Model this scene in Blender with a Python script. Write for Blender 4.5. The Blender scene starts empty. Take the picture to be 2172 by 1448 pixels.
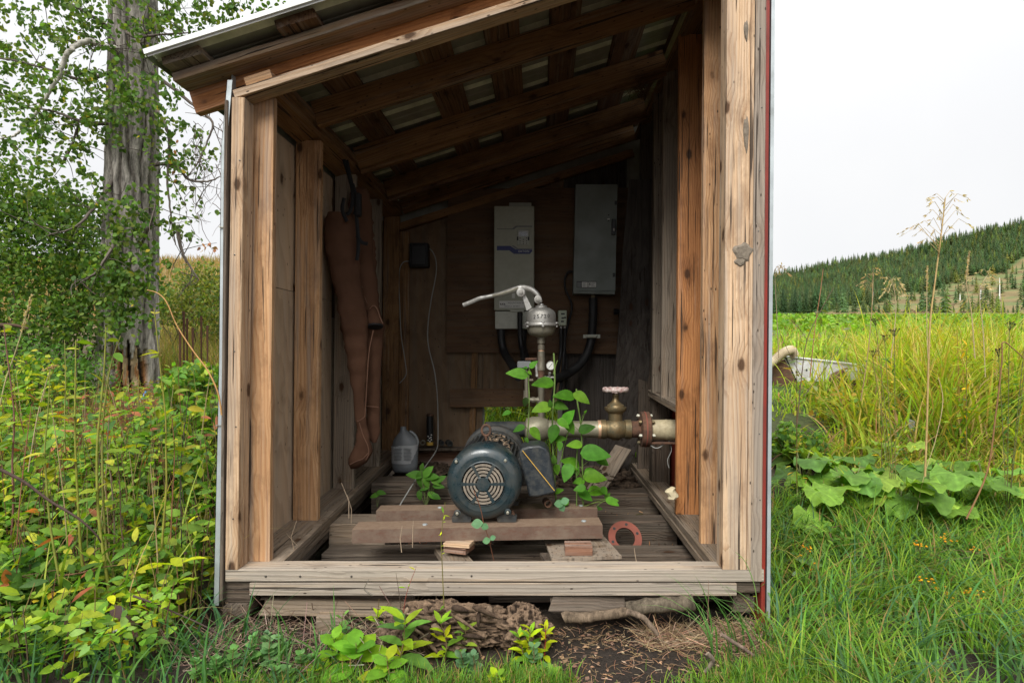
import bpy, math, random
import numpy as np
from mathutils import Vector, Matrix

random.seed(7)
rng = np.random.default_rng(7)
SC = bpy.context.scene
COL = SC.collection
R = math.radians

# ------------------------------------------------------------------ camera
CZ, F0, U0, V0 = 1.27, 1200.0, 1145.0, 745.0
cam = bpy.data.cameras.new("Camera")
cam.sensor_width = 36.0
cam.lens = F0 / 2172.0 * 36.0
cam.shift_x = -(U0 - 1086.0) / 2172.0
cam.shift_y = (V0 - 724.0) / 2172.0
cam.clip_start = 0.05
cam.clip_end = 5000
camo = bpy.data.objects.new("Camera", cam)
camo.location = (0, 0, CZ)
camo.rotation_euler = (R(90), 0, 0)
COL.objects.link(camo)
SC.camera = camo

# ------------------------------------------------------------------ sky, sun, exposure
SUN_EL, SUN_AZ = R(44), R(196)     # high, behind the camera to the left, veiled by cloud
world = bpy.data.worlds.new("World")
SC.world = world
world.use_nodes = True
wn, wl = world.node_tree.nodes, world.node_tree.links
bg = wn["Background"]
sky = wn.new("ShaderNodeTexSky")
sky.sky_type = 'NISHITA'
sky.sun_disc = False
sky.sun_elevation = SUN_EL
sky.sun_rotation = SUN_AZ
hs = wn.new("ShaderNodeHueSaturation")
hs.inputs['Saturation'].default_value = 0.25
tcw = wn.new("ShaderNodeTexCoord")
nzw = wn.new("ShaderNodeTexNoise")
nzw.inputs['Scale'].default_value = 2.2
nzw.inputs['Detail'].default_value = 5
rmp = wn.new("ShaderNodeValToRGB")
rmp.color_ramp.elements[0].position = 0.3
rmp.color_ramp.elements[0].color = (0.90, 0.91, 0.935, 1)
rmp.color_ramp.elements[1].position = 0.75
rmp.color_ramp.elements[1].color = (1, 1, 1, 1)
sc_ = wn.new("ShaderNodeVectorMath"); sc_.operation = 'SCALE'
# overcast sky: the zenith is three times as bright as the horizon
sepw = wn.new("ShaderNodeSeparateXYZ"); wl.new(tcw.outputs['Generated'], sepw.inputs[0])
mx0 = wn.new("ShaderNodeMath"); mx0.operation = 'MAXIMUM'; mx0.inputs[1].default_value = 0.0; wl.new(sepw.outputs[2], mx0.inputs[0])
mad = wn.new("ShaderNodeMath"); mad.operation = 'MULTIPLY_ADD'; mad.inputs[1].default_value = 0.4; mad.inputs[2].default_value = 3.0; wl.new(mx0.outputs[0], mad.inputs[0])
pw = wn.new("ShaderNodeMath"); pw.operation = 'POWER'; pw.inputs[1].default_value = 4.0; wl.new(mx0.outputs[0], pw.inputs[0])
mad0 = mad; mad = wn.new("ShaderNodeMath"); mad.operation = 'MULTIPLY_ADD'; mad.inputs[1].default_value = 11.0; wl.new(pw.outputs[0], mad.inputs[0]); wl.new(mad0.outputs[0], mad.inputs[2])
wl.new(mad.outputs[0], sc_.inputs['Scale'])
mixw = wn.new("ShaderNodeMix"); mixw.data_type = 'RGBA'
mixw.inputs[0].default_value = 0.97
wl.new(sky.outputs[0], hs.inputs['Color'])
wl.new(tcw.outputs['Generated'], nzw.inputs['Vector'])
wl.new(nzw.outputs['Fac'], rmp.inputs[0])
wl.new(rmp.outputs[0], sc_.inputs[0])
wl.new(hs.outputs[0], mixw.inputs[6])
wl.new(sc_.outputs[0], mixw.inputs[7])
wl.new(mixw.outputs[2], bg.inputs['Color'])
bg.inputs['Strength'].default_value = 0.12

sun = bpy.data.lights.new("Sun", 'SUN')
sun.energy = 1.5
sun.angle = R(30)
sun.color = (1.0, 0.97, 0.92)
suno = bpy.data.objects.new("Sun", sun)
sd = Vector((math.sin(SUN_AZ) * math.cos(SUN_EL), math.cos(SUN_AZ) * math.cos(SUN_EL), math.sin(SUN_EL)))
suno.rotation_euler = sd.to_track_quat('Z', 'Y').to_euler()
suno.location = (0, -5, 20)
COL.objects.link(suno)

SC.view_settings.view_transform = 'Standard'
SC.view_settings.look = 'None'
SC.view_settings.gamma = 1
SC.view_settings.exposure = 1.38
SC.render.engine = 'CYCLES'
cy = SC.cycles
cy.use_denoising = True
try:
    cy.denoiser = 'OPENIMAGEDENOISE'
    cy.denoising_input_passes = 'RGB_ALBEDO_NORMAL'
except Exception:
    pass
cy.max_bounces = 7
cy.diffuse_bounces = 4
cy.glossy_bounces = 3
cy.transmission_bounces = 4
cy.transparent_max_bounces = 4
cy.caustics_reflective = False
cy.caustics_refractive = False
cy.sample_clamp_indirect = 6

# ------------------------------------------------------------------ helpers
def P(u, v, d):
    return Vector(((u - U0) / F0 * d, d, CZ - (v - V0) / F0 * d))

WM = {}
def wmat(o):
    return WM.get(o.name, Matrix.Identity(4))

def link(o, M, parent=None):
    COL.objects.link(o)
    WM[o.name] = M
    if parent is not None:
        o.parent = parent
        o.matrix_basis = wmat(parent).inverted() @ M
    else:
        o.matrix_basis = M
    return o

def tag(o, label=None, cat=None, group=None, kind=None):
    if label: o["label"] = label
    if cat: o["category"] = cat
    if group: o["group"] = group
    if kind: o["kind"] = kind
    return o

def thing(name, loc, label, cat, group=None):
    o = bpy.data.objects.new(name, None)
    o.empty_display_size = 0.1
    link(o, Matrix.Translation(Vector(loc)))
    return tag(o, label, cat, group)

def dup(root, M, parent=None, label=None, name=None):
    c = root.copy()
    if name: c.name = name
    COL.objects.link(c)
    c.parent = parent
    if parent is None:
        c.matrix_basis = M
    else:
        c.matrix_basis = root.matrix_basis.copy()
    if label: c["label"] = label
    for ch in list(root.children):
        dup(ch, None, c)
    return c

def quick(name, V, Fq, mat, parent=None, col=None, smooth=False, M=None, mats=None, midx=None):
    """V (n,3); Fq list of arrays with 3 or 4 columns, or list of tuples"""
    V = np.asarray(V, dtype=np.float64)
    if M is None: M = Matrix.Identity(4)
    me = bpy.data.meshes.new(name)
    if isinstance(Fq, np.ndarray): Fq = [Fq]
    if len(Fq) and isinstance(Fq[0], np.ndarray):
        me.vertices.add(len(V))
        me.vertices.foreach_set("co", V.astype(np.float32).ravel())
        nl = sum(f.size for f in Fq); nf = sum(len(f) for f in Fq)
        me.loops.add(nl); me.polygons.add(nf)
        me.loops.foreach_set("vertex_index", np.concatenate([f.ravel() for f in Fq]).astype(np.int32))
        st, cur = [], 0
        for f in Fq:
            k = f.shape[1]
            st.append(cur + np.arange(len(f)) * k); cur += f.size
        me.polygons.foreach_set("loop_start", np.concatenate(st).astype(np.int32))
        me.update(calc_edges=True)
    else:
        me.from_pydata([tuple(v) for v in V], [], [tuple(f) for f in Fq])
        me.update()
    if col is not None:
        a = me.color_attributes.new("Col", 'FLOAT_COLOR', 'POINT')
        c4 = np.ones((len(V), 4), dtype=np.float32); c4[:, :3] = col
        a.data.foreach_set("color", c4.ravel())
    for m in (mats or [mat]): me.materials.append(m)
    if midx is not None:
        me.polygons.foreach_set("material_index", np.asarray(midx, dtype=np.int32))
    if smooth:
        me.polygons.foreach_set("use_smooth", np.ones(len(me.polygons), dtype=bool))
    o = bpy.data.objects.new(name, me)
    return link(o, M, parent)

def frame(z, x=None):
    z = Vector(z).normalized()
    if x is None: x = Vector((1, 0, 0)) if abs(z.x) < 0.9 else Vector((0, 1, 0))
    x = Vector(x); x = (x - z * x.dot(z)).normalized()
    y = z.cross(x)
    return x, y, z

class MB:
    def __init__(s): s.v, s.f, s.m, s.mi = [], [], [], 0
    def _add(s, vs, fs):
        n = len(s.v); s.v += [tuple(v) for v in vs]
        for f in fs: s.f.append(tuple(i + n for i in f)); s.m.append(s.mi)
    def box(s, c, size, axes=None, bev=0.0):
        c = Vector(c); ax = axes or (Vector((1, 0, 0)), Vector((0, 1, 0)), Vector((0, 0, 1)))
        h = [q / 2 for q in size]
        b = min(bev, min(h) * 0.8)
        if b <= 0:
            vs = [c + ax[0] * (i * h[0]) + ax[1] * (j * h[1]) + ax[2] * (k * h[2]) for k in (-1, 1) for j in (-1, 1) for i in (-1, 1)]
            s._add(vs, [(0, 2, 3, 1), (4, 5, 7, 6), (0, 1, 5, 4), (2, 6, 7, 3), (0, 4, 6, 2), (1, 3, 7, 5)])
            return
        # chamfered: ring outlines stacked on axis 2
        def ring(hx, hy, bb, z):
            pts = [(hx - bb, hy), (-(hx - bb), hy), (-hx, hy - bb), (-hx, -(hy - bb)), (-(hx - bb), -hy), (hx - bb, -hy), (hx, -(hy - bb)), (hx, hy - bb)]
            return [c + ax[0] * p[0] + ax[1] * p[1] + ax[2] * z for p in pts]
        rs = [ring(h[0] - b, h[1] - b, b * .5, -h[2]), ring(h[0], h[1], b, -h[2] + b), ring(h[0], h[1], b, h[2] - b), ring(h[0] - b, h[1] - b, b * .5, h[2])]
        vs = [p for r_ in rs for p in r_]
        fs = [tuple(range(7, -1, -1)), tuple(range(24, 32))]
        for k in range(3):
            for i in range(8):
                fs.append((k * 8 + i, k * 8 + (i + 1) % 8, k * 8 + 8 + (i + 1) % 8, k * 8 + 8 + i))
        s._add(vs, fs)
    def tube(s, pts, rad, n=8, cap=True, flat=1.0, up=None):
        pts = [Vector(p) for p in pts]
        if not hasattr(rad, '__len__'): rad = [rad] * len(pts)
        x0 = None; vs = []
        for i, p in enumerate(pts):
            t = (pts[min(i + 1, len(pts) - 1)] - pts[max(i - 1, 0)])
            if t.length < 1e-9: t = Vector((0, 0, 1))
            x, y, z = frame(t, x0 if x0 is not None else up)
            x0 = x
            for k in range(n):
                a = 2 * math.pi * k / n
                vs.append(p + x * (math.cos(a) * rad[i]) + y * (math.sin(a) * rad[i] * flat))
        fs = []
        for i in range(len(pts) - 1):
            for k in range(n):
                fs.append((i * n + k, i * n + (k + 1) % n, (i + 1) * n + (k + 1) % n, (i + 1) * n + k))
        if cap:
            fs.append(tuple(range(n - 1, -1, -1))); fs.append(tuple(range((len(pts) - 1) * n, len(pts) * n)))
        s._add(vs, fs)
    def lathe(s, o, axis, prof, n=24, x=None, a0=0, a1=2 * math.pi):
        """prof: list of (distance along axis, radius)"""
        o = Vector(o); X, Y, Z = frame(axis, x); vs = []
        full = abs((a1 - a0) - 2 * math.pi) < 1e-6
        m = n if full else n + 1
        for (h, r_) in prof:
            for k in range(m):
                a = a0 + (a1 - a0) * k / n
                vs.append(o + Z * h + X * (math.cos(a) * max(r_, 1e-5)) + Y * (math.sin(a) * max(r_, 1e-5)))
        fs = []
        for i in range(len(prof) - 1):
            for k in range(n):
                k2 = (k + 1) % m
                fs.append((i * m + k, i * m + k2, (i + 1) * m + k2, (i + 1) * m + k))
        s._add(vs, fs)
    def prism(s, pts, n_, th):
        """closed 3D outline extruded by th along n_"""
        n_ = Vector(n_).normalized() * th; k = len(pts)
        vs = [Vector(p) for p in pts] + [Vector(p) + n_ for p in pts]
        fs = [tuple(range(k)), tuple(range(2 * k - 1, k - 1, -1))]
        for i in range(k):
            j = (i + 1) % k
            fs.append((i, k + i, k + j, j))
        s._add(vs, fs)
    def loft(s, secs, n=20):
        """secs: (centre, vecA, vecB)"""
        vs = []
        for (c, a, b) in secs:
            for k in range(n):
                t = 2 * math.pi * k / n
                vs.append(Vector(c) + Vector(a) * math.cos(t) + Vector(b) * math.sin(t))
        fs = []
        for i in range(len(secs) - 1):
            for k in range(n):
                fs.append((i * n + k, i * n + (k + 1) % n, (i + 1) * n + (k + 1) % n, (i + 1) * n + k))
        fs.append(tuple(range(n - 1, -1, -1))); fs.append(tuple(range((len(secs) - 1) * n, len(secs) * n)))
        s._add(vs, fs)
    def build(s, name, mat, parent=None, smooth=False, mats=None, angle=None):
        o = quick(name, s.v, s.f, mat, parent, mats=mats, midx=s.m if mats else None)
        bm_fix(o.data)
        if smooth:
            o.data.polygons.foreach_set("use_smooth", np.ones(len(o.data.polygons), dtype=bool))
            sharp_by_angle(o.data, angle or 35)
        return o

import bmesh
def bm_fix(me):
    bm = bmesh.new(); bm.from_mesh(me)
    bmesh.ops.recalc_face_normals(bm, faces=bm.faces)
    bm.to_mesh(me); bm.free()

def sharp_by_angle(me, deg):
    bm = bmesh.new(); bm.from_mesh(me); th = R(deg)
    for e in bm.edges:
        if len(e.link_faces) == 2:
            e.smooth = e.calc_face_angle(0) < th
    bm.to_mesh(me); bm.free()

def spline(pts, n=6):
    """Catmull-Rom through points"""
    pts = [Vector(p) for p in pts]
    out = []
    for i in range(len(pts) - 1):
        p0 = pts[max(i - 1, 0)]; p1 = pts[i]; p2 = pts[i + 1]; p3 = pts[min(i + 2, len(pts) - 1)]
        for k in range(n):
            t = k / n
            out.append(0.5 * ((2 * p1) + (p2 - p0) * t + (2 * p0 - 5 * p1 + 4 * p2 - p3) * t * t + (3 * p1 - p0 - 3 * p2 + p3) * t ** 3))
    out.append(pts[-1])
    return out

def text_geo(body, size, extrude, M, align='CENTER', spacing=1.0):
    cu = bpy.data.curves.new("t", 'FONT')
    cu.body = body; cu.size = size; cu.extrude = extrude; cu.align_x = align; cu.align_y = 'CENTER'
    cu.resolution_u = 2; cu.space_character = spacing
    ob = bpy.data.objects.new("t", cu); COL.objects.link(ob)
    dg = bpy.context.evaluated_depsgraph_get(); dg.update()
    me = bpy.data.meshes.new_from_object(ob.evaluated_get(dg))
    vs = [M @ v.co for v in me.vertices]; fs = [tuple(p.vertices) for p in me.polygons]
    bpy.data.objects.remove(ob); bpy.data.curves.remove(cu); bpy.data.meshes.remove(me)
    return vs, fs

# value noise, vectorised
def _h(ix, iy, iz, s):
    n = (ix.astype(np.int64) * 374761393 + iy.astype(np.int64) * 668265263 + iz.astype(np.int64) * 2147483647 + s * 1274126177) & 0xFFFFFFFF
    n = ((n ^ (n >> 13)) * 1274126177) & 0xFFFFFFFF
    n = (n ^ (n >> 16)) & 0xFFFFFFFF
    return n / 4294967295.0
def vn(x, y, z=0.0, s=0):
    x = np.asarray(x, float); y = np.asarray(y, float); z = np.asarray(z, float) + 0 * x
    ix, iy, iz = np.floor(x), np.floor(y), np.floor(z)
    fx, fy, fz = x - ix, y - iy, z - iz
    fx = fx * fx * (3 - 2 * fx); fy = fy * fy * (3 - 2 * fy); fz = fz * fz * (3 - 2 * fz)
    def c(a, b, g): return _h(ix + a, iy + b, iz + g, s)
    a = (c(0, 0, 0) * (1 - fx) + c(1, 0, 0) * fx) * (1 - fy) + (c(0, 1, 0) * (1 - fx) + c(1, 1, 0) * fx) * fy
    b = (c(0, 0, 1) * (1 - fx) + c(1, 0, 1) * fx) * (1 - fy) + (c(0, 1, 1) * (1 - fx) + c(1, 1, 1) * fx) * fy
    return a * (1 - fz) + b * fz
def fbm(x, y, z=0.0, s=0, o=4):
    r_, a, t = 0, 0.5, 0
    for k in range(o):
        r_ = r_ + a * vn(np.asarray(x) * 2 ** k, np.asarray(y) * 2 ** k, np.asarray(z) * 2 ** k, s + k); t += a; a *= .5
    return r_ / t
def sstep(a, b, x):
    t = np.clip((x - a) / (b - a), 0, 1); return t * t * (3 - 2 * t)

# ------------------------------------------------------------------ materials
class NT:
    def __init__(s, name):
        s.m = bpy.data.materials.new(name); s.m.use_nodes = True
        s.t = s.m.node_tree; s.N = s.t.nodes; s.L = s.t.links
        s.b = s.N["Principled BSDF"]; s.out = s.N["Material Output"]
    def n(s, typ, **kw):
        nd = s.N.new("ShaderNode" + typ)
        for k, v in kw.items(): setattr(nd, k, v)
        return nd
    def val(s, sock, v):
        if hasattr(v, 'is_output') or isinstance(v, bpy.types.NodeSocket): s.L.new(v, sock)
        else: sock.default_value = v
    def math(s, op, a, b=None, c=None, clamp=False):
        nd = s.n("Math", operation=op, use_clamp=clamp)
        s.val(nd.inputs[0], a)
        if b is not None: s.val(nd.inputs[1], b)
        if c is not None: s.val(nd.inputs[2], c)
        return nd.outputs[0]
    def vmul(s, v, k):
        nd = s.n("VectorMath", operation='MULTIPLY'); s.val(nd.inputs[0], v); s.val(nd.inputs[1], k); return nd.outputs[0]
    def vadd(s, v, k):
        nd = s.n("VectorMath", operation='ADD'); s.val(nd.inputs[0], v); s.val(nd.inputs[1], k); return nd.outputs[0]
    def noise(s, vec, scale, detail=3, rough=0.55):
        nd = s.n("TexNoise"); s.L.new(vec, nd.inputs['Vector'])
        nd.inputs['Scale'].default_value = scale; nd.inputs['Detail'].default_value = detail; nd.inputs['Roughness'].default_value = rough
        return nd.outputs['Fac']
    def vor(s, vec, scale, out='Distance', feat='F1'):
        nd = s.n("TexVoronoi", feature=feat); s.L.new(vec, nd.inputs['Vector']); nd.inputs['Scale'].default_value = scale
        return nd.outputs[out]
    def ramp(s, fac, stops):
        nd = s.n("ValToRGB"); s.L.new(fac, nd.inputs[0]); e = nd.color_ramp.elements
        while len(e) < len(stops): e.new(0.5)
        for i, (p, c) in enumerate(stops):
            e[i].position = p
            e[i].color = (c, c, c, 1) if not hasattr(c, '__len__') else (*c, 1)
        return nd.outputs[0]
    def mix(s, f, a, b, blend='MIX'):
        nd = s.n("Mix", data_type='RGBA', blend_type=blend)
        s.val(nd.inputs[0], f)
        for i, q in ((6, a), (7, b)):
            if isinstance(q, bpy.types.NodeSocket): s.L.new(q, nd.inputs[i])
            else: nd.inputs[i].default_value = (*q, 1)
        return nd.outputs[2]
    def coord(s, k='Object'):
        return s.n("TexCoord").outputs[k]
    def bump(s, h, strength=0.3, dist=0.01):
        nd = s.n("Bump"); s.L.new(h, nd.inputs['Height']); nd.inputs['Strength'].default_value = strength; nd.inputs['Distance'].default_value = dist
        s.L.new(nd.outputs[0], s.b.inputs['Normal'])
    def set(s, **kw):
        for k, v in kw.items():
            k = {'color': 'Base Color', 'rough': 'Roughness', 'metal': 'Metallic', 'spec': 'Specular IOR Level', 'coat': 'Coat Weight'}[k]
            if isinstance(v, bpy.types.NodeSocket): s.L.new(v, s.b.inputs[k])
            elif hasattr(v, '__len__'): s.b.inputs[k].default_value = (*v, 1)
            else: s.b.inputs[k].default_value = v
        return s

def wood(name, light, dark, grey=(0.33, 0.29, 0.25), weather=0.3, ring=0.016, knots=1.0, stain=0.5, tilt=0.25, fib=0.5, moss=0.0, bumpd=0.004, rough=0.8, rc=0.5, crk=1.0, drift=1.0):
    """sawn timber: growth rings round a pith outside the board, length along local z"""
    s = NT(name); co = s.coord()
    rnd = s.n("ObjectInfo").outputs['Random']
    comb = s.n("CombineXYZ")
    s.val(comb.inputs[0], s.math('MULTIPLY_ADD', rnd, 0.16, -0.13)); s.val(comb.inputs[1], s.math('MULTIPLY_ADD', s.math('FRACT', s.math('MULTIPLY', rnd, 17.3)), 0.12, 0.02))
    s.val(comb.inputs[2], s.math('MULTIPLY', rnd, 31.0))
    p = s.vadd(co, comb.outputs[0])
    wob = s.noise(s.vmul(p, (5, 5, 3)), 1.0, 2)
    # knots
    kv = s.vmul(p, (10.0, 10.0, 5.2))
    kd = s.math('ADD', s.vor(kv, 1.0), s.math('MULTIPLY', s.math('SUBTRACT', s.noise(s.vmul(p, (70, 70, 50)), 1.0, 2), .5), .10))
    kr = s.vor(kv, 1.0, 'Color')
    sep = s.n("SeparateColor"); s.L.new(kr, sep.inputs[0])
    ksel = s.math('GREATER_THAN', sep.outputs[0], 1 - 0.42 * knots)
    kn = s.math('MULTIPLY', s.ramp(kd, [(0.12, 1.0), (0.21, 0.0)]), ksel)
    halo = s.math('MULTIPLY', s.ramp(kd, [(0.05, 1.0), (0.6, 0.0)]), ksel)
    # rings
    sx = s.n("SeparateXYZ"); s.L.new(p, sx.inputs[0])
    x2 = s.math('ADD', sx.outputs[0], s.math('MULTIPLY', sx.outputs[2], tilt * 0.03))
    r2 = s.math('ADD', s.math('MULTIPLY', x2, x2), s.math('MULTIPLY', sx.outputs[1], sx.outputs[1]))
    r_ = s.math('SQRT', r2)
    warp = s.noise(s.vmul(p, (5.5, 5.5, 0.7)), 1.0, 2)
    r_ = s.math('ADD', r_, s.math('MULTIPLY', warp, 0.085))
    r_ = s.math('ADD', r_, s.math('MULTIPLY', halo, 0.03))
    ph = s.math('FRACT', s.math('DIVIDE', r_, ring))
    rg = s.ramp(ph, [(0.0, 0.05), (0.5, 0.25), (0.82, 1.0), (0.95, 0.95), (1.0, 0.05)])
    fb = s.noise(s.vmul(p, (150, 150, 2.5)), 1.0, 4, 0.75)
    fac = s.math('ADD', s.math('MULTIPLY', rg, rc), s.math('MULTIPLY', s.math('SUBTRACT', fb, 0.42), fib * 2.7), clamp=True)
    c = s.mix(fac, light, dark)
    # broad colour drift along the board
    big = s.noise(s.vmul(p, (11, 11, 1.2)), 1.0, 5, 0.65)
    c = s.mix(s.ramp(big, [(0.42, 0.0), (0.72, 0.65 * drift)]), c, tuple(q * 0.6 for q in dark))
    dz = s.noise(s.vmul(p, (9, 9, 4.5)), 1.0, 5, 0.7)
    c = s.mix(s.ramp(dz, [(0.50, 0.0), (0.66, 0.5 * drift)]), c, tuple(q * 0.45 + .01 for q in dark))
    # weathering to grey in streaks
    wz = s.noise(s.vmul(p, (26, 26, 0.8)), 1.0, 5, 0.7)
    wf = s.ramp(wz, [(max(0.0, 0.60 - weather * 0.45), 0.0), (min(1.0, 0.74 - weather * 0.3), min(1.0, 0.4 + weather * .6))])
    c = s.mix(wf, c, s.mix(fac, grey, tuple(q * 0.5 for q in grey)))
    # knots and dark stain streaks
    c = s.mix(s.math('MULTIPLY', halo, 0.45), c, tuple(q * 0.55 for q in dark))
    c = s.mix(s.math('MULTIPLY', kn, 0.9), c, (0.055, 0.024, 0.010))
    st = s.noise(s.vmul(p, (34, 34, 1.7)), 1.0, 4, 0.65)
    c = s.mix(s.ramp(st, [(0.60, 0.0), (0.72, stain)]), c, (0.045, 0.033, 0.025))
    # nail holes and specks
    sp = s.vor(s.vmul(p, (34, 34, 15)), 1.0)
    spc = s.n("SeparateColor"); s.L.new(s.vor(s.vmul(p, (34, 34, 15)), 1.0, 'Color'), spc.inputs[0])
    c = s.mix(s.math('MULTIPLY', s.ramp(sp, [(0.08, 0.9), (0.15, 0.0)]), s.math('GREATER_THAN', spc.outputs[1], 0.58)), c, (0.03, 0.018, 0.012))
    # checks (cracks)
    ck = s.noise(s.vmul(p, (75, 75, 1.6)), 1.0, 2, 0.5)
    ckf = s.ramp(ck, [(0.64, 0.0), (0.67, 0.9 * crk)])
    c = s.mix(ckf, c, (0.035, 0.024, 0.017))
    if moss > 0:
        mz = s.noise(s.coord(), 5.0, 4)
        c = s.mix(s.ramp(mz, [(0.45, 0.0), (0.65, moss)]), c, (0.10, 0.12, 0.045))
    hv = s.n("HueSaturation"); s.L.new(c, hv.inputs['Color'])
    s.val(hv.inputs['Value'], s.math('MULTIPLY_ADD', s.math('FRACT', s.math('MULTIPLY', rnd, 7.7)), 0.3, 0.85))
    s.set(color=hv.outputs[0], rough=rough, spec=0.25)
    hgt = s.math('SUBTRACT', s.math('ADD', s.math('MULTIPLY', fb, 0.9), s.math('MULTIPLY', rg, 0.35)), s.math('ADD', s.math('MULTIPLY', ckf, 1.8), s.math('MULTIPLY', kn, .3)))
    s.bump(hgt, 0.8, bumpd)
    return s.m

W_pale = wood("weathered pale lumber", (0.68, 0.495, 0.32), (0.42, 0.235, 0.12), grey=(0.40, 0.335, 0.27), weather=0.4, stain=0.8)
W_sill = wood("weathered sill lumber", (0.52, 0.395, 0.27), (0.32, 0.225, 0.145), grey=(0.34, 0.30, 0.25), weather=0.75, stain=0.5, knots=0.5)
W_tan = wood("tan stud lumber", (0.57, 0.35, 0.185), (0.35, 0.165, 0.068), weather=0.25, stain=0.6)
W_orange = wood("orange stud lumber", (0.60, 0.275, 0.105), (0.34, 0.125, 0.04), weather=0.08, stain=0.6, knots=1.2, rough=0.55)
W_brown = wood("aged rafter lumber", (0.33, 0.185, 0.082), (0.18, 0.088, 0.036), weather=0.15, stain=0.6)
W_umber = wood("dark purlin boards", (0.22, 0.125, 0.068), (0.12, 0.062, 0.034), weather=0.2, stain=0.6, ring=0.02)
W_grey = wood("grey stud lumber", (0.37, 0.27, 0.18), (0.19, 0.125, 0.08), grey=(0.28, 0.232, 0.18), weather=0.8, stain=0.7)
W_rot = wood("rotten dark timber", (0.145, 0.10, 0.068), (0.065, 0.043, 0.029), grey=(0.16, 0.132, 0.103), weather=0.6, stain=0.9, fib=0.7, bumpd=0.012)
W_plank = wood("dusty plank", (0.32, 0.235, 0.155), (0.16, 0.11, 0.068), grey=(0.27, 0.22, 0.17), weather=0.6, stain=0.6)
W_facia = wood("mossy facia board", (0.42, 0.28, 0.17), (0.22, 0.125, 0.065), weather=0.5, stain=0.7, moss=0.25)
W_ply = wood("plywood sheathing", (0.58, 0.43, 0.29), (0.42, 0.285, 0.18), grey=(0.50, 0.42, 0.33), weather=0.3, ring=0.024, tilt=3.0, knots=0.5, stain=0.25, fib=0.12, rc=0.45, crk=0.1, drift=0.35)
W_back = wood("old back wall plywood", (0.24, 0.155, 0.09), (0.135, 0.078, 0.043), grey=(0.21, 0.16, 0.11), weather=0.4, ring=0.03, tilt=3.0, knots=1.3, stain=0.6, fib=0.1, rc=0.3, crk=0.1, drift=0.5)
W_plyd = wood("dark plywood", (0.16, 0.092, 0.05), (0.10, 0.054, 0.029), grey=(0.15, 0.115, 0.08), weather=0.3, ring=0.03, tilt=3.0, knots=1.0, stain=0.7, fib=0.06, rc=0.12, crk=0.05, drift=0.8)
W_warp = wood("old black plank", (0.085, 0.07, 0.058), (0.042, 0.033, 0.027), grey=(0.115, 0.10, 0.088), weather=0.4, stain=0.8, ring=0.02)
W_outer = wood("grey streaked outer lumber", (0.50, 0.37, 0.25), (0.30, 0.19, 0.115), grey=(0.31, 0.265, 0.22), weather=0.75, stain=0.95)
W_block = wood("reddish block wood", (0.30, 0.16, 0.10), (0.19, 0.085, 0.05), weather=0.3, stain=0.6)

def simple(name, col, rough=0.5, metal=0.0, var=0.15, vscale=8.0, dirt=None, dirtamt=0.4, dscale=5.0, bump=0.0, bscale=60.0, spec=0.5, coat=0.0):
    s = NT(name); co = s.coord()
    nz = s.noise(co, vscale, 4)
    c = s.mix(s.ramp(nz, [(0.3, 0.0), (0.7, 1.0)]), tuple(q * (1 - var) for q in col), tuple(min(1, q * (1 + var)) for q in col))
    if dirt:
        dz = s.noise(co, dscale, 6, 0.7)
        fac = s.ramp(dz, [(0.5 - 0.2 * dirtamt, 0.0), (0.72, min(1, dirtamt * 1.3))])
        c = s.mix(fac, c, dirt)
        s.set(rough=s.ramp(dz, [(0.4, rough), (0.7, min(1, rough + 0.35))]))
    else:
        s.set(rough=rough)
    s.set(color=c, metal=metal, spec=spec, coat=coat)
    if bump > 0:
        s.bump(s.noise(co, bscale, 4, 0.65), bump, 0.004)
    return s.m

M_galv = simple("galvanised trim", (0.42, 0.46, 0.47), 0.5, 0.6, dirt=(0.25, 0.26, 0.24), dirtamt=0.3)
M_whitemetal = simple("white painted steel", (0.72, 0.73, 0.72), 0.45, 0.0, var=0.05, dirt=(0.4, 0.4, 0.36), dirtamt=0.25)
M_red = simple("red painted siding", (0.25, 0.028, 0.017), 0.5, 0.0, dirt=(0.12, 0.03, 0.02), dirtamt=0.5)
M_roofflat = simple("shade toned roof underside", (0.30, 0.30, 0.25), 0.6, 0.0, dirt=(0.17, 0.165, 0.13), dirtamt=0.5)  # darker copy of the underside: shade painted into the pan colour
M_roofrib = simple("lit pale green roof underside", (0.80, 0.83, 0.66), 0.5, 0.0, dirt=(0.2, 0.22, 0.13), dirtamt=0.4)  # paler copy: light caught by the ribs is painted into the colour
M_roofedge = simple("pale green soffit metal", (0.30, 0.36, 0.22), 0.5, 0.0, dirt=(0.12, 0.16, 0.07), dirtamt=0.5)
M_vfd = simple("beige enamel", (0.40, 0.405, 0.325), 0.5, 0.0, var=0.05, vscale=30, dirt=(0.33, 0.33, 0.26), dirtamt=0.35, dscale=14)
M_vfd2 = simple("pale enamel", (0.56, 0.57, 0.49), 0.5, 0.0, var=0.05, dirt=(0.3, 0.3, 0.25), dirtamt=0.3, dscale=20)
M_disc = simple("grey green enamel", (0.20, 0.225, 0.205), 0.45, 0.0, var=0.05, dirt=(0.15, 0.165, 0.14), dirtamt=0.4)
M_black = simple("black plastic", (0.012, 0.012, 0.013), 0.4)
M_rubber = simple("black conduit", (0.014, 0.014, 0.015), 0.5, dirt=(0.06, 0.055, 0.045), dirtamt=0.25)
M_blue = simple("navy blue print", (0.012, 0.02, 0.13), 0.5, var=0.03)
M_greyp = simple("grey print", (0.16, 0.17, 0.17), 0.5, var=0.03)
M_white = simple("white paper label", (0.68, 0.68, 0.64), 0.6, var=0.04)
M_ink = simple("black ink", (0.02, 0.02, 0.022), 0.6, var=0.02)
M_screw = simple("dull screw", (0.38, 0.37, 0.30), 0.4, 0.7)
M_glass = simple("display glass", (0.42, 0.45, 0.5), 0.12, 0.0, var=0.6, vscale=120)
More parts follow.
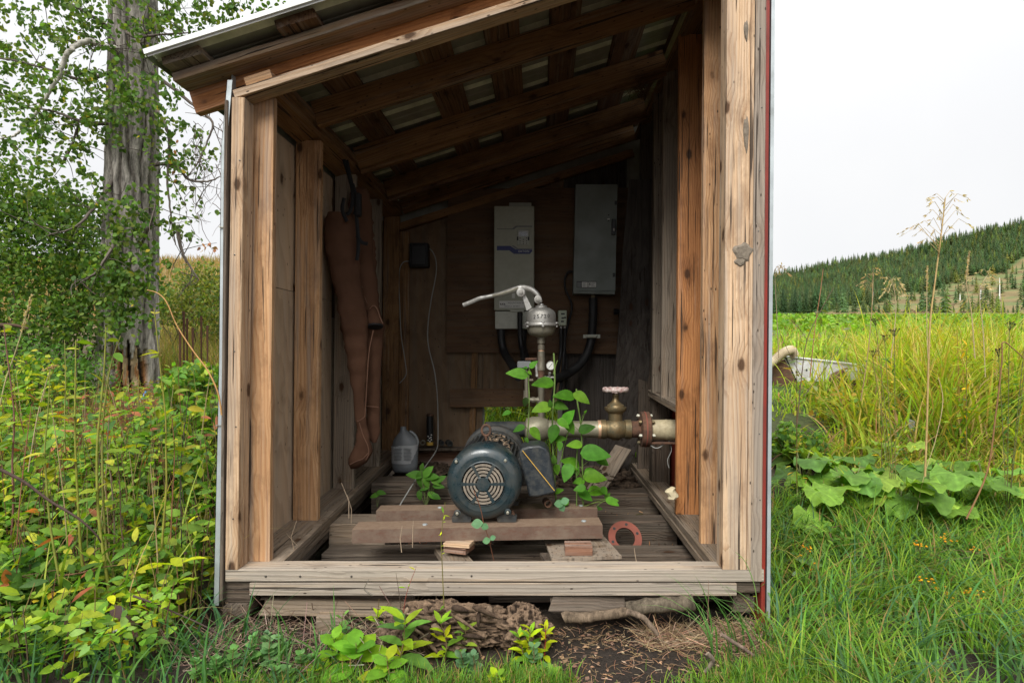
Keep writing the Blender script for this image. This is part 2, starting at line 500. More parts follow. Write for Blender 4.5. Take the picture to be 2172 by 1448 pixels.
M_motor = simple("dark teal motor enamel", (0.012, 0.027, 0.033), 0.26, 0.0, var=0.2, dirt=(0.06, 0.056, 0.045), dirtamt=0.5, dscale=12, bump=0.08, bscale=40, coat=0.3)
M_box = simple("grey blue textured enamel", (0.015, 0.02, 0.025), 0.38, 0.0, var=0.2, dirt=(0.10, 0.095, 0.07), dirtamt=0.3, dscale=24, bump=0.3, bscale=160)
M_motord = simple("grimy cast iron", (0.022, 0.027, 0.03), 0.55, 0.1, dirt=(0.11, 0.09, 0.065), dirtamt=0.5, dscale=16, bump=0.3)
M_dust = simple("dusty grille metal", (0.23, 0.19, 0.145), 0.8, 0.0, dirt=(0.05, 0.06, 0.06), dirtamt=0.45, dscale=22)
M_alu = simple("cast aluminium", (0.50, 0.49, 0.46), 0.42, 0.75, var=0.1, dirt=(0.22, 0.20, 0.16), dirtamt=0.45, dscale=18, bump=0.2, bscale=120)
M_alud = simple("dull zinc bowl", (0.36, 0.34, 0.27), 0.5, 0.5, var=0.1, dirt=(0.17, 0.15, 0.10), dirtamt=0.6, dscale=14, bump=0.2, bscale=120)
M_brass = simple("tarnished brass", (0.22, 0.155, 0.075), 0.45, 0.6, var=0.25, dirt=(0.075, 0.085, 0.06), dirtamt=0.65, dscale=20, bump=0.3, bscale=90)
M_copper = simple("bright copper collar", (0.70, 0.44, 0.28), 0.4, 0.5, var=0.1)
M_galvp = simple("old galvanised pipe", (0.20, 0.185, 0.14), 0.5, 0.5, var=0.2, dirt=(0.10, 0.05, 0.03), dirtamt=0.45, dscale=16, bump=0.2)
M_steelp = simple("dull steel pipe", (0.30, 0.28, 0.20), 0.45, 0.4, var=0.12, dirt=(0.14, 0.12, 0.08), dirtamt=0.5, dscale=9)
M_rust = simple("rusted iron", (0.13, 0.062, 0.035), 0.85, 0.1, var=0.4, vscale=22, dirt=(0.055, 0.04, 0.032), dirtamt=0.6, dscale=26, bump=0.5, bscale=90)
M_hose = simple("cream plastic pipe", (0.50, 0.43, 0.27), 0.55, 0.0, var=0.1, dirt=(0.10, 0.065, 0.035), dirtamt=0.55, dscale=9)
M_hwheel = simple("chipped white handwheel", (0.66, 0.62, 0.57), 0.5, 0.0, var=0.05, dirt=(0.24, 0.03, 0.025), dirtamt=0.9, dscale=44)
M_orange = simple("red oxide flange", (0.22, 0.06, 0.038), 0.75, 0.0, var=0.15, dirt=(0.15, 0.07, 0.05), dirtamt=0.4)
M_jug = simple("smoky plastic jug", (0.17, 0.185, 0.20), 0.35, 0.0, var=0.08, dirt=(0.2, 0.17, 0.12), dirtamt=0.25, dscale=12)
M_wader = simple("brown neoprene", (0.105, 0.052, 0.031), 0.9, 0.0, var=0.2, vscale=5, dirt=(0.10, 0.052, 0.034), dirtamt=0.35, dscale=10, bump=0.25, bscale=240, spec=0.15)
M_seam = simple("tan seam tape", (0.17, 0.085, 0.052), 0.8, 0.0)
M_strapdark = simple("dark torn wood", (0.03, 0.018, 0.012), 0.95)
M_strap = simple("black webbing", (0.008, 0.008, 0.009), 0.8)
M_cable = simple("grey cable", (0.33, 0.33, 0.31), 0.5)
M_outlet = simple("pale green outlet plate", (0.50, 0.55, 0.42), 0.5)
M_yellow = simple("yellow band", (0.55, 0.34, 0.06), 0.6)
M_stone = simple("stone", (0.26, 0.24, 0.21), 0.9, 0.0, var=0.3, bump=0.6, bscale=30)
M_trough = simple("white fibreglass", (0.58, 0.58, 0.60), 0.4, 0.0, var=0.1, dirt=(0.17, 0.14, 0.12), dirtamt=0.5, dscale=6)
M_corr = simple("cream corrugated hose", (0.42, 0.35, 0.23), 0.6, 0.0, dirt=(0.25, 0.18, 0.11), dirtamt=0.3)
M_bluepipe = simple("blue grey steel", (0.17, 0.22, 0.25), 0.5, 0.3)
M_sheet = simple("dull zinc sheet", (0.30, 0.31, 0.30), 0.45, 0.5, dirt=(0.2, 0.19, 0.15), dirtamt=0.5)
M_nail = simple("nail head", (0.12, 0.11, 0.10), 0.4, 0.8)
M_cream = simple("cream chunk", (0.60, 0.52, 0.34), 0.8, bump=0.5)

def steel_rust():
    s = NT("rust red channel steel"); co = s.coord()
    a = s.noise(co, 5, 5, 0.7); b = s.noise(s.vmul(co, (.5, 1, 1)), 42, 5, 0.75)
    c = s.mix(s.ramp(a, [(0.35, 0), (0.65, 1)]), (0.105, 0.062, 0.045), (0.165, 0.12, 0.088))
    c = s.mix(s.ramp(b, [(0.5, 0), (0.75, 0.8)]), c, (0.12, 0.05, 0.032))
    g = s.n("NewGeometry"); sx = s.n("SeparateXYZ"); s.L.new(g.outputs['Normal'], sx.inputs[0])
    # settled dust lies on the upward faces
    up = s.ramp(sx.outputs[2], [(0.5, 0.0), (0.9, 1.0)])
    c = s.mix(s.math('MULTIPLY', up, 0.75), c, s.mix(s.ramp(b, [(0.4, 0), (0.7, 1)]), (0.24, 0.17, 0.115), (0.16, 0.105, 0.07)))
    s.set(color=c, rough=0.85, spec=0.2); s.bump(b, 0.5, 0.003)
    return s.m
M_chan = steel_rust()

def leafmat(name, rough=0.45, trans=0.3, spec=0.35, vs=30.0):
    s = NT(name)
    at = s.n("Attribute"); at.attribute_name = "Col"
    nz = s.noise(s.coord(), vs, 3, 0.6)
    c = s.mix(1.0, at.outputs['Color'], s.ramp(nz, [(0.3, 0.78), (0.7, 1.2)]), 'MULTIPLY')
    s.set(color=c, rough=rough, spec=spec)
    tr = s.n("BsdfTranslucent")
    tc = s.mix(1.0, c, (1.5, 1.55, 0.6), 'MULTIPLY')
    s.L.new(tc, tr.inputs[0])
    mx = s.n("MixShader"); mx.inputs[0].default_value = trans
    s.L.new(s.b.outputs[0], mx.inputs[1]); s.L.new(tr.outputs[0], mx.inputs[2]); s.L.new(mx.outputs[0], s.out.inputs['Surface'])
    return s.m
M_leaf = leafmat("leaf", 0.55, 0.38, 0.16)
M_grass = leafmat("grass blade", 0.55, 0.38, 0.14, 14.0)
M_stem = leafmat("stem", 0.6, 0.0, 0.3)
M_twig = leafmat("twig", 0.9, 0.0, 0.15, 60.0)

def barkmat():
    s = NT("furrowed bark"); co = s.coord()
    at = s.n("Attribute"); at.attribute_name = "Col"
    nz = s.noise(s.vmul(co, (1, 1, 0.22)), 30, 6, 0.75)
    c = s.mix(1.0, at.outputs['Color'], s.ramp(nz, [(0.35, 0.35), (0.65, 1.35)]), 'MULTIPLY')
    s.set(color=c, rough=0.95, spec=0.15); s.bump(nz, 0.8, 0.02)
    return s.m
M_bark = barkmat()

def groundmat():
    s = NT("ground cover"); co = s.coord()
    at = s.n("Attribute"); at.attribute_name = "Col"
    a = s.noise(co, 14, 6, 0.7); b = s.noise(co, 90, 4, 0.7)
    c = s.mix(1.0, at.outputs['Color'], s.ramp(a, [(0.3, 0.55), (0.7, 1.35)]), 'MULTIPLY')
    c = s.mix(s.ramp(b, [(0.62, 0.0), (0.72, 0.5)]), c, (0.16, 0.11, 0.07))
    s.set(color=c, rough=0.95, spec=0.2)
    s.bump(s.math('ADD', s.math('MULTIPLY', a, 1.5), b), 0.9, 0.02)
    return s.m
M_ground = groundmat()
# ================================================================== the shed
SH = 0.008
def shz(p):
    p = Vector(p); return Vector((p.x + SH * (p.z - 0.27), p.y, p.z))

def board(name, a, b, w, t, side, mat, parent, jit=0.0012, bev=0.002, seg=None, sag=0.0, rag=0.0, label=None, free=False):
    """sawn board from a to b (centre line), width w along side, thickness t across it"""
    a, b = Vector(a), Vector(b)
    if not free: a, b = shz(a), shz(b)
    X, Y, Z = frame(b - a, side)
    L = (b - a).length
    seg = seg or max(2, int(L / 0.12))
    hw, ht = w / 2, t / 2
    jl = jit * .45; jit = jit * .35
    c = min(bev, ht * .6)
    prof = [(hw - c, ht), (-(hw - c), ht), (-hw, ht - c), (-hw, -(ht - c)), (-(hw - c), -ht), (hw - c, -ht), (hw, -(ht - c)), (hw, ht - c)]
    rs = np.random.RandomState((abs(hash((round(a.x, 3), round(a.y, 3), round(a.z, 3), round(b.x, 3)))) ) % 2 ** 31)
    ph = rs.rand(8) * 6.28
    vs, fs = [], []
    for i in range(seg + 1):
        tz = L * i / seg
        dx = jl * (math.sin(tz * 2.1 + ph[0]) + .3 * math.sin(tz * 5.7 + ph[1])) ; dy = jl * (math.sin(tz * 1.9 + ph[2]) + .3 * math.sin(tz * 6.1 + ph[3])) - sag * math.sin(math.pi * i / seg)
        for (px, py) in prof:
            jx, jy = rs.randn(2) * jit * .55
            zz = tz
            if rag and i in (0, seg): zz += rs.uniform(-rag, rag)
            vs.append((px + dx + jx, py + dy + jy, zz))
    for i in range(seg):
        for k in range(8):
            fs.append((i * 8 + k, i * 8 + (k + 1) % 8, i * 8 + 8 + (k + 1) % 8, i * 8 + 8 + k))
    fs.append(tuple(range(7, -1, -1))); fs.append(tuple(range(seg * 8, seg * 8 + 8)))
    M = Matrix(((X.x, Y.x, Z.x, a.x), (X.y, Y.y, Z.y, a.y), (X.z, Y.z, Z.z, a.z), (0, 0, 0, 1)))
    o = quick(name, vs, fs, mat, parent, M=M)
    if label: o["label"] = label
    return o

shed = thing('pump_shed', (-0.2, 2.6, 0.15), "open fronted lumber pump shed with sloping metal roof, seen from its open side", 'shed')
XL, XR = -1.445, 1.023     # outer faces of the framing
YF, YB = 2.60, 5.22
SL = 0.32
def Zr(x): return 2.477 + SL * (x + 1.42)      # underside of the rafters
VX = Vector((1, 0, 0)); VY = Vector((0, 1, 0)); VZ = Vector((0, 0, 1))
SD = Vector((1, 0, SL)).normalized()
SN = Vector((-SL, 0, 1)).normalized()

# --- sill and lower beam
board('sill', (XL, 2.655, .240), (1.03, 2.655, .240), .11, .054, VY, W_sill, shed, jit=.0018, label="pale weathered sill board across the front")
board('sill', (-1.333, 2.632, .178), (.905, 2.632, .175), .064, .057, VY, W_sill, shed, jit=.0015)
board('sill_block', (-1.46, 2.665, .186), (-1.335, 2.665, .186), .09, .050, VY, W_rot, shed)
board('sill_block', (-1.46, 2.665, .135), (-1.34, 2.665, .135), .09, .050, VY, W_rot, shed)
board('sill_block', (.908, 2.665, .180), (1.02, 2.665, .180), .09, .052, VY, W_rot, shed)
board('skid', (-1.395, 2.60, .078), (-1.395, 5.1, .09), .12, .058, VX, W_rot, shed, bev=.012, label="rounded end of the dark skid under the left wall")
board('skid', (.96, 2.66, .09), (.96, 5.1, .09), .10, .09, VX, W_rot, shed)
board('support_board', (-1.25, 2.80, .085), (-.62, 2.80, .08), .13, .04, VZ, W_plank, shed, rag=.01)
board('support_board', (-.25, 2.86, .07), (.9, 2.86, .075), .12, .04, VZ, W_rot, shed, rag=.01)
board('skid', (-1.30, 2.72, .10), (-1.33, 3.0, -.03), .09, .045, VX, W_rot, shed)
board('support_post', (-1.37, 2.64, -.12), (-1.37, 2.64, .05), .04, .04, VX, W_rot, shed)

# --- left wall framing
def lz(y): return .267 + max(0, y - 2.75) * .045
for k in range(3):
    board('bottom_plate', (-1.345 + .006 * k, 2.705, lz(2.7) - .02 - k * .043), (-1.385, 5.2, lz(5.2) - .02 - k * .043), (.235, .215, .20)[k], .040, VX, W_plank if k < 2 else W_rot, shed, jit=.003, rag=.004)
board('post', (-1.417, 2.645, .268), (-1.405, 2.645, Zr(-1.405) - .045), .058, .090, VX, W_pale, shed, label="pale front corner post on the left")
board('stud', (-1.365, 2.722, .268), (-1.365, 2.722, Zr(-1.365) - .004), .150, .040, VX, W_tan, shed)
for y, m in ((3.30, W_tan), (3.93, W_grey), (4.56, W_grey), (5.14, W_brown)):
    board('stud', (-1.36, y, lz(y)), (-1.36, y, Zr(-1.36) - .004), .142, .042, VX, m, shed)
# sloped top plate of the left wall
board('top_plate', (-1.355, 2.745, Zr(-1.355) + .02), (-1.355, 5.2, Zr(-1.355) + .02), .150, .040, SD, W_brown, shed)
board('top_plate', (-1.295, 2.745, Zr(-1.295) + .07), (-1.295, 5.2, Zr(-1.295) + .07), .038, .058, SD, W_brown, shed)
# sheathing (panels with a seam)
def slab(name, pts, n_, th, mat, parent, grainz=None, label=None, shear=True):
    """panel from a closed outline; local z along grainz so the grain runs that way"""
    pts = [shz(p) if shear else Vector(p) for p in pts]
    g = Vector(grainz or (0, 0, 1)); X, Y, Z = frame(g, n_)
    o0 = pts[0]
    M = Matrix(((X.x, Y.x, Z.x, o0.x), (X.y, Y.y, Z.y, o0.y), (X.z, Y.z, Z.z, o0.z), (0, 0, 0, 1)))
    Mi = M.inverted()
    mb = MB(); mb.prism(pts, n_, th)
    vs = [Mi @ Vector(v) for v in mb.v]
    ob = quick(name, vs, mb.f, mat, parent, M=M); bm_fix(ob.data)
    if label: ob["label"] = label
    return ob
def xz(y0, y1, z0, z1, x): return [(x, y0, z0), (x, y1, z0), (x, y1, z1), (x, y0, z1)]
slab('wall_panel', xz(2.63, 3.90, .10, 1.615, -1.446), (-1, 0, 0), .014, W_ply, shed)
slab('wall_panel', xz(2.63, 3.90, 1.619, 2.46, -1.446), (-1, 0, 0), .014, W_ply, shed)
slab('wall_panel', xz(3.904, 5.22, .10, 1.5, -1.446), (-1, 0, 0), .014, W_grey, shed)
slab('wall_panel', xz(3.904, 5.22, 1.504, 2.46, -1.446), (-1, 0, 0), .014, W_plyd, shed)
# jagged split torn in the second lower panel
m_ = MB(); rs_ = random.Random(4); zz_ = 1.17; yy_ = 3.86; L1, L2 = [], []
for k in range(22):
    w_ = .004 + .016 * abs(math.sin(k * 1.7)) * (1 - k / 26); L1.append((-1.4445, yy_ - w_, zz_)); L2.append((-1.4445, yy_ + w_, zz_ + .006))
    zz_ -= .021 + rs_.uniform(0, .008); yy_ += rs_.uniform(-.022, .014)
m_.prism(L1 + L2[::-1], (1, 0, 0), .0015); m_.build('split', M_strapdark, shed)
# outer metal siding and corner trim, left
slab('metal_siding', xz(2.66, 5.27, .05, 2.60, -1.464), (-1, 0, 0), .004, M_galv, shed)
mb = MB()
tp = [Vector((-1.421 - .0012, 2.598, 2.515)), Vector((-1.428, 2.598, 2.2)), Vector((-1.462, 2.598, 1.2)), Vector((-1.487, 2.598, .105))]
tp[0].x = -1.424; tp[1].x = -1.452; tp[2].x = -1.462
for i in range(len(tp) - 1):
    a, b = tp[i], tp[i + 1]
    for (w0, y0, y1) in ((.020, 0.0, .003),):
        mb._add([a + VX * -.012 + VY * y0, a + VX * .012 + VY * y0, b + VX * .012 + VY * y0, b + VX * -.012 + VY * y0,
                 a + VX * -.012 + VY * y1, a + VX * .012 + VY * y1, b + VX * .012 + VY * y1, b + VX * -.012 + VY * y1],
                [(0, 1, 2, 3), (7, 6, 5, 4), (0, 4, 5, 1), (3, 2, 6, 7), (0, 3, 7, 4), (1, 5, 6, 2)])
        # return leg
        mb._add([a + VX * -.012, a + VX * -.010, b + VX * -.010, b + VX * -.012, a + VX * -.012 + VY * .08, a + VX * -.010 + VY * .08, b + VX * -.010 + VY * .08, b + VX * -.012 + VY * .08],
                [(0, 1, 2, 3), (7, 6, 5, 4), (0, 4, 5, 1), (3, 2, 6, 7), (0, 3, 7, 4), (1, 5, 6, 2)])
mb.build('corner_trim', M_galv, shed)
board('backing_strip', (-1.461, 2.615, .13), (-1.436, 2.615, 2.42), .014, .05, VX, W_rot, shed, free=True)

# --- right wall framing
def rstud(x0, x1, y, z0, mat, t=.04, name='stud', label=None):
    xc = (x0 + x1) / 2
    return board(name, (xc, y, z0), (xc, y, Zr(xc) - .003), x1 - x0, t, VX, mat, shed, label=label)
rstud(.840, .950, 2.645, .268, W_pale, .090, 'post', "pale front post on the right with grey mud patches")
rstud(.951, .968, 2.640, .268, W_pale, .085, 'post')
board('post', (.995, 2.645, .215), (.995, 2.645, Zr(.99)), .052, .092, VX, W_outer, shed, label="grey weathered outer corner post on the right")
rstud(.8385, .985, 2.97, .268, W_tan)
rstud(.8385, .982, 3.50, .268, W_orange, label="orange stud behind the front posts on the right")
rstud(.8385, .985, 3.95, .93, W_grey)
rstud(.8385, .985, 4.27, .95, W_grey)
rstud(.8385, .985, 4.86, .25, W_rot)
rstud(.86, 1.0, 4.40, .22, W_rot, .10, 'post')
board('ledge_board', (.885, 3.52, .915), (.885, 4.42, .945), .09, .05, VX, W_grey, shed, label="short ledge board above the pipe opening")
board('bottom_plate', (.895, 2.705, .248), (.90, 5.1, .248), .15, .038, VX, W_plank, shed, jit=.002)
board('bottom_plate', (.865, 2.705, .206), (.87, 5.1, .206), .11, .040, VX, W_plank, shed, jit=.002)
board('top_plate', (.912, 2.745, Zr(.912) + .02), (.912, 5.2, Zr(.912) + .02), .150, .040, SD, W_brown, shed)
# right sheathing with an opening where the pipe leaves
slab('wall_panel', xz(2.66, 3.60, .12, Zr(.99) - .01, .989), (1, 0, 0), .014, W_plank, shed)
slab('wall_panel', xz(3.604, 5.22, .97, Zr(.99) - .01, .989), (1, 0, 0), .014, W_plyd, shed)
slab('wall_panel', xz(4.46, 4.9, .12, .966, .989), (1, 0, 0), .014, W_plyd, shed)
slab('red_siding', xz(2.615, 5.25, .0, Zr(1.03), 1.024), (1, 0, 0), .016, M_red, shed)
bm_ = MB()
for k_ in range(2):
    za, zb_ = .04, 3.46
    p0 = [shz((x_, y_, z_)) for z_ in (za, zb_) for (x_, y_) in (((1.044, 2.60), (1.060, 2.60), (1.060, 2.603), (1.044, 2.603)) if k_ else ((1.0585, 2.603), (1.0605, 2.603), (1.0605, 2.68), (1.0585, 2.68)))]
    bm_._add(p0, [(0, 1, 2, 3), (7, 6, 5, 4), (0, 4, 5, 1), (1, 5, 6, 2), (2, 6, 7, 3), (3, 7, 4, 0)])
o = bm_.build('corner_trim', M_galv, shed)
# cut the red siding and the trim where the pipe passes: siding is laid above and beside it
bpy.data.objects.remove([c for c in shed.children if c.name == 'red_siding'][0])
for (y0, y1, z0, z1) in ((2.615, 3.62, .0, Zr(1.03)), (3.62, 4.08, .94, Zr(1.03)), (4.08, 5.25, .0, Zr(1.03)), (3.62, 4.08, .0, .60)):
    slab('red_siding', xz(y0, y1, z0, z1, 1.025), (1, 0, 0), .017, M_red, shed)

# --- header, rafters, purlins, facia
def rafter(name, x0, x1, y, drop, h, t, mat, label=None, rag=0):
    """a board running up the slope; its underside is drop above the rafter plane"""
    z0, z1 = Zr(x0) + drop + h / 2, Zr(x1) + drop + h / 2
    return board(name, (x0, y, z0), (x1, y, z1), h, t, SN, mat, shed, label=label, jit=.002, rag=rag)
rafter('header', -1.425, 1.02, 2.648, -.041, .038, .096, W_pale, "pale header board along the front opening")
rafter('rafter', -1.675, 1.20, 2.712, .002, .144, .042, W_orange, "orange front rafter behind the facia")
rafter('facia', -1.69, 1.22, 2.632, .108, .038, .108, W_facia, "mossy underside facia board at the eave", .004)
for y in (3.18, 3.90, 4.63, 5.165):
    rafter('rafter', -1.280, .836, y, .002, .144, .042, W_brown)
rafter('rafter', -1.280, .836, 3.945, -.02, .144, .040, W_brown)
rafter('rafter', -1.280, .836, 4.675, -.02, .144, .040, W_umber)
block = board('spacer_block', (-1.385, 2.665, Zr(-1.385) + .028), (-1.265, 2.665, Zr(-1.265) + .028), .050, .08, SN, W_tan, shed, label="short spacer block on the left end of the header")
PX = [(-1.705, -1.525), (-1.20, -1.015), (-.70, -.50), (-.33, -.135), (.03, .205), (.44, .63), (.84, 1.02), (1.18, 1.36)]
for (x0, x1) in PX:
    xc = (x0 + x1) / 2
    board('purlin', (xc, 2.52, Zr(xc) + .151 + .021), (xc, 5.50, Zr(xc) + .151 + .021), x1 - x0, .038, SD, W_umber if x0 > -1.6 else W_grey, shed, jit=.002, rag=.006)
# metal roof: flat pans with raised ribs that run up the slope
y0, y1 = 2.475, 5.56
ribs = np.arange(2.475, 5.56, .2275)
prof = []     # (y, height, isrib)
for k, yr in enumerate(ribs):
    prof += [(yr + .012, .0), (yr + .022, .020), (yr + .052, .020), (yr + .070, .0), (yr + .13, .0), (yr + .135, .004), (yr + .15, .004), (yr + .155, .0)]
prof = [(2.472, -.016), (2.4725, .0)] + [p for p in prof if p[0] < y1]
prof.append((y1, 0.0))
X0, X1 = -1.735, 1.40
V, Fc, mi = [], [], []
for (yy, hh) in prof:
    for xx in (X0, X1):
        b_ = Vector((xx, yy, Zr(xx) + .151 + .0415)) + SN * (hh + .002); V.append(tuple(shz(b_)))
for i in range(len(prof) - 1):
    Fc.append((2 * i, 2 * i + 1, 2 * i + 3, 2 * i + 2))
    slope = abs(prof[i + 1][1] - prof[i][1]) > .0035
    mi.append(0 if i < 1 else (1 if (prof[i + 1][1] < prof[i][1] - .01 or (prof[i][1] > .01 and prof[i + 1][1] > .01)) else (3 if i < 3 else 2)))  # lit tone on rib tops and far slopes, shade tone on the pans
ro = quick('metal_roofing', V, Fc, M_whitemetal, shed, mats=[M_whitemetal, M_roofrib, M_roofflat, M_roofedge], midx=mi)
ro["label"] = "ribbed metal roofing with pale green underside"
md = ro.modifiers.new("th", 'SOLIDIFY'); md.thickness = .0015; md.offset = 1
mb = MB(); a = shz((X0 - .008, 2.466, Zr(X0) + .1985)); b = shz((X1, 2.466, Zr(X1) + .1985))
mb.box((a + b) / 2, ((b - a).length, .012, .022), (SD, VY, SN)); mb.box((a + b) / 2 + VY * .02 + SN * .010, ((b - a).length, .05, .002), (SD, VY, SN))
mb.build('roof_edge_trim', M_whitemetal, shed)
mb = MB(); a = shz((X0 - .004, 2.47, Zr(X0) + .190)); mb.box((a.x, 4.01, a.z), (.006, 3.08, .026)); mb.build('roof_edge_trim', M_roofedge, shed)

# --- back wall
zt = lambda x: Zr(x) - .02
def back(name, x0, x1, z0, z1a, z1b, y, mat, label=None, th=.014):
    return slab(name, [(x0, y, z0), (x1, y, z0), (x1, y, z1b), (x0, y, z1a)], (0, 1, 0), th, mat, shed, label=label)
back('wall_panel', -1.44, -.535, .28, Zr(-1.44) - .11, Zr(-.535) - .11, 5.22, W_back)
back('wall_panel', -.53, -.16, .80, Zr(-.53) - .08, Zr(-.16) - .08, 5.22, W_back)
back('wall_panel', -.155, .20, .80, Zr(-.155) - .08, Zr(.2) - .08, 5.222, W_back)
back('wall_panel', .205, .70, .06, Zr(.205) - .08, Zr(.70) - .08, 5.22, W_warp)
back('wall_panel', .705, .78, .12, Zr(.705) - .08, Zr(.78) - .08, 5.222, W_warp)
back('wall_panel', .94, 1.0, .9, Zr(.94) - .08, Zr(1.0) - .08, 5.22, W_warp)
for k_, (x0, x1, z0) in enumerate(((-1.50, -.52, .30), (-.54, .18, .86), (.162, .82, .15), (.80, 1.03, .9))):
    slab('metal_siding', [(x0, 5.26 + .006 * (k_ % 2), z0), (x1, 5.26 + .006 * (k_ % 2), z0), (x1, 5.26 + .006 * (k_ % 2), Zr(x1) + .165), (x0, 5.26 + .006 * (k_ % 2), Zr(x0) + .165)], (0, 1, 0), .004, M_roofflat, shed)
board('top_plate', (-1.30, 5.17, Zr(-1.30) - .115), (.83, 5.17, Zr(.83) - .115), .07, .04, SN, W_brown, shed)
board('stud', (-1.27, 5.20, .30), (-1.27, 5.20, Zr(-1.27) - .16), .12, .03, VX, W_brown, shed)
board('stud', (-.63, 5.19, .30), (-.60, 5.19, 1.28), .055, .03, VX, W_brown, shed)
board('crosspiece', (-.82, 5.15, .845), (-.04, 5.15, .853), .165, .03, VZ, W_plyd, shed, label="short horizontal board low on the back wall")
board('footer_board', (-1.15, 5.16, .30), (-.62, 5.16, .30),   .15, .04, VZ, W_block, shed)
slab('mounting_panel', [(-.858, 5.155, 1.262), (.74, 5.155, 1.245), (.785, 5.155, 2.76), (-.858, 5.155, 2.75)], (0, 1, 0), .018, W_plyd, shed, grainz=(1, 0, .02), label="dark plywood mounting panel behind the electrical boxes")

for (u, v, ru, rv) in ((1583, 65, 5, 22), (1583, 285, 6, 38), (1577, 535, 22, 20), (1570, 556, 12, 9)):
    m_ = MB(); c_ = P(u, v, 2.598); ax_ = [(math.cos(t) * ru * .00217 * (1 + .18 * math.sin(3 * t + u)), math.sin(t) * rv * .00217 * (1 + .15 * math.sin(5 * t + v))) for t in np.linspace(0, 2 * math.pi, 25)[:-1]]
    vs = [c_ + VY * -.005] + [c_ + Vector((x_ * .7, -.004, z_ * .7)) for (x_, z_) in ax_] + [c_ + Vector((x_, .003, z_)) for (x_, z_) in ax_]
    fs = [(0, 1 + i, 1 + (i + 1) % 24) for i in range(24)] + [(1 + i, 25 + i, 25 + (i + 1) % 24, 1 + (i + 1) % 24) for i in range(24)]
    m_._add(vs, fs); m_.build('mud_patch', simple("dried grey mud", (.17, .14, .105), .95, var=.3, vscale=70, bump=.6, bscale=90), shed)
# warped loose plank leaning in the back right corner
mb = MB()
left = [(1336, 380), (1326, 470), (1320, 552), (1316, 640), (1312, 700), (1305, 780), (1298, 850), (1292, 910), (1282, 960), (1268, 1000)]
right = [(1386, 380), (1382, 470), (1381, 560), (1380, 640), (1379, 720), (1377, 790), (1369, 850), (1361, 905), (1350, 955), (1322, 1012)]
vs, fs = [], []
for i in range(len(left)):
    dd = 4.72 + .28 * (i / 9) ** 2
    a, b = P(*left[i], dd), P(*right[i], dd + .02)
    for k in range(5):
        q = a.lerp(b, k / 4); cup = .012 * math.sin(math.pi * k / 4)
        vs += [(q.x, q.y + cup, q.z), (q.x, q.y + cup + .02, q.z)]
for i in range(len(left) - 1):
    for k in range(4):
        a0 = (i * 5 + k) * 2; a1 = a0 + 2; b0 = a0 + 10; b1 = b0 + 2
        fs += [(a0, a1, b1, b0), (a0 + 1, b0 + 1, b1 + 1, a1 + 1)]
    for k, s_ in ((0, 0), (4, 0)):
        a0 = (i * 5 + k) * 2; fs.append((a0, a0 + 10, a0 + 11, a0 + 1))
for i in (0, len(left) - 1):
    for k in range(4):
        a0 = (i * 5 + k) * 2; fs.append((a0, a0 + 1, a0 + 3, a0 + 2))
ob = quick('plank', vs, fs, W_warp); bm_fix(ob.data)
tag(ob, "black warped plank bending down the back right corner beside the grey electrical box", 'plank')

for v_, u_ in ((482, 473), (902, 466)):
    m_ = MB(); p_ = P(u_, v_, 2.594); m_.box(p_, (.030, .004, .004)); m_.lathe(p_ + Vector((-.012, -.002, 0)), -VY, [(0, .004), (.004, .004), (.004, .0001)], 8); m_.build('trim_clip', M_screw, shed)
# nails showing in the front boards
NAILS = []
for (u, v) in ((563, 1222), (636, 1222), (745, 1222), (716, 1247), (918, 1243), (1000, 1221), (548, 1243), (1540, 1250), (1400, 1239)):
    NAILS.append((P(u, v, 2.597 if v < 1235 else 2.602), .0045))
for (u, v) in ((1613, 60), (1616, 228), (1612, 362), (1609, 490), (1610, 562), (1611, 920), (1612, 1060), (497, 745), (494, 1100), (500, 905), (508, 340), (497, 540)):
    NAILS.append((P(u, v, 2.598), .0035))
for p, r_ in NAILS:
    mb = MB(); mb.lathe(p + VY * .003, -VY, [(0, .0001), (0, r_), (.003, r_), (.004, .0001)], 8)
    mb.build('nail_head', M_nail, shed)

# --- old floor timbers lying on the ground inside
def timber(x0, x1, y, zt_, w, h, mat, label, y2=None):
    o = board('floor_timber', (x0, y, zt_ - h / 2), (x1, y2 if y2 else y, zt_ - h / 2), w, h, VY, mat, None, jit=.004, bev=.008, rag=.01, free=True)
    return tag(o, label, 'timber', 'old timbers across the shed floor')
timber(-.95, .86, 2.93, .135, .14, .06, W_plank, "flat dusty timber just behind the front sill")
timber(-1.22, .88, 3.26, .13, .17, .14, W_rot, "dark rotten floor timber, second from the front sill")
timber(-1.24, -.92, 3.45, .25, .22, .16, W_plank, "pale cracked timber end at the left under the steel beams")
timber(-.3, .88, 3.74, .17, .15, .17, W_rot, "dark floor timber behind the red flange ring")
timber(-.2, .9, 4.36, .20, .20, .20, W_rot, "thick dark timber crossing in front of the leaning plank")
timber(-1.2, -.5, 4.15, .33, .24, .22, W_rot, "big split grey timber behind the steel beams below the jug")

def piece(name, a, b, w, t, side, mat, label, cat, group=None, **k):
    return tag(board(name, a, b, w, t, side, mat, None, free=True, **k), label, cat, group)
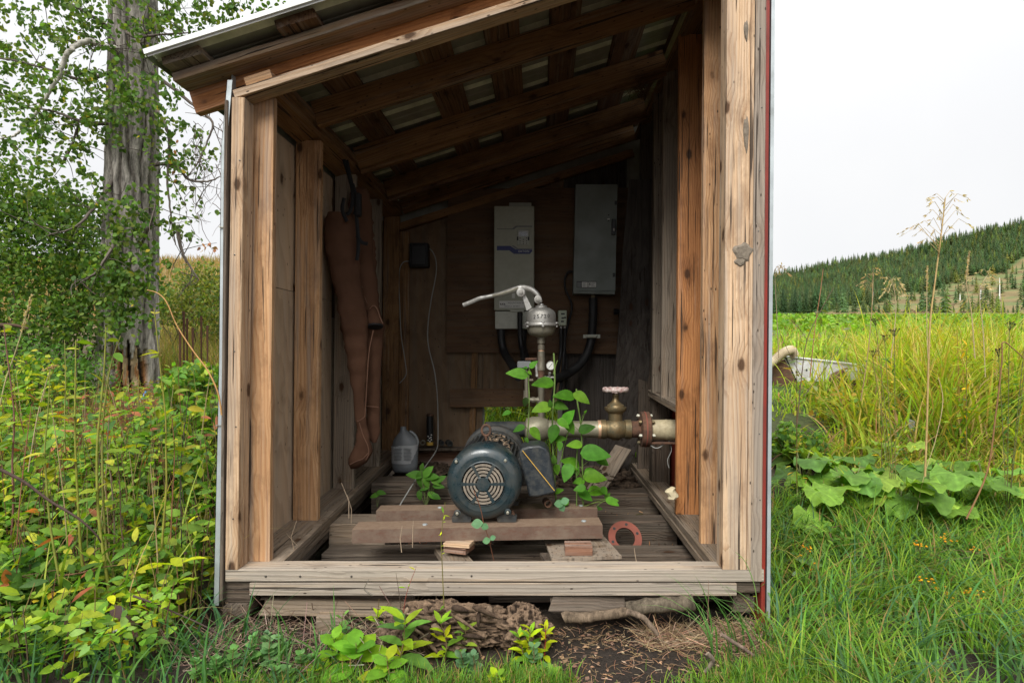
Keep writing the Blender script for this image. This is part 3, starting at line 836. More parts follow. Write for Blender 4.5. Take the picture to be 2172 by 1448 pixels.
# shims and blocks under the beams
piece('plank', (-.52, 3.16, .165), (-.34, 2.74, .175), .14, .035, VX, W_plank, "short plank lying askew under the left shim blocks", 'plank')
piece('wood_block', (-.49, 3.04, .225), (-.37, 3.0, .225), .11, .032, VY, W_block, "reddish shim block under the thin chipped one", 'wood block', 'shim blocks under the steel beam')
piece('wood_block', (-.495, 3.03, .254), (-.355, 3.0, .254), .12, .018, VY, W_pale, "thin chipped shim with a pale ragged edge", 'wood block', 'shim blocks under the steel beam')
piece('wood_block', (.130, 2.95, .245), (.270, 2.95, .245), .10, .044, VY, W_block, "reddish square-cut block beneath the right end of the front beam", 'wood block', 'shim blocks under the steel beam')
piece('wood_block', (.14, 2.87, .135), (.275, 2.87, .135), .10, .08, VY, W_plank, "lowest grey-brown block standing behind the sill", 'wood block', 'shim blocks under the steel beam')
for (pts, z, th, lab) in (([(1162, 1162), (1308, 1156), (1312, 1168), (1255, 1120), (1230, 1100), (1180, 1130)], 0, 0, ''),):
    pass
tag(quick('plank', *(lambda q: (q.v, q.f))((lambda m: (m.prism([(.06, 2.86, .205), (.42, 2.90, .207), (.35, 3.30, .205), (.02, 3.22, .203)], (0, 0, 1), .016), m)[1])(MB())), W_grey), "split grey board wedged flat under the right block", 'plank')
tag(quick('plank', *(lambda q: (q.v, q.f))((lambda m: (m.prism([(.035, 2.87, .180), (.40, 2.87, .183), (.43, 3.05, .180), (.0, 3.02, .178)], (0, 0, 1), .018), m)[1])(MB())), W_rot), "ragged rotten board below the split grey one", 'plank')
piece('plank', (.30, 3.02, .225), (.20, 3.42, .27), .12, .02, VX, W_plank, "diagonal grey board behind the right end of the front beam", 'plank')
piece('plank', (.42, 4.30, .20), (.70, 4.75, .46), .14, .02, VX, W_grey, "broken pale board leaning against the foot of the black plank", 'plank')
piece('plank', (.10, 4.6, .30), (.42, 4.5, .34), .12, .02, VY, W_rot, "rotten board end on the rubble under the pipe", 'plank')

# steel channel beams
def channel(a, b, w, h, label):
    a, b = Vector(a), Vector(b); X, Y, Z = frame(b - a, (0, 1, 0)); L = (b - a).length
    up = VZ; side = Z.cross(up).normalized() * -1
    prof = [(-w / 2, -h), (-w / 2, 0), (w / 2, 0), (w / 2, -h), (w / 2 - .007, -h), (w / 2 - .007, -.007), (-w / 2 + .007, -.007), (-w / 2 + .007, -h)]
    side = Vector((-Z.y, Z.x, 0)).normalized()
    vs = []
    n = 14
    for i in range(n + 1):
        c = a.lerp(b, i / n)
        for (s_, h_) in prof: vs.append(c + side * s_ + up * h_)
    fs = []
    for i in range(n):
        for k in range(8): fs.append((i * 8 + k, i * 8 + (k + 1) % 8, i * 8 + 8 + (k + 1) % 8, i * 8 + 8 + k))
    for e in (0, n):
        q = e * 8; fs += [(q, q + 1, q + 6, q + 7), (q + 1, q + 2, q + 5, q + 6), (q + 2, q + 3, q + 4, q + 5)]
    M = Matrix.Translation(a); vs = [v - a for v in vs]
    o = quick('steel_beam', vs, fs, M_chan, None, M=M); bm_fix(o.data)
    mb = MB()
    for (t_, s_) in ((.28, -.01), (.93, .0)):
        c = a.lerp(b, t_) + side * s_
        mb.lathe(c, VZ, [(0, .014), (.004, .014), (.006, .012), (.006, .0001)], 6)
    mb.build('bolt_head', M_galv, o)
    return tag(o, label, 'steel beam', 'steel channel beams under the motor')
channel((-.995, 3.055, .330), (.335, 3.12, .335), .14, .072, "front rust-red channel beam on shims nearest the sill")
channel((-.96, 3.37, .338), (.34, 3.42, .338), .12, .062, "rear rusty channel beam mostly hidden behind the motor")
# ================================================================== equipment in the shed
# ---- beige drive cabinet
YD = 5.0
def px(u, v, d): return P(u, v, d)
def boxuv(mb, u0, u1, v0, v1, y0, y1, bev=0.0):
    a, b = P(u0, v1, y0), P(u1, v0, y0)
    mb.box(((a.x + b.x) / 2, (y0 + y1) / 2, (a.z + b.z) / 2), (abs(b.x - a.x), y1 - y0, abs(b.z - a.z)), bev=bev)
drive = thing('drive_cabinet', P(1092, 697, YD), "tall beige drive cabinet with blue stripe and small display on the back wall", 'electrical cabinet')
mb = MB(); boxuv(mb, 1048, 1133, 437, 658, YD, 5.15, .004); mb.build('case', M_vfd, drive)
mb = MB(); boxuv(mb, 1050, 1133, 660, 697, YD + .012, 5.15, .003); mb.build('terminal_cover', M_vfd2, drive)
mb = MB(); boxuv(mb, 1080, 1127, 430, 440, 5.06, 5.15); mb.build('mounting_flange', M_vfd, drive)
for (u, v) in ((1054, 447), (1131 - 2, 447), (1053, 539), (1129, 540)):
    mb = MB(); mb.lathe(P(u, v, YD), -VY, [(0, .0001), (0, .009), (.003, .008), (.004, .0001)], 10); mb.build('screw', M_screw, drive)
def flatshape(pts, y, name, mat, parent, th=.0015):
    mb = MB(); mb.prism([P(u, v, y) for (u, v) in pts], (0, -1, 0), th); return mb.build(name, mat, parent)
flatshape([(1054, 485), (1086, 485), (1094, 479), (1129, 479), (1129, 481.5), (1097, 481.5), (1090, 486.5), (1054, 486.5)], YD, 'grey_stripe', M_greyp, drive)
flatshape([(1054, 521.5), (1082, 521.5), (1094, 529), (1129, 529.5), (1129, 533), (1124, 538.5), (1090, 538.5), (1080, 531), (1054, 531)], YD, 'blue_stripe', M_blue, drive)
flatshape([(1084, 520.8), (1090, 520.8), (1099, 527), (1129, 527), (1129, 529), (1096, 529)], YD, 'grey_stripe', M_greyp, drive)
def textobj(name, body, u, v, y, size, mat, parent, ext=.0006, sp=1.0, rot=0.0, n=-1):
    M = Matrix.Translation(P(u, v, y)) @ Matrix.Rotation(R(90), 4, 'X') @ Matrix.Rotation(rot, 4, 'Z')
    vs, fs = text_geo(body, size, ext, M, spacing=sp)
    return quick(name, vs, fs, mat, parent)
textobj('lettering', "EATON", 1111, 533.2, YD - .0022, .026, M_white, drive, sp=1.15)
kp = MB(); boxuv(kp, 1097, 1123, 487, 520, YD - .006, YD + .001, .003); kp = kp.build('keypad', simple("keypad grey", (0.40, 0.41, 0.35), .45, var=.05), drive)
mb = MB(); boxuv(mb, 1101, 1119, 491, 501, YD - .0085, YD - .006); mb.build('display', M_glass, kp)
for (u, v) in ((1103, 505), (1110, 508), (1117, 505), (1110, 513), (1103, 511), (1117, 511), (1103, 516), (1110, 517), (1117, 516)):
    mb = MB(); mb.lathe(P(u, v, YD - .006), -VY, [(0, .0001), (0, .005), (.0025, .0045), (.003, .0001)], 8); mb.build('button', M_ink, kp)
for (u, v) in ((1098, 506), (1121, 506)):
    mb = MB(); boxuv(mb, u - 1.5, u + 1.5, v - 4, v + 4, YD - .0075, YD - .006, .001); mb.build('button', M_ink, kp)
lb = MB(); boxuv(lb, 1059, 1112, 638, 653, YD - .001, YD + .001); lb = lb.build('label', M_white, drive)
textobj('lettering', "MOUNTAIN VI", 1094, 642.5, YD - .0022, .020, M_ink, lb, sp=1.1)
textobj('lettering', "mtnview.ca  250-838-9", 1086, 649.5, YD - .0022, .0145, M_ink, lb, sp=1.0)
mb = MB()
for k in range(3):
    p0 = P(1062 + k * 4, 645, YD - .0012)
    mb.box(p0, (.007, .001, .02), (Vector((.8, 0, .6)), VY, Vector((-.6, 0, .8))))
mb.build('emblem', M_ink, lb)
mb = MB(); boxuv(mb, 1086, 1092, 622, 632, YD - .001, YD + .0005); mb.build('sticker', M_white, drive)
mb = MB(); boxuv(mb, 1082, 1112, 657.5, 660.5, YD - .01, YD + .02); mb.build('drip_lip', M_vfd2, drive)

# ---- grey green disconnect box
disc = thing('electrical_box', P(1262, 625, 5.0), "tall grey green steel switch box with black side handle on the back wall", 'electrical box')
tl = [(1221, 391), (1309, 391), (1304, 624), (1216, 622)]
mb = MB(); pts = [P(u, v, 5.0) for (u, v) in tl]; mb.prism(pts, (0, 1, 0), .155); mb.build('case', M_disc, disc)
mb = MB(); mb.prism([P(u, v, 5.0) for (u, v) in ((1226, 393), (1309.5, 393), (1304.5, 617), (1221.5, 617))], (0, -1, 0), .012); door = mb.build('door', M_disc, disc)
mb = MB(); boxuv(mb, 1298, 1306, 464, 497, 4.955, 4.99, .003); h_ = mb.build('switch_handle', M_black, disc)
mb = MB(); boxuv(mb, 1301, 1304, 484, 490, 4.945, 4.956, .002); mb.build('lever_tip', M_alu, h_)
for (u, v) in ((1306, 430), (1302, 583)):
    mb = MB(); boxuv(mb, u - 2, u + 2.5, v - 4, v + 4, 4.975, 4.99); mb.build('latch', M_black, disc)
for (u, v) in ((1291, 456), (1291, 468)):
    mb = MB(); mb.lathe(P(u, v, 4.989), -VY, [(0, .0001), (0, .007), (.003, .006), (.003, .0001)], 8); mb.build('rivet', M_black, disc)
mb = MB(); boxuv(mb, 1288.5, 1293.5, 463.5, 466, 4.984, 4.989); mb.build('sticker', M_white, disc)
lbd = MB(); boxuv(lbd, 1223, 1265, 596.5, 610, 4.985, 4.989); lbd = lbd.build('label', M_ink, disc)
for (u0, u1, m_) in ((1224, 1232.5, M_greyp), (1234, 1246.5, M_white), (1248, 1264.5, M_white)):
    mb = MB(); boxuv(mb, u0, u1, 598, 609, 4.982, 4.985); mb.build('label_field', m_, lbd)
mb = MB()
for k in range(4): boxuv(mb, 1235.5, 1244 - (k % 2) * 3, 600 + k * 2.2, 600.8 + k * 2.2, 4.9805, 4.982)
for k in range(4): boxuv(mb, 1254, 1263 - (k % 3) * 2, 600 + k * 2.2, 600.8 + k * 2.2, 4.9805, 4.982)
mb.build('lettering', M_greyp, lbd)
flatshape([(1250.5, 599), (1252.5, 599), (1251.5, 602.5), (1253, 602.5), (1250.3, 608), (1250.8, 604), (1249.6, 604)], 4.9815, 'lightning_mark', M_ink, lbd, .001)

# ---- small black box with two thin cables, far left of back wall
jb = thing('junction_box', P(890, 560, 5.15), "small black box in the dark left part of the back wall with two thin cables", 'electrical box')
mb = MB(); boxuv(mb, 868, 908, 515, 566, 5.13, 5.215, .006); mb.build('case', M_black, jb)
mb = MB(); boxuv(mb, 872, 904, 519, 562, 5.115, 5.13, .006); mb.build('lid', simple("black lid", (.025, .025, .026), .35), jb)
def cable(name, pts, r_, mat, label, cat='cable', n=8, group=None, seg=8):
    mb = MB(); mb.tube(spline(pts, seg), r_, n)
    return tag(mb.build(name, mat, None, True, angle=60), label, cat, group)
cable('cable', [P(908, 526, 5.17), P(917, 533, 5.14), P(924, 550, 5.12), P(925, 580, 5.12), P(914, 640, 5.12), P(907, 700, 5.1), P(910, 740, 5.1), P(922, 790, 5.1), P(928, 850, 5.1), P(929, 930, 5.05), P(925, 955, 4.9), P(905, 985, 4.6), P(880, 1020, 4.0), P(848, 1072, 3.6), P(846, 1085, 3.55)], .0048, M_cable, "long thin grey cable from the small black box's right side down to the floor")
cable('cable', [P(868, 554, 5.17), P(856, 556, 5.14), P(848, 570, 5.13), P(846, 600, 5.13), P(848, 650, 5.13), P(851, 710, 5.13), P(860, 770, 5.13), P(861, 795, 5.13), P(848, 812, 5.17)], .0042, M_cable, "short thin grey cable looping from the left side of the small black box")

# ---- outlet on the panel
ol = thing('outlet', P(1194, 695, 4.98), "pale green outlet box with black sockets beside the primer pump", 'outlet')
mb = MB(); boxuv(mb, 1184, 1202, 658, 690, 4.98, 5.15, .004); mb.build('plate', M_outlet, ol)
for (u0, u1, v0, v1) in ((1190, 1198, 664, 667), (1191, 1196, 673, 676), (1196, 1201, 672, 675), (1190, 1196, 680, 683)):
    mb = MB(); boxuv(mb, u0, u1, v0, v1, 4.977, 4.981); mb.build('socket', M_ink, ol)
mb = MB(); mb.tube(spline([P(1180, 668, 4.99), P(1178, 672, 4.97), P(1178, 684, 4.97), P(1183, 688, 5.0)], 5), .008, 8); mb.build('cover_hook', M_black, ol, True)
for u in (1190, 1198):
    mb = MB(); mb.lathe(P(u, 689, 5.03), -VZ, [(0, .012), (.03, .012), (.03, .0001)], 10); mb.build('gland', M_alu, ol)

# ---- conduits
def conduit(pts, r_, label, flex=True):
    c = spline([P(*p) for p in pts], 14)
    rad = [r_ * (1 + (.05 if (i % 2) and flex else 0)) for i in range(len(c))]
    mb = MB(); mb.tube(c, rad, 12)
    return tag(mb.build('conduit', M_rubber, None, True, angle=60), label, 'conduit', 'black conduits of the back wall')
conduit([(1063, 699, 5.05), (1064, 725, 5.04), (1071, 750, 5.0), (1085, 772, 4.8), (1100, 800, 4.5)], .034, "thick black conduit from under the left end of the beige cabinet")
conduit([(1103, 662, 4.96), (1103, 690, 4.95), (1104, 720, 4.95), (1108, 745, 4.9), (1112, 775, 4.7)], .022, "black conduit running down the front of the beige cabinet's lower cover")
conduit([(1110, 700, 5.06), (1108, 730, 5.05), (1114, 760, 4.9), (1117, 800, 4.6)], .034, "black conduit from under the beige cabinet's right end, close behind the primer pump")
big = conduit([(1258, 632, 5.06), (1258, 660, 5.06), (1255, 712, 5.06), (1247, 745, 5.04), (1230, 772, 5.0), (1205, 792, 4.9), (1180, 802, 4.7), (1150, 806, 4.5)], .037, "thickest black conduit curving from the grey green box towards the motor")
conduit([(1190, 694, 5.04), (1190, 740, 5.03), (1185, 775, 4.95), (1175, 830, 4.6), (1170, 860, 4.4)], .016, "thin black conduit below the outlet, the left one of two", False)
conduit([(1199, 694, 5.04), (1197, 740, 5.03), (1193, 790, 4.9), (1186, 850, 4.5)], .014, "thin black conduit below the outlet, the right one of two", False)
mb = MB(); mb.lathe(P(1258, 624, 5.06), -VZ, [(0, .02), (.012, .028), (.03, .028), (.034, .022), (.05, .022)], 12)
tag(mb.build('conduit_connector', M_brass, None, True), "brass connector under the grey green box", 'connector')
cl = MB(); cl.box(P(1255, 713, 5.01), (.15, .004, .03)); cl.tube([P(1243, 713, 5.02), P(1247, 713, 4.985), P(1263, 713, 4.985), P(1267, 713, 5.02)], .012, 6)
tag(cl.build('pipe_strap', M_vfd2), "pale strap holding the thick conduit to the back panel", 'strap')
cable('cable', [P(1215, 576, 5.1), P(1204, 578, 5.1), P(1198, 595, 5.1), P(1200, 615, 5.1), P(1211, 640, 5.1), P(1212, 660, 5.1), P(1204, 690, 5.08), P(1198, 730, 5.08), P(1202, 780, 5.05), P(1200, 850, 5.0)], .010, M_rubber, "thin black cable wandering down between outlet and grey green box")
# rubber stop at panel edge
kn = MB(); kn.lathe(P(1302, 661, 5.02), VX, [(0, .0001), (0, .03), (.03, .026), (.045, .022), (.05, .012), (.085, .010), (.085, .0001)], 14)
tag(kn.build('knob', M_black, None, True), "black rubber knob at the right edge of the back panel", 'knob')

# ---- electric motor
mc = P(1025, 1026, 3.05); RM = .2065
mot = thing('electric_motor', (mc.x, 3.35, .338), "dark teal electric motor with round slotted fan cover on the steel beams", 'electric motor')
y0 = mc.y
# fan cover: rim by lathe (axis +Y), face is a slotted polar grid
cov = MB()
cov.lathe((mc.x, y0, mc.z), VY, [(.0, .150), (.004, .168), (.014, .186), (.034, .199), (.06, .2055), (.12, .2065), (.155, .2065), (.155, .200), (.06, .199), (.03, .188), (.012, .160)], 72)
cover = cov.build('fan_cover', M_motor, mot, True, angle=40)
# face
rads = [0.0, .036, .0435, .0535, .0610, .0720, .0795, .0905, .0980, .1085, .1165, .122, .136, .150]
slot = {1, 3, 5, 7, 9}; slot = {1: 1, 3: 1, 5: 1, 7: 1, 9: 1}
na = 144
vs, fs = [], []
for i, r_ in enumerate(rads):
    for k in range(na):
        a = 2 * math.pi * k / na
        yy = y0 + (-.004 if r_ < .12 else 0) + (0.0 if r_ > .04 else -.003)
        vs.append((mc.x + math.cos(a) * max(r_, .0008), yy, mc.z + math.sin(a) * max(r_, .0008)))
fmat = []
for i in range(len(rads) - 1):
    rm = (rads[i] + rads[i + 1]) / 2
    for k in range(na):
        am = (k + .5) / na * 360
        ds = min(abs((am - s_ + 180) % 360 - 180) for s_ in (0, 60, 120, 180, 240, 300))
        spoke = ds * math.pi / 180 * rm < .0055 + .004 * (rm / .11)
        if i in slot and not spoke: continue
        fs.append((i * na + k, i * na + (k + 1) % na, (i + 1) * na + (k + 1) % na, (i + 1) * na + k)); fmat.append(1 if (i in (2, 4, 6, 8) and not spoke) else 0)
gr = quick('grille', vs, fs, M_motor, cover, mats=[M_motor, M_dust], midx=fmat); bm_fix(gr.data)
md = gr.modifiers.new("th", 'SOLIDIFY'); md.thickness = .005; md.offset = 0
mb = MB(); mb.lathe((mc.x, y0 + .04, mc.z), VY, [(0, .0001), (0, .185), (.01, .185)], 40); mb.build('cover_back', M_black, cover)
# fan blades visible through slots
mb = MB()
for k in range(9):
    a = 2 * math.pi * k / 9; d_ = Vector((math.cos(a), 0, math.sin(a))); t_ = Vector((-math.sin(a), 0, math.cos(a)))
    mb.box(Vector((mc.x, y0 + .026, mc.z)) + d_ * .075, (.10, .02, .006), (d_, VY, t_))
mb.build('fan', M_dust, cover)
# arc lettering, embossed
word = "BALDOR"
mbv = MB()
for i, ch in enumerate(word):
    a = R(90 + (2.5 - i) * 9.2); rr = .1325
    c = Vector((mc.x + math.cos(a) * rr, y0 - .001, mc.z + math.sin(a) * rr))
    M = Matrix.Translation(c) @ Matrix.Rotation(-(a - math.pi / 2), 4, 'Y') @ Matrix.Rotation(R(90), 4, 'X')
    v_, f_ = text_geo(ch, .026, .0018, M)
    mbv._add(v_, f_)
mbv.build('embossed_lettering', M_motor, cover)
# corner screws in dimples
for (du, dv) in ((-57, -48), (47, -50), (-55, 62), (52, 60)):
    c = P(1025 + du, 1026 + dv, y0 + .012)
    mb = MB(); mb.lathe(c + VY * .006, -VY, [(0, .018), (.004, .018), (.006, .012)], 14); mb.build('screw_recess', M_motor, cover, True)
    mb = MB(); mb.lathe(c, -VY, [(0, .0085), (.012, .0085), (.014, .006), (.014, .0001)], 10); mb.build('cover_screw', M_screw, cover)
# frame with cooling fins
fr = MB()
fr.lathe((mc.x, y0 + .14, mc.z), VY, [(0, .0001), (0, .176), (.44, .176), (.44, .0001)], 48)
for k in range(40):
    a = 2 * math.pi * k / 40
    if R(252) < a < R(288): continue
    d_ = Vector((math.cos(a), 0, math.sin(a))); t_ = Vector((-math.sin(a), 0, math.cos(a)))
    fr.box(Vector((mc.x, y0 + .36, mc.z)) + d_ * .186, (.028, .40, .005), (d_, VY, t_))
fr.build('frame', M_motord, mot)
mb = MB(); mb.lathe((mc.x, y0 + .155, mc.z), VY, [(0, .0001), (0, .196), (.03, .2), (.045, .2), (.045, .175)], 48); mb.build('end_ring', M_motord, mot, True)
mb = MB(); mb.lathe((mc.x, y0 + .56, mc.z), VY, [(0, .176), (.0, .203), (.05, .205), (.065, .19), (.08, .13), (.085, .0001)], 48); mb.build('end_bell', M_motord, mot, True)
for sx in (-1, 1):
    for yy in (3.13, 3.45):
        mb = MB()
        pr = [(mc.x + sx * .075, .335), (mc.x + sx * .175, .335), (mc.x + sx * .178, .362), (mc.x + sx * .15, .372), (mc.x + sx * .115, .44), (mc.x + sx * .06, .40)]
        mb.prism([Vector((a_, yy - .03, b_)) for (a_, b_) in pr], (0, 1, 0), .06)
        f_ = mb.build('foot', M_motord, mot)
        mb = MB(); mb.lathe((mc.x + sx * .155, yy, .36), VZ, [(0, .012), (.012, .012), (.018, .007), (.03, .007), (.03, .0001)], 6); mb.build('bolt', M_rust, f_)
# lifting eye
mb = MB(); c = P(1031, 915, 3.42)
ring_ = [c + Vector((math.cos(t) * .026, .2 * math.sin(t) * .02, math.sin(t) * .032 + .008)) for t in np.linspace(0, 2 * math.pi, 20)]
mb.tube(ring_, .0075, 8); mb.tube([c + Vector((0, 0, -.026)), c + Vector((0, 0, -.07))], .010, 8)
mb.build('lifting_eye', M_rust, mot, True)
# terminal box
tb = MB(); yb = 3.17
ol_ = []
for (u, v) in [(1100, 960), (1106, 951), (1120, 946), (1144, 944), (1157, 949), (1165, 961), (1169, 980), (1180, 1040), (1178, 1046), (1140, 1054), (1122, 1054)]: ol_.append(P(u, v, yb))
tb.prism(ol_, (0, 1, 0), .20); tbo = tb.build('terminal_box', M_box, mot)
bv = tbo.modifiers.new("b", 'BEVEL'); bv.width = .012; bv.segments = 3; bv.angle_limit = R(50)
tbo.data.polygons.foreach_set("use_smooth", [True] * len(tbo.data.polygons)); sharp_by_angle(tbo.data, 30)
mb = MB(); mb.tube([P(1108, 955, 3.155), P(1140, 995, 3.155), P(1176, 1040, 3.155)], .0022, 5); mb.build('tie_wire', M_yellow, tbo)
mb = MB(); mb.box((mc.x + .21, 3.32, mc.z + .02), (.06, .12, .16), bev=.01); mb.build('box_neck', M_motord, tbo)
mb = MB(); mb.lathe(P(1163, 1068, 3.25), Vector((.25, -1, 0)), [(-.06, .022), (0, .022), (0, .016), (-.05, .016)], 14); mb.build('conduit_hub', M_rust, tbo, True)
# leaf litter caught on the fins
vsx, fsx = [], []
mb = MB()
rs_ = random.Random(3)
for k in range(46):
    a = R(rs_.uniform(48, 92)); d_ = Vector((math.cos(a), 0, math.sin(a)))
    c = Vector((mc.x, y0 + rs_.uniform(.2, .5), mc.z)) + d_ * .20
    e = Vector((rs_.uniform(-1, 1), rs_.uniform(-1, 1), rs_.uniform(-.3, .3))).normalized() * rs_.uniform(.008, .02); g = e.cross(VZ) * .5
    mb.prism([c - e, c + g, c + e, c - g], (0, 0, 1), .0015)
tag(mb.build('leaf_litter', simple("dry litter", (.20, .14, .09), .9, var=.5, vscale=60)), "dry leaf crumbs caught on top of the motor's fins", 'leaf litter', kind='stuff')

# ---- pump, discharge pipe line, gate valve
YP = 3.85; zp = P(0, 910, YP).z
pump = thing('water_pump', (-.28, YP, .33), "black cast iron pump casing behind the motor", 'pump')
mb = MB(); mb.lathe((-.30, 3.64, .575), VY, [(0, .0001), (0, .12), (.03, .17), (.06, .205), (.16, .21), (.20, .18), (.24, .10), (.24, .0001)], 40); mb.build('volute', M_motord, pump, True)
mb = MB(); mb.tube([(-.36, 3.78, .74), (-.2, 3.83, zp), (-.09, YP, zp)], [.06, .058, .05], 16); mb.build('outlet_neck', M_motord, pump, True)
mb = MB(); mb.box((-.30, 3.76, .40), (.26, .12, .14), bev=.02); mb.build('pedestal', M_motord, pump)

line = thing('discharge_pipe', (.4, YP, .65), "pipe line with brass gate valve and rusty flange leaving through the right wall", 'pipe')
O = Vector((0, YP, zp))
def lx(name, x0, prof, mat, parent=line, n=28):
    mb = MB(); mb.lathe(Vector((x0, YP, zp)), VX, prof, n); return mb.build(name, mat, parent, True)
lx('union_fitting', -.10, [(0, .0001), (0, .055), (.01, .075), (.05, .086), (.11, .086), (.15, .07), (.16, .062), (.20, .062), (.20, .0001)], M_steelp)
lx('pipe_section', .10, [(0, .055), (.31, .057)], M_steelp)
lx('collar', .395, [(0, .05), (0, .062), (.018, .062), (.018, .05)], M_copper)
gv = lx('gate_valve', .413, [(0, .05), (0, .066), (.035, .066), (.04, .056), (.06, .062), (.085, .075), (.12, .075), (.145, .062), (.16, .056), (.165, .066), (.205, .066), (.205, .05)], M_brass)
gx = .515
mb = MB(); mb.lathe((gx, YP, zp + .02), VZ, [(0, .045), (.05, .046), (.09, .05), (.105, .068), (.118, .075), (.13, .075), (.131, .062), (.145, .058), (.16, .036), (.175, .024), (.20, .02), (.215, .022), (.225, .013), (.24, .013)], 24)
mb.build('valve_bonnet', M_brass, gv, True)
# handwheel
hw = MB(); hz = zp + .265
Rw = .075
pts = [Vector((gx + math.cos(t) * Rw * (1 + .035 * math.cos(7 * t)), YP + math.sin(t) * Rw * (1 + .035 * math.cos(7 * t)), hz + .004)) for t in np.linspace(0, 2 * math.pi, 57)]
hw.tube(pts, .014, 10)
for k in range(10):
    a = 2 * math.pi * k / 10; hw.lathe((gx + math.cos(a) * Rw, YP + math.sin(a) * Rw, hz + .004), (math.cos(a), math.sin(a), 0), [(-.012, .0001), (-.01, .016), (.006, .018), (.013, .012), (.014, .0001)], 8)
hw.lathe((gx, YP, hz - .02), VZ, [(0, .018), (.0, .024), (.02, .022), (.03, .012), (.03, .0001)], 14)
for k in range(5):
    a = 2 * math.pi * k / 5 + .3
    hw.tube([(gx + math.cos(a) * .015, YP + math.sin(a) * .015, hz - .012), (gx + math.cos(a) * .07, YP + math.sin(a) * .07, hz + .002)], [.008, .006], 6)
hw.build('handwheel', M_hwheel, gv, True)
lx('nipple', .615, [(0, .048), (.01, .056), (.05, .056), (.055, .062), (.085, .064)], M_rust)
fl = lx('flange', .675, [(0, .05), (.01, .118), (.034, .12), (.036, .11), (.038, .11), (.040, .12), (.064, .12), (.07, .114), (.074, .06)], M_rust)
mb = MB(); mb.lathe(Vector((.7085, YP, zp)), VX, [(0, .1205), (.004, .122), (.008, .1205)], 40); mb.build('gasket', M_orange, fl)
for k in range(6):
    a = 2 * math.pi * (k + .35) / 6
    c = Vector((.66, YP + math.cos(a) * .09, zp + math.sin(a) * .09))
    mb = MB(); mb.tube([c, c + VX * .11], .007, 6); mb.lathe(c + VX * .004, VX, [(0, .0001), (0, .014), (.014, .014), (.014, .0001)], 6); mb.lathe(c + VX * .09, VX, [(0, .0001), (0, .014), (.014, .014), (.014, .0001)], 6)
    mb.build('flange_bolt', M_screw if k % 2 else M_brass, fl)
# cream pipe leaving through the wall, rising a little towards the right
mb = MB(); c0 = Vector((.745, YP - .01, zp)); c1 = Vector((1.35, YP - .16, zp + .01))
dd = (c1 - c0)
mb.lathe(c0, dd, [(0, .05), (0, .066), (.02, .0665), (.105, .068), (.107, .0705), (.112, .0705), (.115, .0685), (.2, .069), (.203, .072), (.21, .072), (.213, .0695), (.5, .07), (.62, .07), (.62, .0001)], 32)
mb.build('pipe_section', M_hose, line, True)["label"] = "stained cream pipe section"
mb = MB(); mb.box((.90, YP - .03, zp - .083), (.36, .10, .014), bev=.003); mb.build('support_strap', M_rust, line)
for (w, pp) in ((.003, [P(1372, 938, 3.8), P(1392, 950, 3.78), P(1412, 940, 3.8), P(1420, 935, 3.8)]), (.0025, [P(1421, 938, 3.8), P(1424, 955, 3.8), P(1416, 975, 3.8), P(1419, 992, 3.8)])):
    mb = MB(); mb.tube(spline(pp, 6), w, 5); mb.build('loose_wire', M_cable, line)

# ---- hand primer pump on its riser
hpx = P(1148, 0, YP).x
hp = thing('hand_primer_pump', (hpx, YP, zp), "hand primer pump with silver bowl and long lever on a pipe riser", 'hand pump')
def lz_(name, prof, mat, parent=hp, x=hpx, y=YP, n=28, ax=VZ):
    """prof given as (v pixel, radius m)"""
    mb = MB(); mb.lathe((x, y, 0), ax, [(P(0, v, YP).z, r_) for (v, r_) in prof], n); return mb.build(name, mat, parent, True)
bowl = lz_('bowl', [(716, .026), (713, .045), (710, .075), (704, .09), (696, .0985), (690.5, .0985), (690, .118)], M_alud)
lz_('clamp_ring', [(692, .100), (692, .117), (690, .119), (687.5, .119), (686, .116), (686, .100)], M_alu)
for k in range(6):
    a = 2 * math.pi * (k + .5) / 6 + .1
    c = Vector((hpx + math.cos(a) * .113, YP + math.sin(a) * .113, P(0, 689, YP).z))
    mb = MB(); mb.tube([c - VZ * .016, c + VZ * .016], .006, 6); mb.lathe(c + VZ * .009, VZ, [(0, .011), (.007, .011), (.007, .0001)], 6); mb.lathe(c - VZ * .016, VZ, [(0, .0001), (0, .011), (.007, .011)], 6)
    mb.build('clamp_bolt', M_alu, hp)
dome = lz_('dome', [(686.5, .100), (684, .101), (670, .1005), (663, .096), (658, .082), (655, .066), (653.5, .058), (653, .040), (650, .040), (648.5, .036), (647, .018), (644, .016), (643, .0001)], M_alu)
for k, ch in enumerate("25720"):
    rr = .1022; a = R(-90 - 22 + (k - .3) * 13.5)
    c = Vector((hpx + math.cos(a) * rr, YP + math.sin(a) * rr, P(0, 674.0 - k * .5, YP).z))
    M = Matrix.Translation(c) @ Matrix.Rotation(a + math.pi / 2, 4, 'Z') @ Matrix.Rotation(R(90), 4, 'X') @ Matrix.Rotation(R(-6 + 5 * (k % 2)), 4, 'Z')
    v_, f_ = text_geo(ch, .036, .0004, M)
    q_ = quick('handwritten_number', v_, f_, M_ink, dome)
lz_('neck', [(716, .0), (716, .028), (728, .027), (729, .02), (732, .02), (733, .024), (742, .024), (742, .0)], M_galvp)
lz_('copper_union', [(741.5, .0), (741.5, .021), (745, .021), (745, .0)], M_copper)
lz_('riser_pipe', [(745, .025), (778, .026), (780, .028), (785, .028), (786, .023), (800, .022), (801, .026), (815, .025), (850, .019), (852, .027), (866, .027), (868, .022), (905, .022)], M_galvp)
lz_('riser_pipe', [(782, .0), (782, .024), (800, .023), (800, .0)], M_rust, n=20)
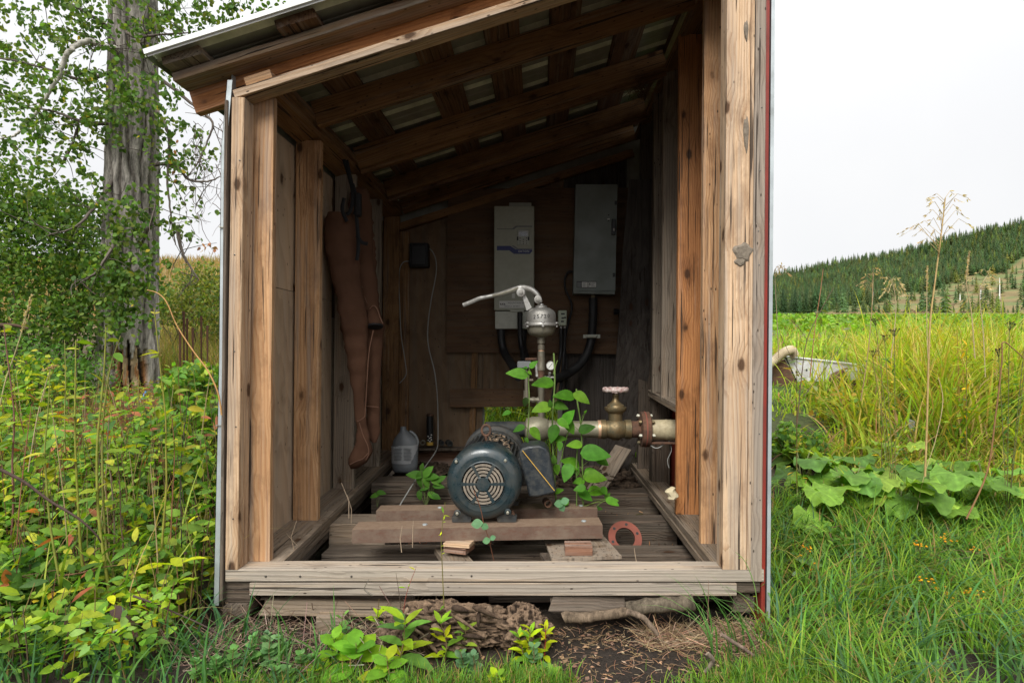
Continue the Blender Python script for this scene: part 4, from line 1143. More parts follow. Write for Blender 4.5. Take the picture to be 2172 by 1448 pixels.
# lever: flattened bar
lv = spline([P(u, v, YP - .02) for (u, v) in ((982, 647), (1000, 640), (1016, 633), (1035, 629), (1060, 624), (1082, 617), (1100, 611.5), (1116, 611), (1130, 616), (1141, 627), (1147, 641))], 5)
mb = MB()
nl = len(lv)
for i in range(nl):
    pass
def barloft(c, hh, hd):
    secs = []
    for i, p in enumerate(c):
        t = (c[min(i + 1, len(c) - 1)] - c[max(i - 1, 0)]).normalized(); nrm = Vector((-t.z, 0, t.x))
        secs.append((p, nrm * hh(i / (len(c) - 1)), VY * hd(i / (len(c) - 1))))
    m = MB(); m.loft(secs, 12); return m
barloft(lv, lambda t: .0145 if t < .3 else .0145 + .006 * math.sin(math.pi * (t - .3) / .7), lambda t: .006 if t < .28 else .012).build('lever', M_alu, hp, True)
barloft([p + VY * -.012 for p in lv[int(nl * .35):int(nl * .62)]], lambda t: .008, lambda t: .002).build('lever_recess', M_alud, hp, True)
for (u, v, r_) in ((1105, 621.5, .030), (1141, 636, .026)):
    mb = MB(); mb.lathe(P(u, v, YP + .005), -VY, [(0, .0001), (0, r_), (.04, r_), (.042, r_ - .004), (.042, .014), (.052, .013), (.054, .0001)], 20); mb.build('pivot', M_alu, hp, True)
mb = MB(); mb.prism([P(1107, 626, YP - .005), P(1113, 622, YP - .005), P(1128, 652, YP - .005), P(1124, 655, YP - .005), P(1117, 659, YP - .005)], (0, 1, 0), .02); mb.build('bracket', M_alu, hp)
mb = MB(); mb.tube([P(1142, 640, YP), P(1143, 650, YP)], .008, 8); mb.build('plunger', M_screw, hp)
# side branch with gauge and small fittings
gz = P(1168, 775, YP - .02)
g_ = MB(); g_.lathe(gz, -VY, [(-.02, .0001), (-.02, .026), (.0, .030), (.006, .030), (.006, .027), (.003, .026)], 24); ga = g_.build('pressure_gauge', M_alu, hp, True)
mb = MB(); mb.lathe(gz - VY * .0035, -VY, [(0, .0001), (0, .026)], 24); mb.build('dial', M_white, ga)
mb = MB(); mb.tube([gz + Vector((-.014, -.005, -.016)), gz + Vector((.012, -.005, .016))], .0012, 4); mb.build('needle', M_ink, ga)
mb = MB(); mb.tube([P(1153, 800, YP), P(1165, 800, YP), P(1166, 790, YP - .02)], .009, 8); mb.tube([P(1165, 798, YP), P(1166, 818, YP)], .011, 8); mb.box(P(1172, 800, YP - .01), (.03, .02, .012), bev=.003); mb.build('petcock', M_alu, hp, True)
mb = MB()
mb.tube([P(1117, 800, YP), P(1117, 828, YP)], .014, 10); mb.tube([P(1117, 828, YP), P(1117, 850, YP)], .022, 10); mb.tube([P(1110, 847, YP), P(1152, 848, YP)], .016, 10); mb.tube([P(1128, 848, YP), P(1134, 848, YP)], .021, 10); mb.tube([P(1139, 848, YP), P(1143, 848, YP)], .021, 10); mb.tube([P(1117, 806, YP), P(1131, 806, YP)], .009, 8)
mb.build('side_branch', M_galvp, hp, True)
mb = MB(); mb.tube([P(1137, 770, YP), P(1139, 794, YP)], .009, 8); mb.box(P(1139, 796, YP), (.02, .02, .02), bev=.003); mb.build('side_valve', M_alu, hp, True)
ps = thing('pressure_switch', P(1112, 800, YP), "small grey pressure switch box with a rusty top left of the riser pipe", 'pressure switch')
mb = MB(); boxuv(mb, 1097, 1127, 766, 781, YP - .03, YP + .05, .006); mb.build('case', M_greyp, ps)
mb = MB(); boxuv(mb, 1114, 1139, 759, 764, YP - .02, YP + .04, .003); mb.build('cap', M_rust, ps)
mb = MB(); mb.tube([P(1116, 781, YP), P(1117, 801, YP)], .009, 8); mb.build('stem', M_galvp, ps)

# ---- jug, grease cartridge, bits on the left ledge
jg = thing('plastic_jug', P(858, 998, 4.5), "smoky grey plastic jug with torn white label on the floor by the back wall", 'jug')
jd = 4.55
secs = []
for (v, u0, u1, dy) in ((1000, 836, 881, .05), (997, 833, 885, .065), (985, 831.5, 886, .072), (960, 831.5, 887, .072), (944, 832, 887, .072), (932, 835, 884, .068), (922, 842, 874, .05), (915, 848, 866, .036), (911, 849, 862, .026), (906, 850, 861, .022)):
    a, b = P(u0, v, jd), P(u1, v, jd); secs.append(((a + b) / 2, VX * ((b.x - a.x) / 2), VY * dy))
mb = MB(); mb.loft(secs, 28); mb.build('bottle', M_jug, jg, True, angle=50)
secs = []
for (v, u0, u1) in ((980, 831, 884), (962, 830.8, 886), (946, 831, 887), (942, 838, 887.5)):
    a, b = P(u0, v, jd - .001), P(u1, v, jd - .001); secs.append(((a + b) / 2, VX * ((b.x - a.x) / 2 + .0008), VY * .0755))
mb = MB(); mb.loft(secs, 28); lab = mb.build('label', M_white, jg, True)
lab.data.materials.clear(); lab.data.materials.append(simple("grubby label", (.42, .43, .44), .6, var=.1, dirt=(.28, .27, .25), dirtamt=.4, dscale=16))
mb = MB()
for k in range(9):
    for (u0, u1) in ((836, 853), (856, 873)):
        boxuv(mb, u0, u1 - (k * 7 % 3), 951 + k * 3, 952 + k * 3, jd - .0795, jd - .0765)
mb.build('lettering', M_greyp, lab)
mb = MB(); mb.tube(spline([P(869, 914, jd), P(880, 922, jd), P(886, 935, jd), P(885, 944, jd)], 5), .011, 8); mb.build('handle', M_jug, jg, True)
mb = MB(); mb.lathe(P(855.5, 906, jd), VZ, [(-.004, .023), (.0, .023), (.006, .021), (.006, .0001)], 16); mb.build('neck_rim', M_jug, jg, True)

tubd = 5.05
tb_ = thing('caulk_tube', P(912, 944, tubd), "dark cylindrical cartridge with yellow base standing by the back wall", 'cartridge')
mb = MB(); mb.lathe((P(912, 0, tubd).x, tubd, P(0, 944, tubd).z), VZ, [(0, .0001), (0, .030), (.275, .030), (.275, .0001)], 20); mb.build('tube', M_black, tb_, True)
mb = MB(); mb.lathe((P(912, 0, tubd).x, tubd, P(0, 944, tubd).z), VZ, [(.003, .0305), (.032, .0308)], 20); mb.build('base_band', M_yellow, tb_, True)
mb = MB(); mb.lathe((P(912, 0, tubd).x, tubd, P(0, 944, tubd).z), VZ, [(.262, .0305), (.272, .031), (.28, .027), (.28, .0001)], 20); mb.build('cap', M_rust, tb_, True)
mb = MB()
for (u, v) in ((908, 925), (911, 929), (915, 922), (908, 933), (915, 932), (912, 936), (914, 927)): boxuv(mb, u - 1.4, u + 1.4, v - 1, v + 1, tubd - .032, tubd - .0302)
mb.build('lettering', M_white, tb_)
mb = MB(); mb.lathe(P(897, 938, tubd) , -VY, [(-.02, .022), (.02, .022), (.02, .016), (-.02, .016)], 16)
tag(mb.build('pipe_fitting', M_alud, None, True), "small round metal ring fitting left of the dark cartridge", 'pipe fitting', 'fittings on the back ledge')
for (u, v, r_, lb_) in ((938, 940, .022, "dark pipe end lying just right of the dark cartridge"), (955, 941, .026, "rusty round pipe end on the ledge close to the motor")):
    mb = MB(); mb.lathe(P(u, v, tubd), Vector((.4, -1, 0)), [(-.10, .0001), (-.10, r_), (0, r_), (.0, r_ * .7), (-.03, r_ * .7), (-.03, .0001)], 14)
    tag(mb.build('pipe_fitting', M_motord, None, True), lb_, 'pipe fitting', 'fittings on the back ledge')
mb = MB(); mb.box((P(925, 0, 5.1).x, 5.08, P(0, 948, 5.08).z - .012), (.62, .14, .02), bev=.004)
mb.build('ledge_board', W_rot, shed)

# ---- red flange ring on the floor
vs, fs = [], []; n_ = 48
cr = P(1325, 1112, 3.50); cr.z = .115
mb = MB()
axr = Vector((.1, -.8, .6)).normalized(); Xr, Yr, Zr_ = frame(axr, (1, 0, 0))
mb.lathe(cr, axr, [(0, .062), (0, .105), (.014, .105), (.014, .062), (0, .062)], 44)
ring2 = mb.build('flange_ring', M_orange, None, True); tag(ring2, "red flange ring half sunk between floor timbers on the right", 'flange ring')
for k in range(6):
    a = 2 * math.pi * k / 6 + .35
    m2 = MB(); m2.lathe(cr + Xr * (math.cos(a) * .084) + Yr * (math.sin(a) * .084) + axr * .0143, axr, [(0, .009), (.0008, .009), (.0008, .0001)], 12); m2.build('bolt_hole', M_black, ring2)
# cream lump on the right plate
mb = MB(); rs_ = random.Random(5)
c = P(1425, 1046, 3.42)
secs = []
for i in range(6):
    t = i / 5; secs.append((c + Vector((.01 * math.sin(t * 7), 0, -.03 + t * .065)), VX * (.032 * math.sqrt(max(.08, 1 - (2 * t - .8) ** 2 * .6)) * rs_.uniform(.8, 1.15)), VY * .03))
mb.loft(secs, 9); tag(mb.build('stone', M_cream, None, True, angle=25), "cream coloured lump resting on the right floor plate", 'stone')

# ---- brown chest waders hanging on the left wall
wd = thing('waders', P(760, 700, 3.75), "brown neoprene waders hanging upside down by black straps from the left wall", 'waders')
def leg(rows, d0, d1, th, name, wr=0.0):
    secs = []; N = len(rows); pts = []
    for i, (v, ul, ur) in enumerate(rows): pts.append((v, ul, ur))
    # resample
    vv = np.array([p[0] for p in pts], float); L_ = np.array([p[1] for p in pts], float); R_ = np.array([p[2] for p in pts], float)
    vs_ = np.linspace(vv[0], vv[-1], 46)
    for i, v in enumerate(vs_):
        ul, ur = np.interp(v, vv, L_), np.interp(v, vv, R_); t = i / 45
        d = d0 + (d1 - d0) * t
        a, b = P(ul, v, d), P(ur, v, d)
        w = (b.x - a.x) / 2; k = 1 + .03 * math.sin(v * .21 + d * 9) + .02 * math.sin(v * .47)
        tt = th * min(1, w / .07) * (1 + .1 * math.sin(v * .13))
        secs.append(((a + b) / 2 + VY * (.008 * math.sin(v * .16)), VX * w * k + VY * (.25 * w), VY * tt))
    m = MB(); m.loft(secs, 40)
    V_ = np.array(m.v); cc_ = np.array([tuple(s_[0]) for s_ in secs]).repeat(40, 0); rad_ = V_ - cc_; rad_ /= np.linalg.norm(rad_, axis=1, keepdims=True) + 1e-6
    wr_ = (fbm(V_[:, 0] * 14, V_[:, 1] * 14, V_[:, 2] * 7, 5) - .5) * .030 + (np.abs(fbm(V_[:, 0] * 9 + V_[:, 2] * 8, V_[:, 1] * 9, V_[:, 2] * 22, 9) - .5) - .12) * .030
    m.v = [tuple(q_) for q_ in V_ + rad_ * wr_[:, None]]
    return m.build(name, M_wader, wd, True, angle=70)
legB = leg([(400, 745, 778), (430, 742, 786), (520, 742, 790), (580, 746, 796), (640, 760, 801), (662, 762, 808), (690, 764, 814), (720, 768, 812), (760, 772, 808), (820, 775, 805), (880, 778, 804), (920, 780, 805), (932, 784, 803), (938, 790, 799)], 3.90, 3.86, .045, 'leg')
legA = leg([(454, 698, 750), (462, 691, 755), (480, 688, 757), (520, 694, 758), (580, 703, 762), (640, 718, 770), (700, 728, 779), (760, 737, 779), (830, 748, 776), (880, 756, 775), (892, 758, 774), (915, 758, 779), (935, 756, 785), (950, 750, 789), (965, 744, 787), (978, 740, 780), (988, 739, 768), (994, 742, 756)], 3.74, 3.70, .055, 'leg')
leg([(428, 704, 784), (445, 697, 787), (520, 694, 791), (600, 704, 797), (650, 716, 802), (700, 726, 806), (740, 735, 803)], 3.98, 3.95, .03, 'bib')
# folded knee cuff
k0 = []
for (v, ul, ur) in ((652, 786, 798), (660, 780, 803), (675, 777, 809), (686, 776, 812), (690, 781, 811)):
    a, b = P(ul, v, 3.80), P(ur, v, 3.80); k0.append(((a + b) / 2, VX * ((b.x - a.x) / 2), VY * .045))
mb = MB(); mb.loft(k0, 18); mb.build('knee_fold', M_wader, legB, True, angle=70)
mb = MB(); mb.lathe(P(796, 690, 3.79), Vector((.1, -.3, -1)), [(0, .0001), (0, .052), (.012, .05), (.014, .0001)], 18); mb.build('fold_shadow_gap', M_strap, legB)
def seam(pts, d, parent):
    mb = MB(); mb.tube(spline([P(u, v, d) for (u, v) in pts], 6), .0032, 5); mb.build('seam', M_seam, parent, True)
seam([(757, 552), (764, 590), (774, 630), (784, 655)], 3.84, legB)
seam([(784, 655), (792, 648), (800, 655), (806, 672), (812, 686)], 3.74, legB)
seam([(792, 700), (783, 745), (779, 800), (776, 850), (774, 882)], 3.645, legA)
seam([(757, 893), (765, 890), (775, 882)], 3.645, legA)
seam([(762, 896), (770, 922), (780, 945), (782, 962), (776, 975)], 3.64, legA)
seam([(742, 985), (755, 978), (770, 972), (781, 960)], 3.64, legA)
seam([(777, 861), (803, 863)], 3.81, legB)
for pts in ([(735, 340), (745, 385), (752, 420), (757, 470), (760, 520), (757, 552)], [(728, 335), (740, 372), (748, 410), (744, 445), (735, 455)], [(730, 420), (726, 445), (736, 470)], [(757, 500), (768, 514), (780, 517)], [(748, 390), (757, 430), (752, 455)]):
    mb = MB(); mb.tube(spline([P(u, v, 3.68) for (u, v) in pts], 6), .012, 6, flat=.35); mb.build('strap', M_strap, wd, True)
mb = MB(); boxuv(mb, 752, 764, 408, 458, 3.66, 3.70, .008); mb.build('buckle', M_strap, wd)
# cobweb and old nest in the far right corner under the roof
mb = MB(); rs_ = random.Random(9)
for k in range(90):
    c = P(1365 + rs_.gauss(0, 12), 190 + rs_.gauss(0, 14), 3.95 + rs_.uniform(-.1, .1))
    d_ = Vector((rs_.uniform(-1, 1), rs_.uniform(-1, 1), rs_.uniform(-1, .6))) * .045
    mb.tube([c - d_, c + d_ + Vector((0, 0, -.01)), c + d_ * 1.7], .0016, 3)
tag(mb.build('twig_nest', W_umber), "small messy nest of twigs under the roof by the right wall", 'nest')
# ================================================================== terrain
def H(x, y, fine=True):
    x = np.asarray(x, float); y = np.asarray(y, float)
    yy = y
    right = np.where(yy < 8, .20 * np.maximum(0, yy - 3.0), np.where(yy < 20, 1.0 + .085 * (yy - 8), 2.02 + .068 * (yy - 20)))
    left = .10 * np.maximum(0, yy - 2.7)
    left = left + .135 * np.maximum(0, np.minimum(yy, 45) - 14) + .02 * np.maximum(0, yy - 45)
    behind = .16 * np.maximum(0, yy - 3.2)
    s_ = sstep(-2.6, -1.5, x); t_ = sstep(.9, 1.3, x)
    # past the shed the two sides blend gradually
    k = np.clip((yy - 6) / 10, 0, 1)
    w = np.clip((x / np.maximum(yy, 1) + .3) / .5, 0, 1); w = w * w * (3 - 2 * w)
    near = left * (1 - s_) + behind * s_ * (1 - t_) + right * t_
    far = left * (1 - w) + right * w
    h = near * (1 - k) + far * k
    # flat floor in the shed
    inside = sstep(-1.62, -1.42, x) * (1 - sstep(1.0, 1.12, x)) * sstep(2.35, 2.75, yy) * (1 - sstep(5.25, 5.7, yy))
    h = h * (1 - inside) + (-.035 + .05 * sstep(4.0, 5.2, yy) * 3) * inside
    if fine:
        near_ = np.exp(-np.maximum(0, yy - 4) / 8)
        h = h + (fbm(x * 3, y * 3, 0, 3) - .5) * .09 * near_ + (fbm(x * .5, y * .5, 0, 9) - .5) * .5 * (1 - near_) * (yy > 8) * np.clip((yy - 8) / 10, 0, 1)
        h = h + (fbm(x * 17, y * 17, 0, 5) - .5) * .02 * near_
    return h

def axis_grid(a, b, n, c, p=3.0):
    t = np.linspace(-1, 1, n); q = np.sinh(t * p) / math.sinh(p)
    return np.where(q < 0, c + q * (c - a), c + q * (b - c))
gx_ = axis_grid(-900, 1000, 380, 0.0, 6.0); gy_ = axis_grid(-500, 1500, 380, 2.6, 6.0)
GX, GY = np.meshgrid(gx_, gy_)
GZ = H(GX, GY)
col = np.zeros(GX.shape + (3,))
soil = np.array([.036, .028, .022]); litter = np.array([.06, .045, .032]); turf = np.array([.07, .10, .03]); field = np.array([.135, .215, .035]); bankc = np.array([.22, .165, .085])
n1 = fbm(GX * 2.2, GY * 2.2, 0, 21); n2 = fbm(GX * .15, GY * .08, 0, 31)
col[:] = soil
m = sstep(.42, .6, n1)[..., None]; col = col * (1 - m) + litter * m
m = (sstep(4, 7, GY) * (GX > 1.2))[..., None]; col = col * (1 - m) + turf * m
m = (sstep(14, 20, GY) * (GX > -.1 * GY + 3))[..., None]; col = col * (1 - m) + (field * (.8 + .5 * n2[..., None])) * m
# a dry strip at the far end of the field
m = (sstep(170, 190, GY) * (GX > 0))[..., None]; col = col * (1 - m) + np.array([.20, .26, .06]) * m
m = (sstep(12, 22, GY) * (GX < -.16 * GY))[..., None]; col = col * (1 - m) + bankc * (.7 + .6 * n1[..., None]) * m
ny, nx = GX.shape
V = np.stack([GX.ravel(), GY.ravel(), GZ.ravel()], 1)
ii = (np.arange(ny - 1)[:, None] * nx + np.arange(nx - 1)[None, :]).ravel()
Fq = np.stack([ii, ii + 1, ii + nx + 1, ii + nx], 1)
g = quick('ground', V, Fq, M_ground, None, col=col.reshape(-1, 3), smooth=True)
tag(g, kind='structure')

# far hill beyond the field
def HH(x, y):
    t = np.clip((y - 330) / 600, 0, 1)
    top = 116 + (x - 387) * .23 + 3 * np.sin(x * .02) + (fbm(x * .012, y * .012, 0, 41) - .5) * 16
    base = 17 + .04 * (y - 225)
    return base + (np.maximum(top, 30) - base) * t ** 1.15
hx = np.linspace(-160, 1150, 130); hy = np.linspace(225, 935, 90)
HX, HY = np.meshgrid(hx, hy); HZ = HH(HX, HY) - 4 * (HY < 240)
V = np.stack([HX.ravel(), HY.ravel(), HZ.ravel()], 1)
ny, nx = HX.shape
ii = (np.arange(ny - 1)[:, None] * nx + np.arange(nx - 1)[None, :]).ravel()
Fq = np.stack([ii, ii + 1, ii + nx + 1, ii + nx], 1)
c = np.zeros((len(V), 3)); c[:] = (.06, .10, .03)
nn = fbm(V[:, 0] * .05, V[:, 1] * .05, 0, 8)
# cleared slope with slash at the right foot of the hill
def clearing(x, y):
    u = U0 + F0 * x / y
    lim = 420 + (u - 1740) * .70
    return (u > 1740) & (y < lim + 22 * np.sin(u * .05))
cm = clearing(V[:, 0], V[:, 1])
c[cm] = np.array([.18, .14, .06]); c[cm] = c[cm] * (.5 + nn[cm][:, None])
g2 = (cm & (nn > .52)); c[g2] = (.11, .13, .045)
hl = quick('hill', V, Fq, M_ground, None, col=c, smooth=True); tag(hl, kind='structure')

# ------------------------------------------------------------------ conifers
def conifer(rs, layers, per, hgt=1.0, wid=.2):
    vs, fs, cs = [], [], []
    base = np.array([.055, .098, .036]) * rs.uniform(.65, 1.35); base = base * np.array([rs.uniform(.8, 1.5), 1, rs.uniform(.8, 1.1)])
    for i in range(layers):
        t = i / (layers - 1)
        z = hgt * (.12 + .86 * t); r_ = wid * (1 - t) ** .8 * rs.uniform(.8, 1.15) + .012
        a0 = rs.uniform(0, 6.28)
        for k in range(per):
            a = a0 + 6.283 * k / per + rs.uniform(-.2, .2); rr = r_ * rs.uniform(.7, 1.25); wa = 3.1 / per * rs.uniform(.8, 1.2)
            zt_ = z + hgt * .09; zd = z - hgt * .04 * rs.uniform(.5, 1.6)
            n = len(vs)
            vs += [(0, 0, zt_), (math.cos(a - wa) * rr * .62, math.sin(a - wa) * rr * .62, z), (math.cos(a) * rr, math.sin(a) * rr, zd), (math.cos(a + wa) * rr * .62, math.sin(a + wa) * rr * .62, z)]
            fs += [(n, n + 1, n + 2, n + 3)]
            f_ = rs.uniform(.7, 1.3)
            cs += [base * f_ * .9, base * f_, base * f_ * 1.25, base * f_]
    n = len(vs)
    for k in range(4):
        a = k * 1.571; vs += [(math.cos(a) * .012, math.sin(a) * .012, 0), (math.cos(a) * .003, math.sin(a) * .003, hgt * .9)]; cs += [np.array([.1, .08, .06])] * 2
    for k in range(4): fs.append((n + 2 * k, n + (2 * k + 2) % 8, n + (2 * k + 3) % 8, n + 2 * k + 1))
    return np.array(vs), np.array(fs), np.array(cs)
rs = np.random.RandomState(5)
N = 9400
u = rs.uniform(1330, 2400, N * 2); yy = 236 + (rs.rand(N * 2) ** .8) * 690
xx = (u - U0) / F0 * yy
ok = ~clearing(xx, yy)
ok |= rs.rand(N * 2) < .035
xx, yy = xx[ok], yy[ok]
o_ = np.argsort(yy)
NI = 290
near = o_[:NI]; far = o_[NI:]
protoV = [conifer(rs, 13, 9, 1, rs.uniform(.17, .24)) for _ in range(6)]
protos = []
for pv in protoV:
    me_o = quick('conifer_tree', pv[0], pv[1], M_leaf, None, col=pv[2])
    protos.append(me_o)
for k, i in enumerate(near):
    pr = protos[k % 6]
    o = pr if k < 6 else pr.copy()
    if k >= 6: COL.objects.link(o)
    h_ = rs.uniform(7, 14) * (.55 if clearing(xx[i:i + 1], yy[i:i + 1])[0] else 1)
    M = Matrix.Translation((xx[i], yy[i], float(HH(xx[i], yy[i])) - .3)) @ Matrix.Rotation(rs.uniform(0, 6.28), 4, 'Z') @ Matrix.Diagonal((h_ * rs.uniform(.8, 1.2), h_, h_, 1))
    o.matrix_basis = M
    tag(o, "dark green conifer in the dense stand at the foot of the far hill", 'conifer', 'conifers at the foot of the far hill')
pl = [conifer(rs, 8, 6, 1, rs.uniform(.17, .27)) for _ in range(18)]
Vs, Fs, Cs, n = [], [], [], 0
for i in far:
    v, f, c = pl[rs.randint(14)]
    h_ = rs.uniform(8, 17); a = rs.uniform(0, 6.28); w_ = h_ * rs.uniform(.85, 1.25)
    q = np.stack([(v[:, 0] * math.cos(a) - v[:, 1] * math.sin(a)) * w_ + xx[i], (v[:, 0] * math.sin(a) + v[:, 1] * math.cos(a)) * w_ + yy[i], v[:, 2] * h_ + float(HH(xx[i], yy[i])) - .4], 1)
    Vs.append(q); Fs.append(f + n); n += len(v)
    t_ = (yy[i] - 300) / 600
    tint = np.array([1.05, 1.05, 1.1]) if rs.rand() > .16 else np.array([2.0, 1.6, 1.0])
    Cs.append(c * tint)
fo = quick('forest', np.concatenate(Vs), np.concatenate(Fs), M_leaf, None, col=np.concatenate(Cs))
tag(fo, "dense dark conifer forest covering the far hillside up to the ridge", 'forest', kind='stuff')
# slash logs and pale snags on the clearing
mb = MB()
for k in range(170):
    u = rs.uniform(1790, 2300); y = rs.uniform(250, 700); x = (u - U0) / F0 * y
    if not clearing(np.array([x]), np.array([y]))[0]: continue
    z = float(HH(x, y)); a = rs.uniform(-.5, .5); L = rs.uniform(3, 9)
    mb.tube([(x, y, z + .4), (x + math.cos(a) * L, y + math.sin(a) * L, z + .5 + rs.uniform(0, .9))], .25, 4)
tag(mb.build('slash', M_rust), "brown logging slash lying on the cleared slope under the forest", 'logging slash', kind='stuff')
for k_, (u, vb, vt) in enumerate(((1851, 645, 605), (2080, 600, 572), (1816, 615, 604), (2036, 600, 585), (2120, 605, 560))):
    d = 300.; x = (u - U0) / F0 * d
    for _ in range(60):
        zb = float(HH(x, d)); 
        if V0 - (zb - CZ) / d * F0 > vb: d += 3; x = (u - U0) / F0 * d
        else: break
    zb = float(HH(x, d)); zt2 = zb + (vb - vt) / F0 * d
    mb = MB(); mb.tube([(x, d, zb - 1), (x + .2, d, (zb + zt2) / 2), (x, d, zt2)], [.5, .4, .15], 6)
    tag(mb.build('dead_tree', M_white), ["pale dead trunk at the clearing's edge, leftmost tall one", "pale dead trunk at the clearing's edge left of the rightmost", "shortest pale dead trunk, furthest left on the forest edge", "pale dead trunk in the middle of the clearing's upper edge", "tallest pale dead trunk, rightmost on the clearing's edge"][k_], 'dead tree', 'dead trunks at the edge of the cleared slope')

# ================================================================== leaves, blades, stems
def leaf_tpl(rows=4, wmax=.30, fold=.10, droop=.18, peak=.42, tip=1.0, serr=0.0, wav=0.0):
    """leaf along +x, width along y, normal +z, length 1"""
    vs, fs = [(0, 0, 0)], []
    ts = [(i + 1) / (rows + 1) for i in range(rows)]
    for i, t in enumerate(ts):
        w = wmax * (math.sin(math.pi * t ** (math.log(.5) / math.log(peak))) ** .85)
        if serr: w *= 1 + serr * (1 if i % 2 else -1)
        z = -droop * t * t
        vs += [(t, w, z + fold * w / wmax * .5 + wav * math.sin(i * 1.9)), (t, 0, z), (t, -w, z + fold * w / wmax * .5 + wav * math.sin(i * 2.3 + 1))]
    vs.append((1, 0, -droop)); e = len(vs) - 1
    fs3 = [(0, 2, 1), (0, 3, 2)]
    fs4 = []
    for i in range(rows - 1):
        a = 1 + 3 * i; b = a + 3
        fs4 += [(a, a + 1, b + 1, b), (a + 1, a + 2, b + 2, b + 1)]
    a = 1 + 3 * (rows - 1)
    fs3 += [(a, a + 1, e), (a + 1, a + 2, e)]
    return np.array(vs, float), np.array(fs3), np.array(fs4).reshape(-1, 4)
T_ov = leaf_tpl(2, .30); T_ov4 = leaf_tpl(5, .29, fold=.12, droop=.22); T_wil = leaf_tpl(3, .13, peak=.45); T_dia = leaf_tpl(1, .28)
T_heart = leaf_tpl(4, .36, peak=.30, fold=.08); T_rd = leaf_tpl(3, .40, peak=.5, fold=.06)
T_wil8 = leaf_tpl(8, .17, peak=.45, fold=.10, serr=.06, droop=.25)

def inst(tpl, pos, dirv, nrm, size, col, wscale=1.0):
    """place a template at each position; returns V, [tri, quad], C"""
    tv, t3, t4 = tpl
    n = len(pos); k = len(tv)
    d = dirv / (np.linalg.norm(dirv, axis=1, keepdims=True) + 1e-9)
    s = np.cross(nrm, d); s /= (np.linalg.norm(s, axis=1, keepdims=True) + 1e-9)
    m = np.cross(d, s)
    size = np.asarray(size).reshape(-1, 1, 1) * np.ones((n, 1, 1))
    V = pos[:, None, :] + size * (tv[None, :, 0:1] * d[:, None, :] + wscale * tv[None, :, 1:2] * s[:, None, :] + tv[None, :, 2:3] * m[:, None, :])
    off = (np.arange(n) * k)[:, None, None]
    out = []
    if len(t3): out.append((t3[None] + off).reshape(-1, 3))
    if len(t4): out.append((t4[None] + off).reshape(-1, 4))
    C = np.repeat(col[:, None, :], k, 1).reshape(-1, 3)
    return V.reshape(-1, 3), out, C

class Geo:
    def __init__(s): s.V, s.T, s.Q, s.C, s.n = [], [], [], [], 0
    def add(s, V, Fs, C):
        for f in Fs:
            (s.T if f.shape[1] == 3 else s.Q).append(f + s.n)
        s.V.append(V); s.C.append(np.broadcast_to(C, V.shape)); s.n += len(V)
    def tube(s, pts, rad, col, n=4):
        pts = np.array([tuple(p) for p in pts], float); m = len(pts)
        if not hasattr(rad, '__len__'): rad = [rad] * m
        t = np.gradient(pts, axis=0); t /= np.linalg.norm(t, axis=1, keepdims=True) + 1e-9
        a = np.cross(t, [0.31, .17, .93]); a /= np.linalg.norm(a, axis=1, keepdims=True) + 1e-9
        b = np.cross(t, a)
        an = np.arange(n) * 2 * math.pi / n
        V = pts[:, None] + np.array(rad)[:, None, None] * (np.cos(an)[None, :, None] * a[:, None] + np.sin(an)[None, :, None] * b[:, None])
        i = (np.arange(m - 1)[:, None] * n + np.arange(n)[None]).ravel()
        j = (np.arange(m - 1)[:, None] * n + (np.arange(n)[None] + 1) % n).ravel()
        s.add(V.reshape(-1, 3), [np.stack([i, j, j + n, i + n], 1)], np.array(col, float))
    def build(s, name, mat, parent=None, smooth=False):
        F = []
        if s.T: F.append(np.concatenate(s.T))
        if s.Q: F.append(np.concatenate(s.Q))
        return quick(name, np.concatenate(s.V), F, mat, parent, col=np.concatenate(s.C), smooth=smooth)

def unit(v): return v / (np.linalg.norm(v, axis=1, keepdims=True) + 1e-9)
def rand_dirs(n, r, up=0.0):
    v = r.normal(size=(n, 3)); v[:, 2] += up; return unit(v)
def pal(n, r, cols, jit=.18):
    cols = np.array(cols, float); i = r.integers(0, len(cols), n)
    cs = cols[i]; lu = cs.mean(1, keepdims=True); cs = np.clip(lu + (cs - lu) * 1.12, .012, 1) * 1.06
    return np.clip(cs * (1 + r.normal(size=(n, 1)) * jit) * (1 + r.normal(size=(n, 3)) * jit * .3), .004, .9)

def blades(G, x, y, h, w, az, bend, col, seg=4, z=None, tipc=None, kink=0.0):
    n = len(x); z = H(x, y) - .01 if z is None else z
    ts = np.linspace(0, 1, seg + 1)
    dx, dy = np.cos(az), np.sin(az)
    # width direction: mostly across the lean
    wx, wy = -dy, dx
    V = np.zeros((n, seg + 1, 2, 3)); C = np.zeros((n, seg + 1, 2, 3))
    for i, t in enumerate(ts):
        hor = bend * h * t ** 1.9
        ver = h * (t - .45 * bend ** 1.5 * t ** 3)
        ww = w * (1 - t ** 2.2) * .5 + w * .02
        for s_, sg in ((0, -1), (1, 1)):
            V[:, i, s_, 0] = x + dx * hor + wx * ww * sg
            V[:, i, s_, 1] = y + dy * hor + wy * ww * sg
            V[:, i, s_, 2] = z + ver
            cc = col if tipc is None else col * (1 - t ** 1.5)[..., None] + tipc * (t ** 1.5) if hasattr(t, 'shape') and np.ndim(t) else (col if tipc is None else col * (1 - t ** 1.5) + tipc * t ** 1.5)
            C[:, i, s_] = cc
    b = (np.arange(n) * (seg + 1) * 2)[:, None]
    F = []
    for i in range(seg):
        q = b + np.array([[2 * i, 2 * i + 1, 2 * i + 3, 2 * i + 2]]); F.append(q)
    G.add(V.reshape(-1, 3), [np.concatenate(F)], C.reshape(-1, 3))
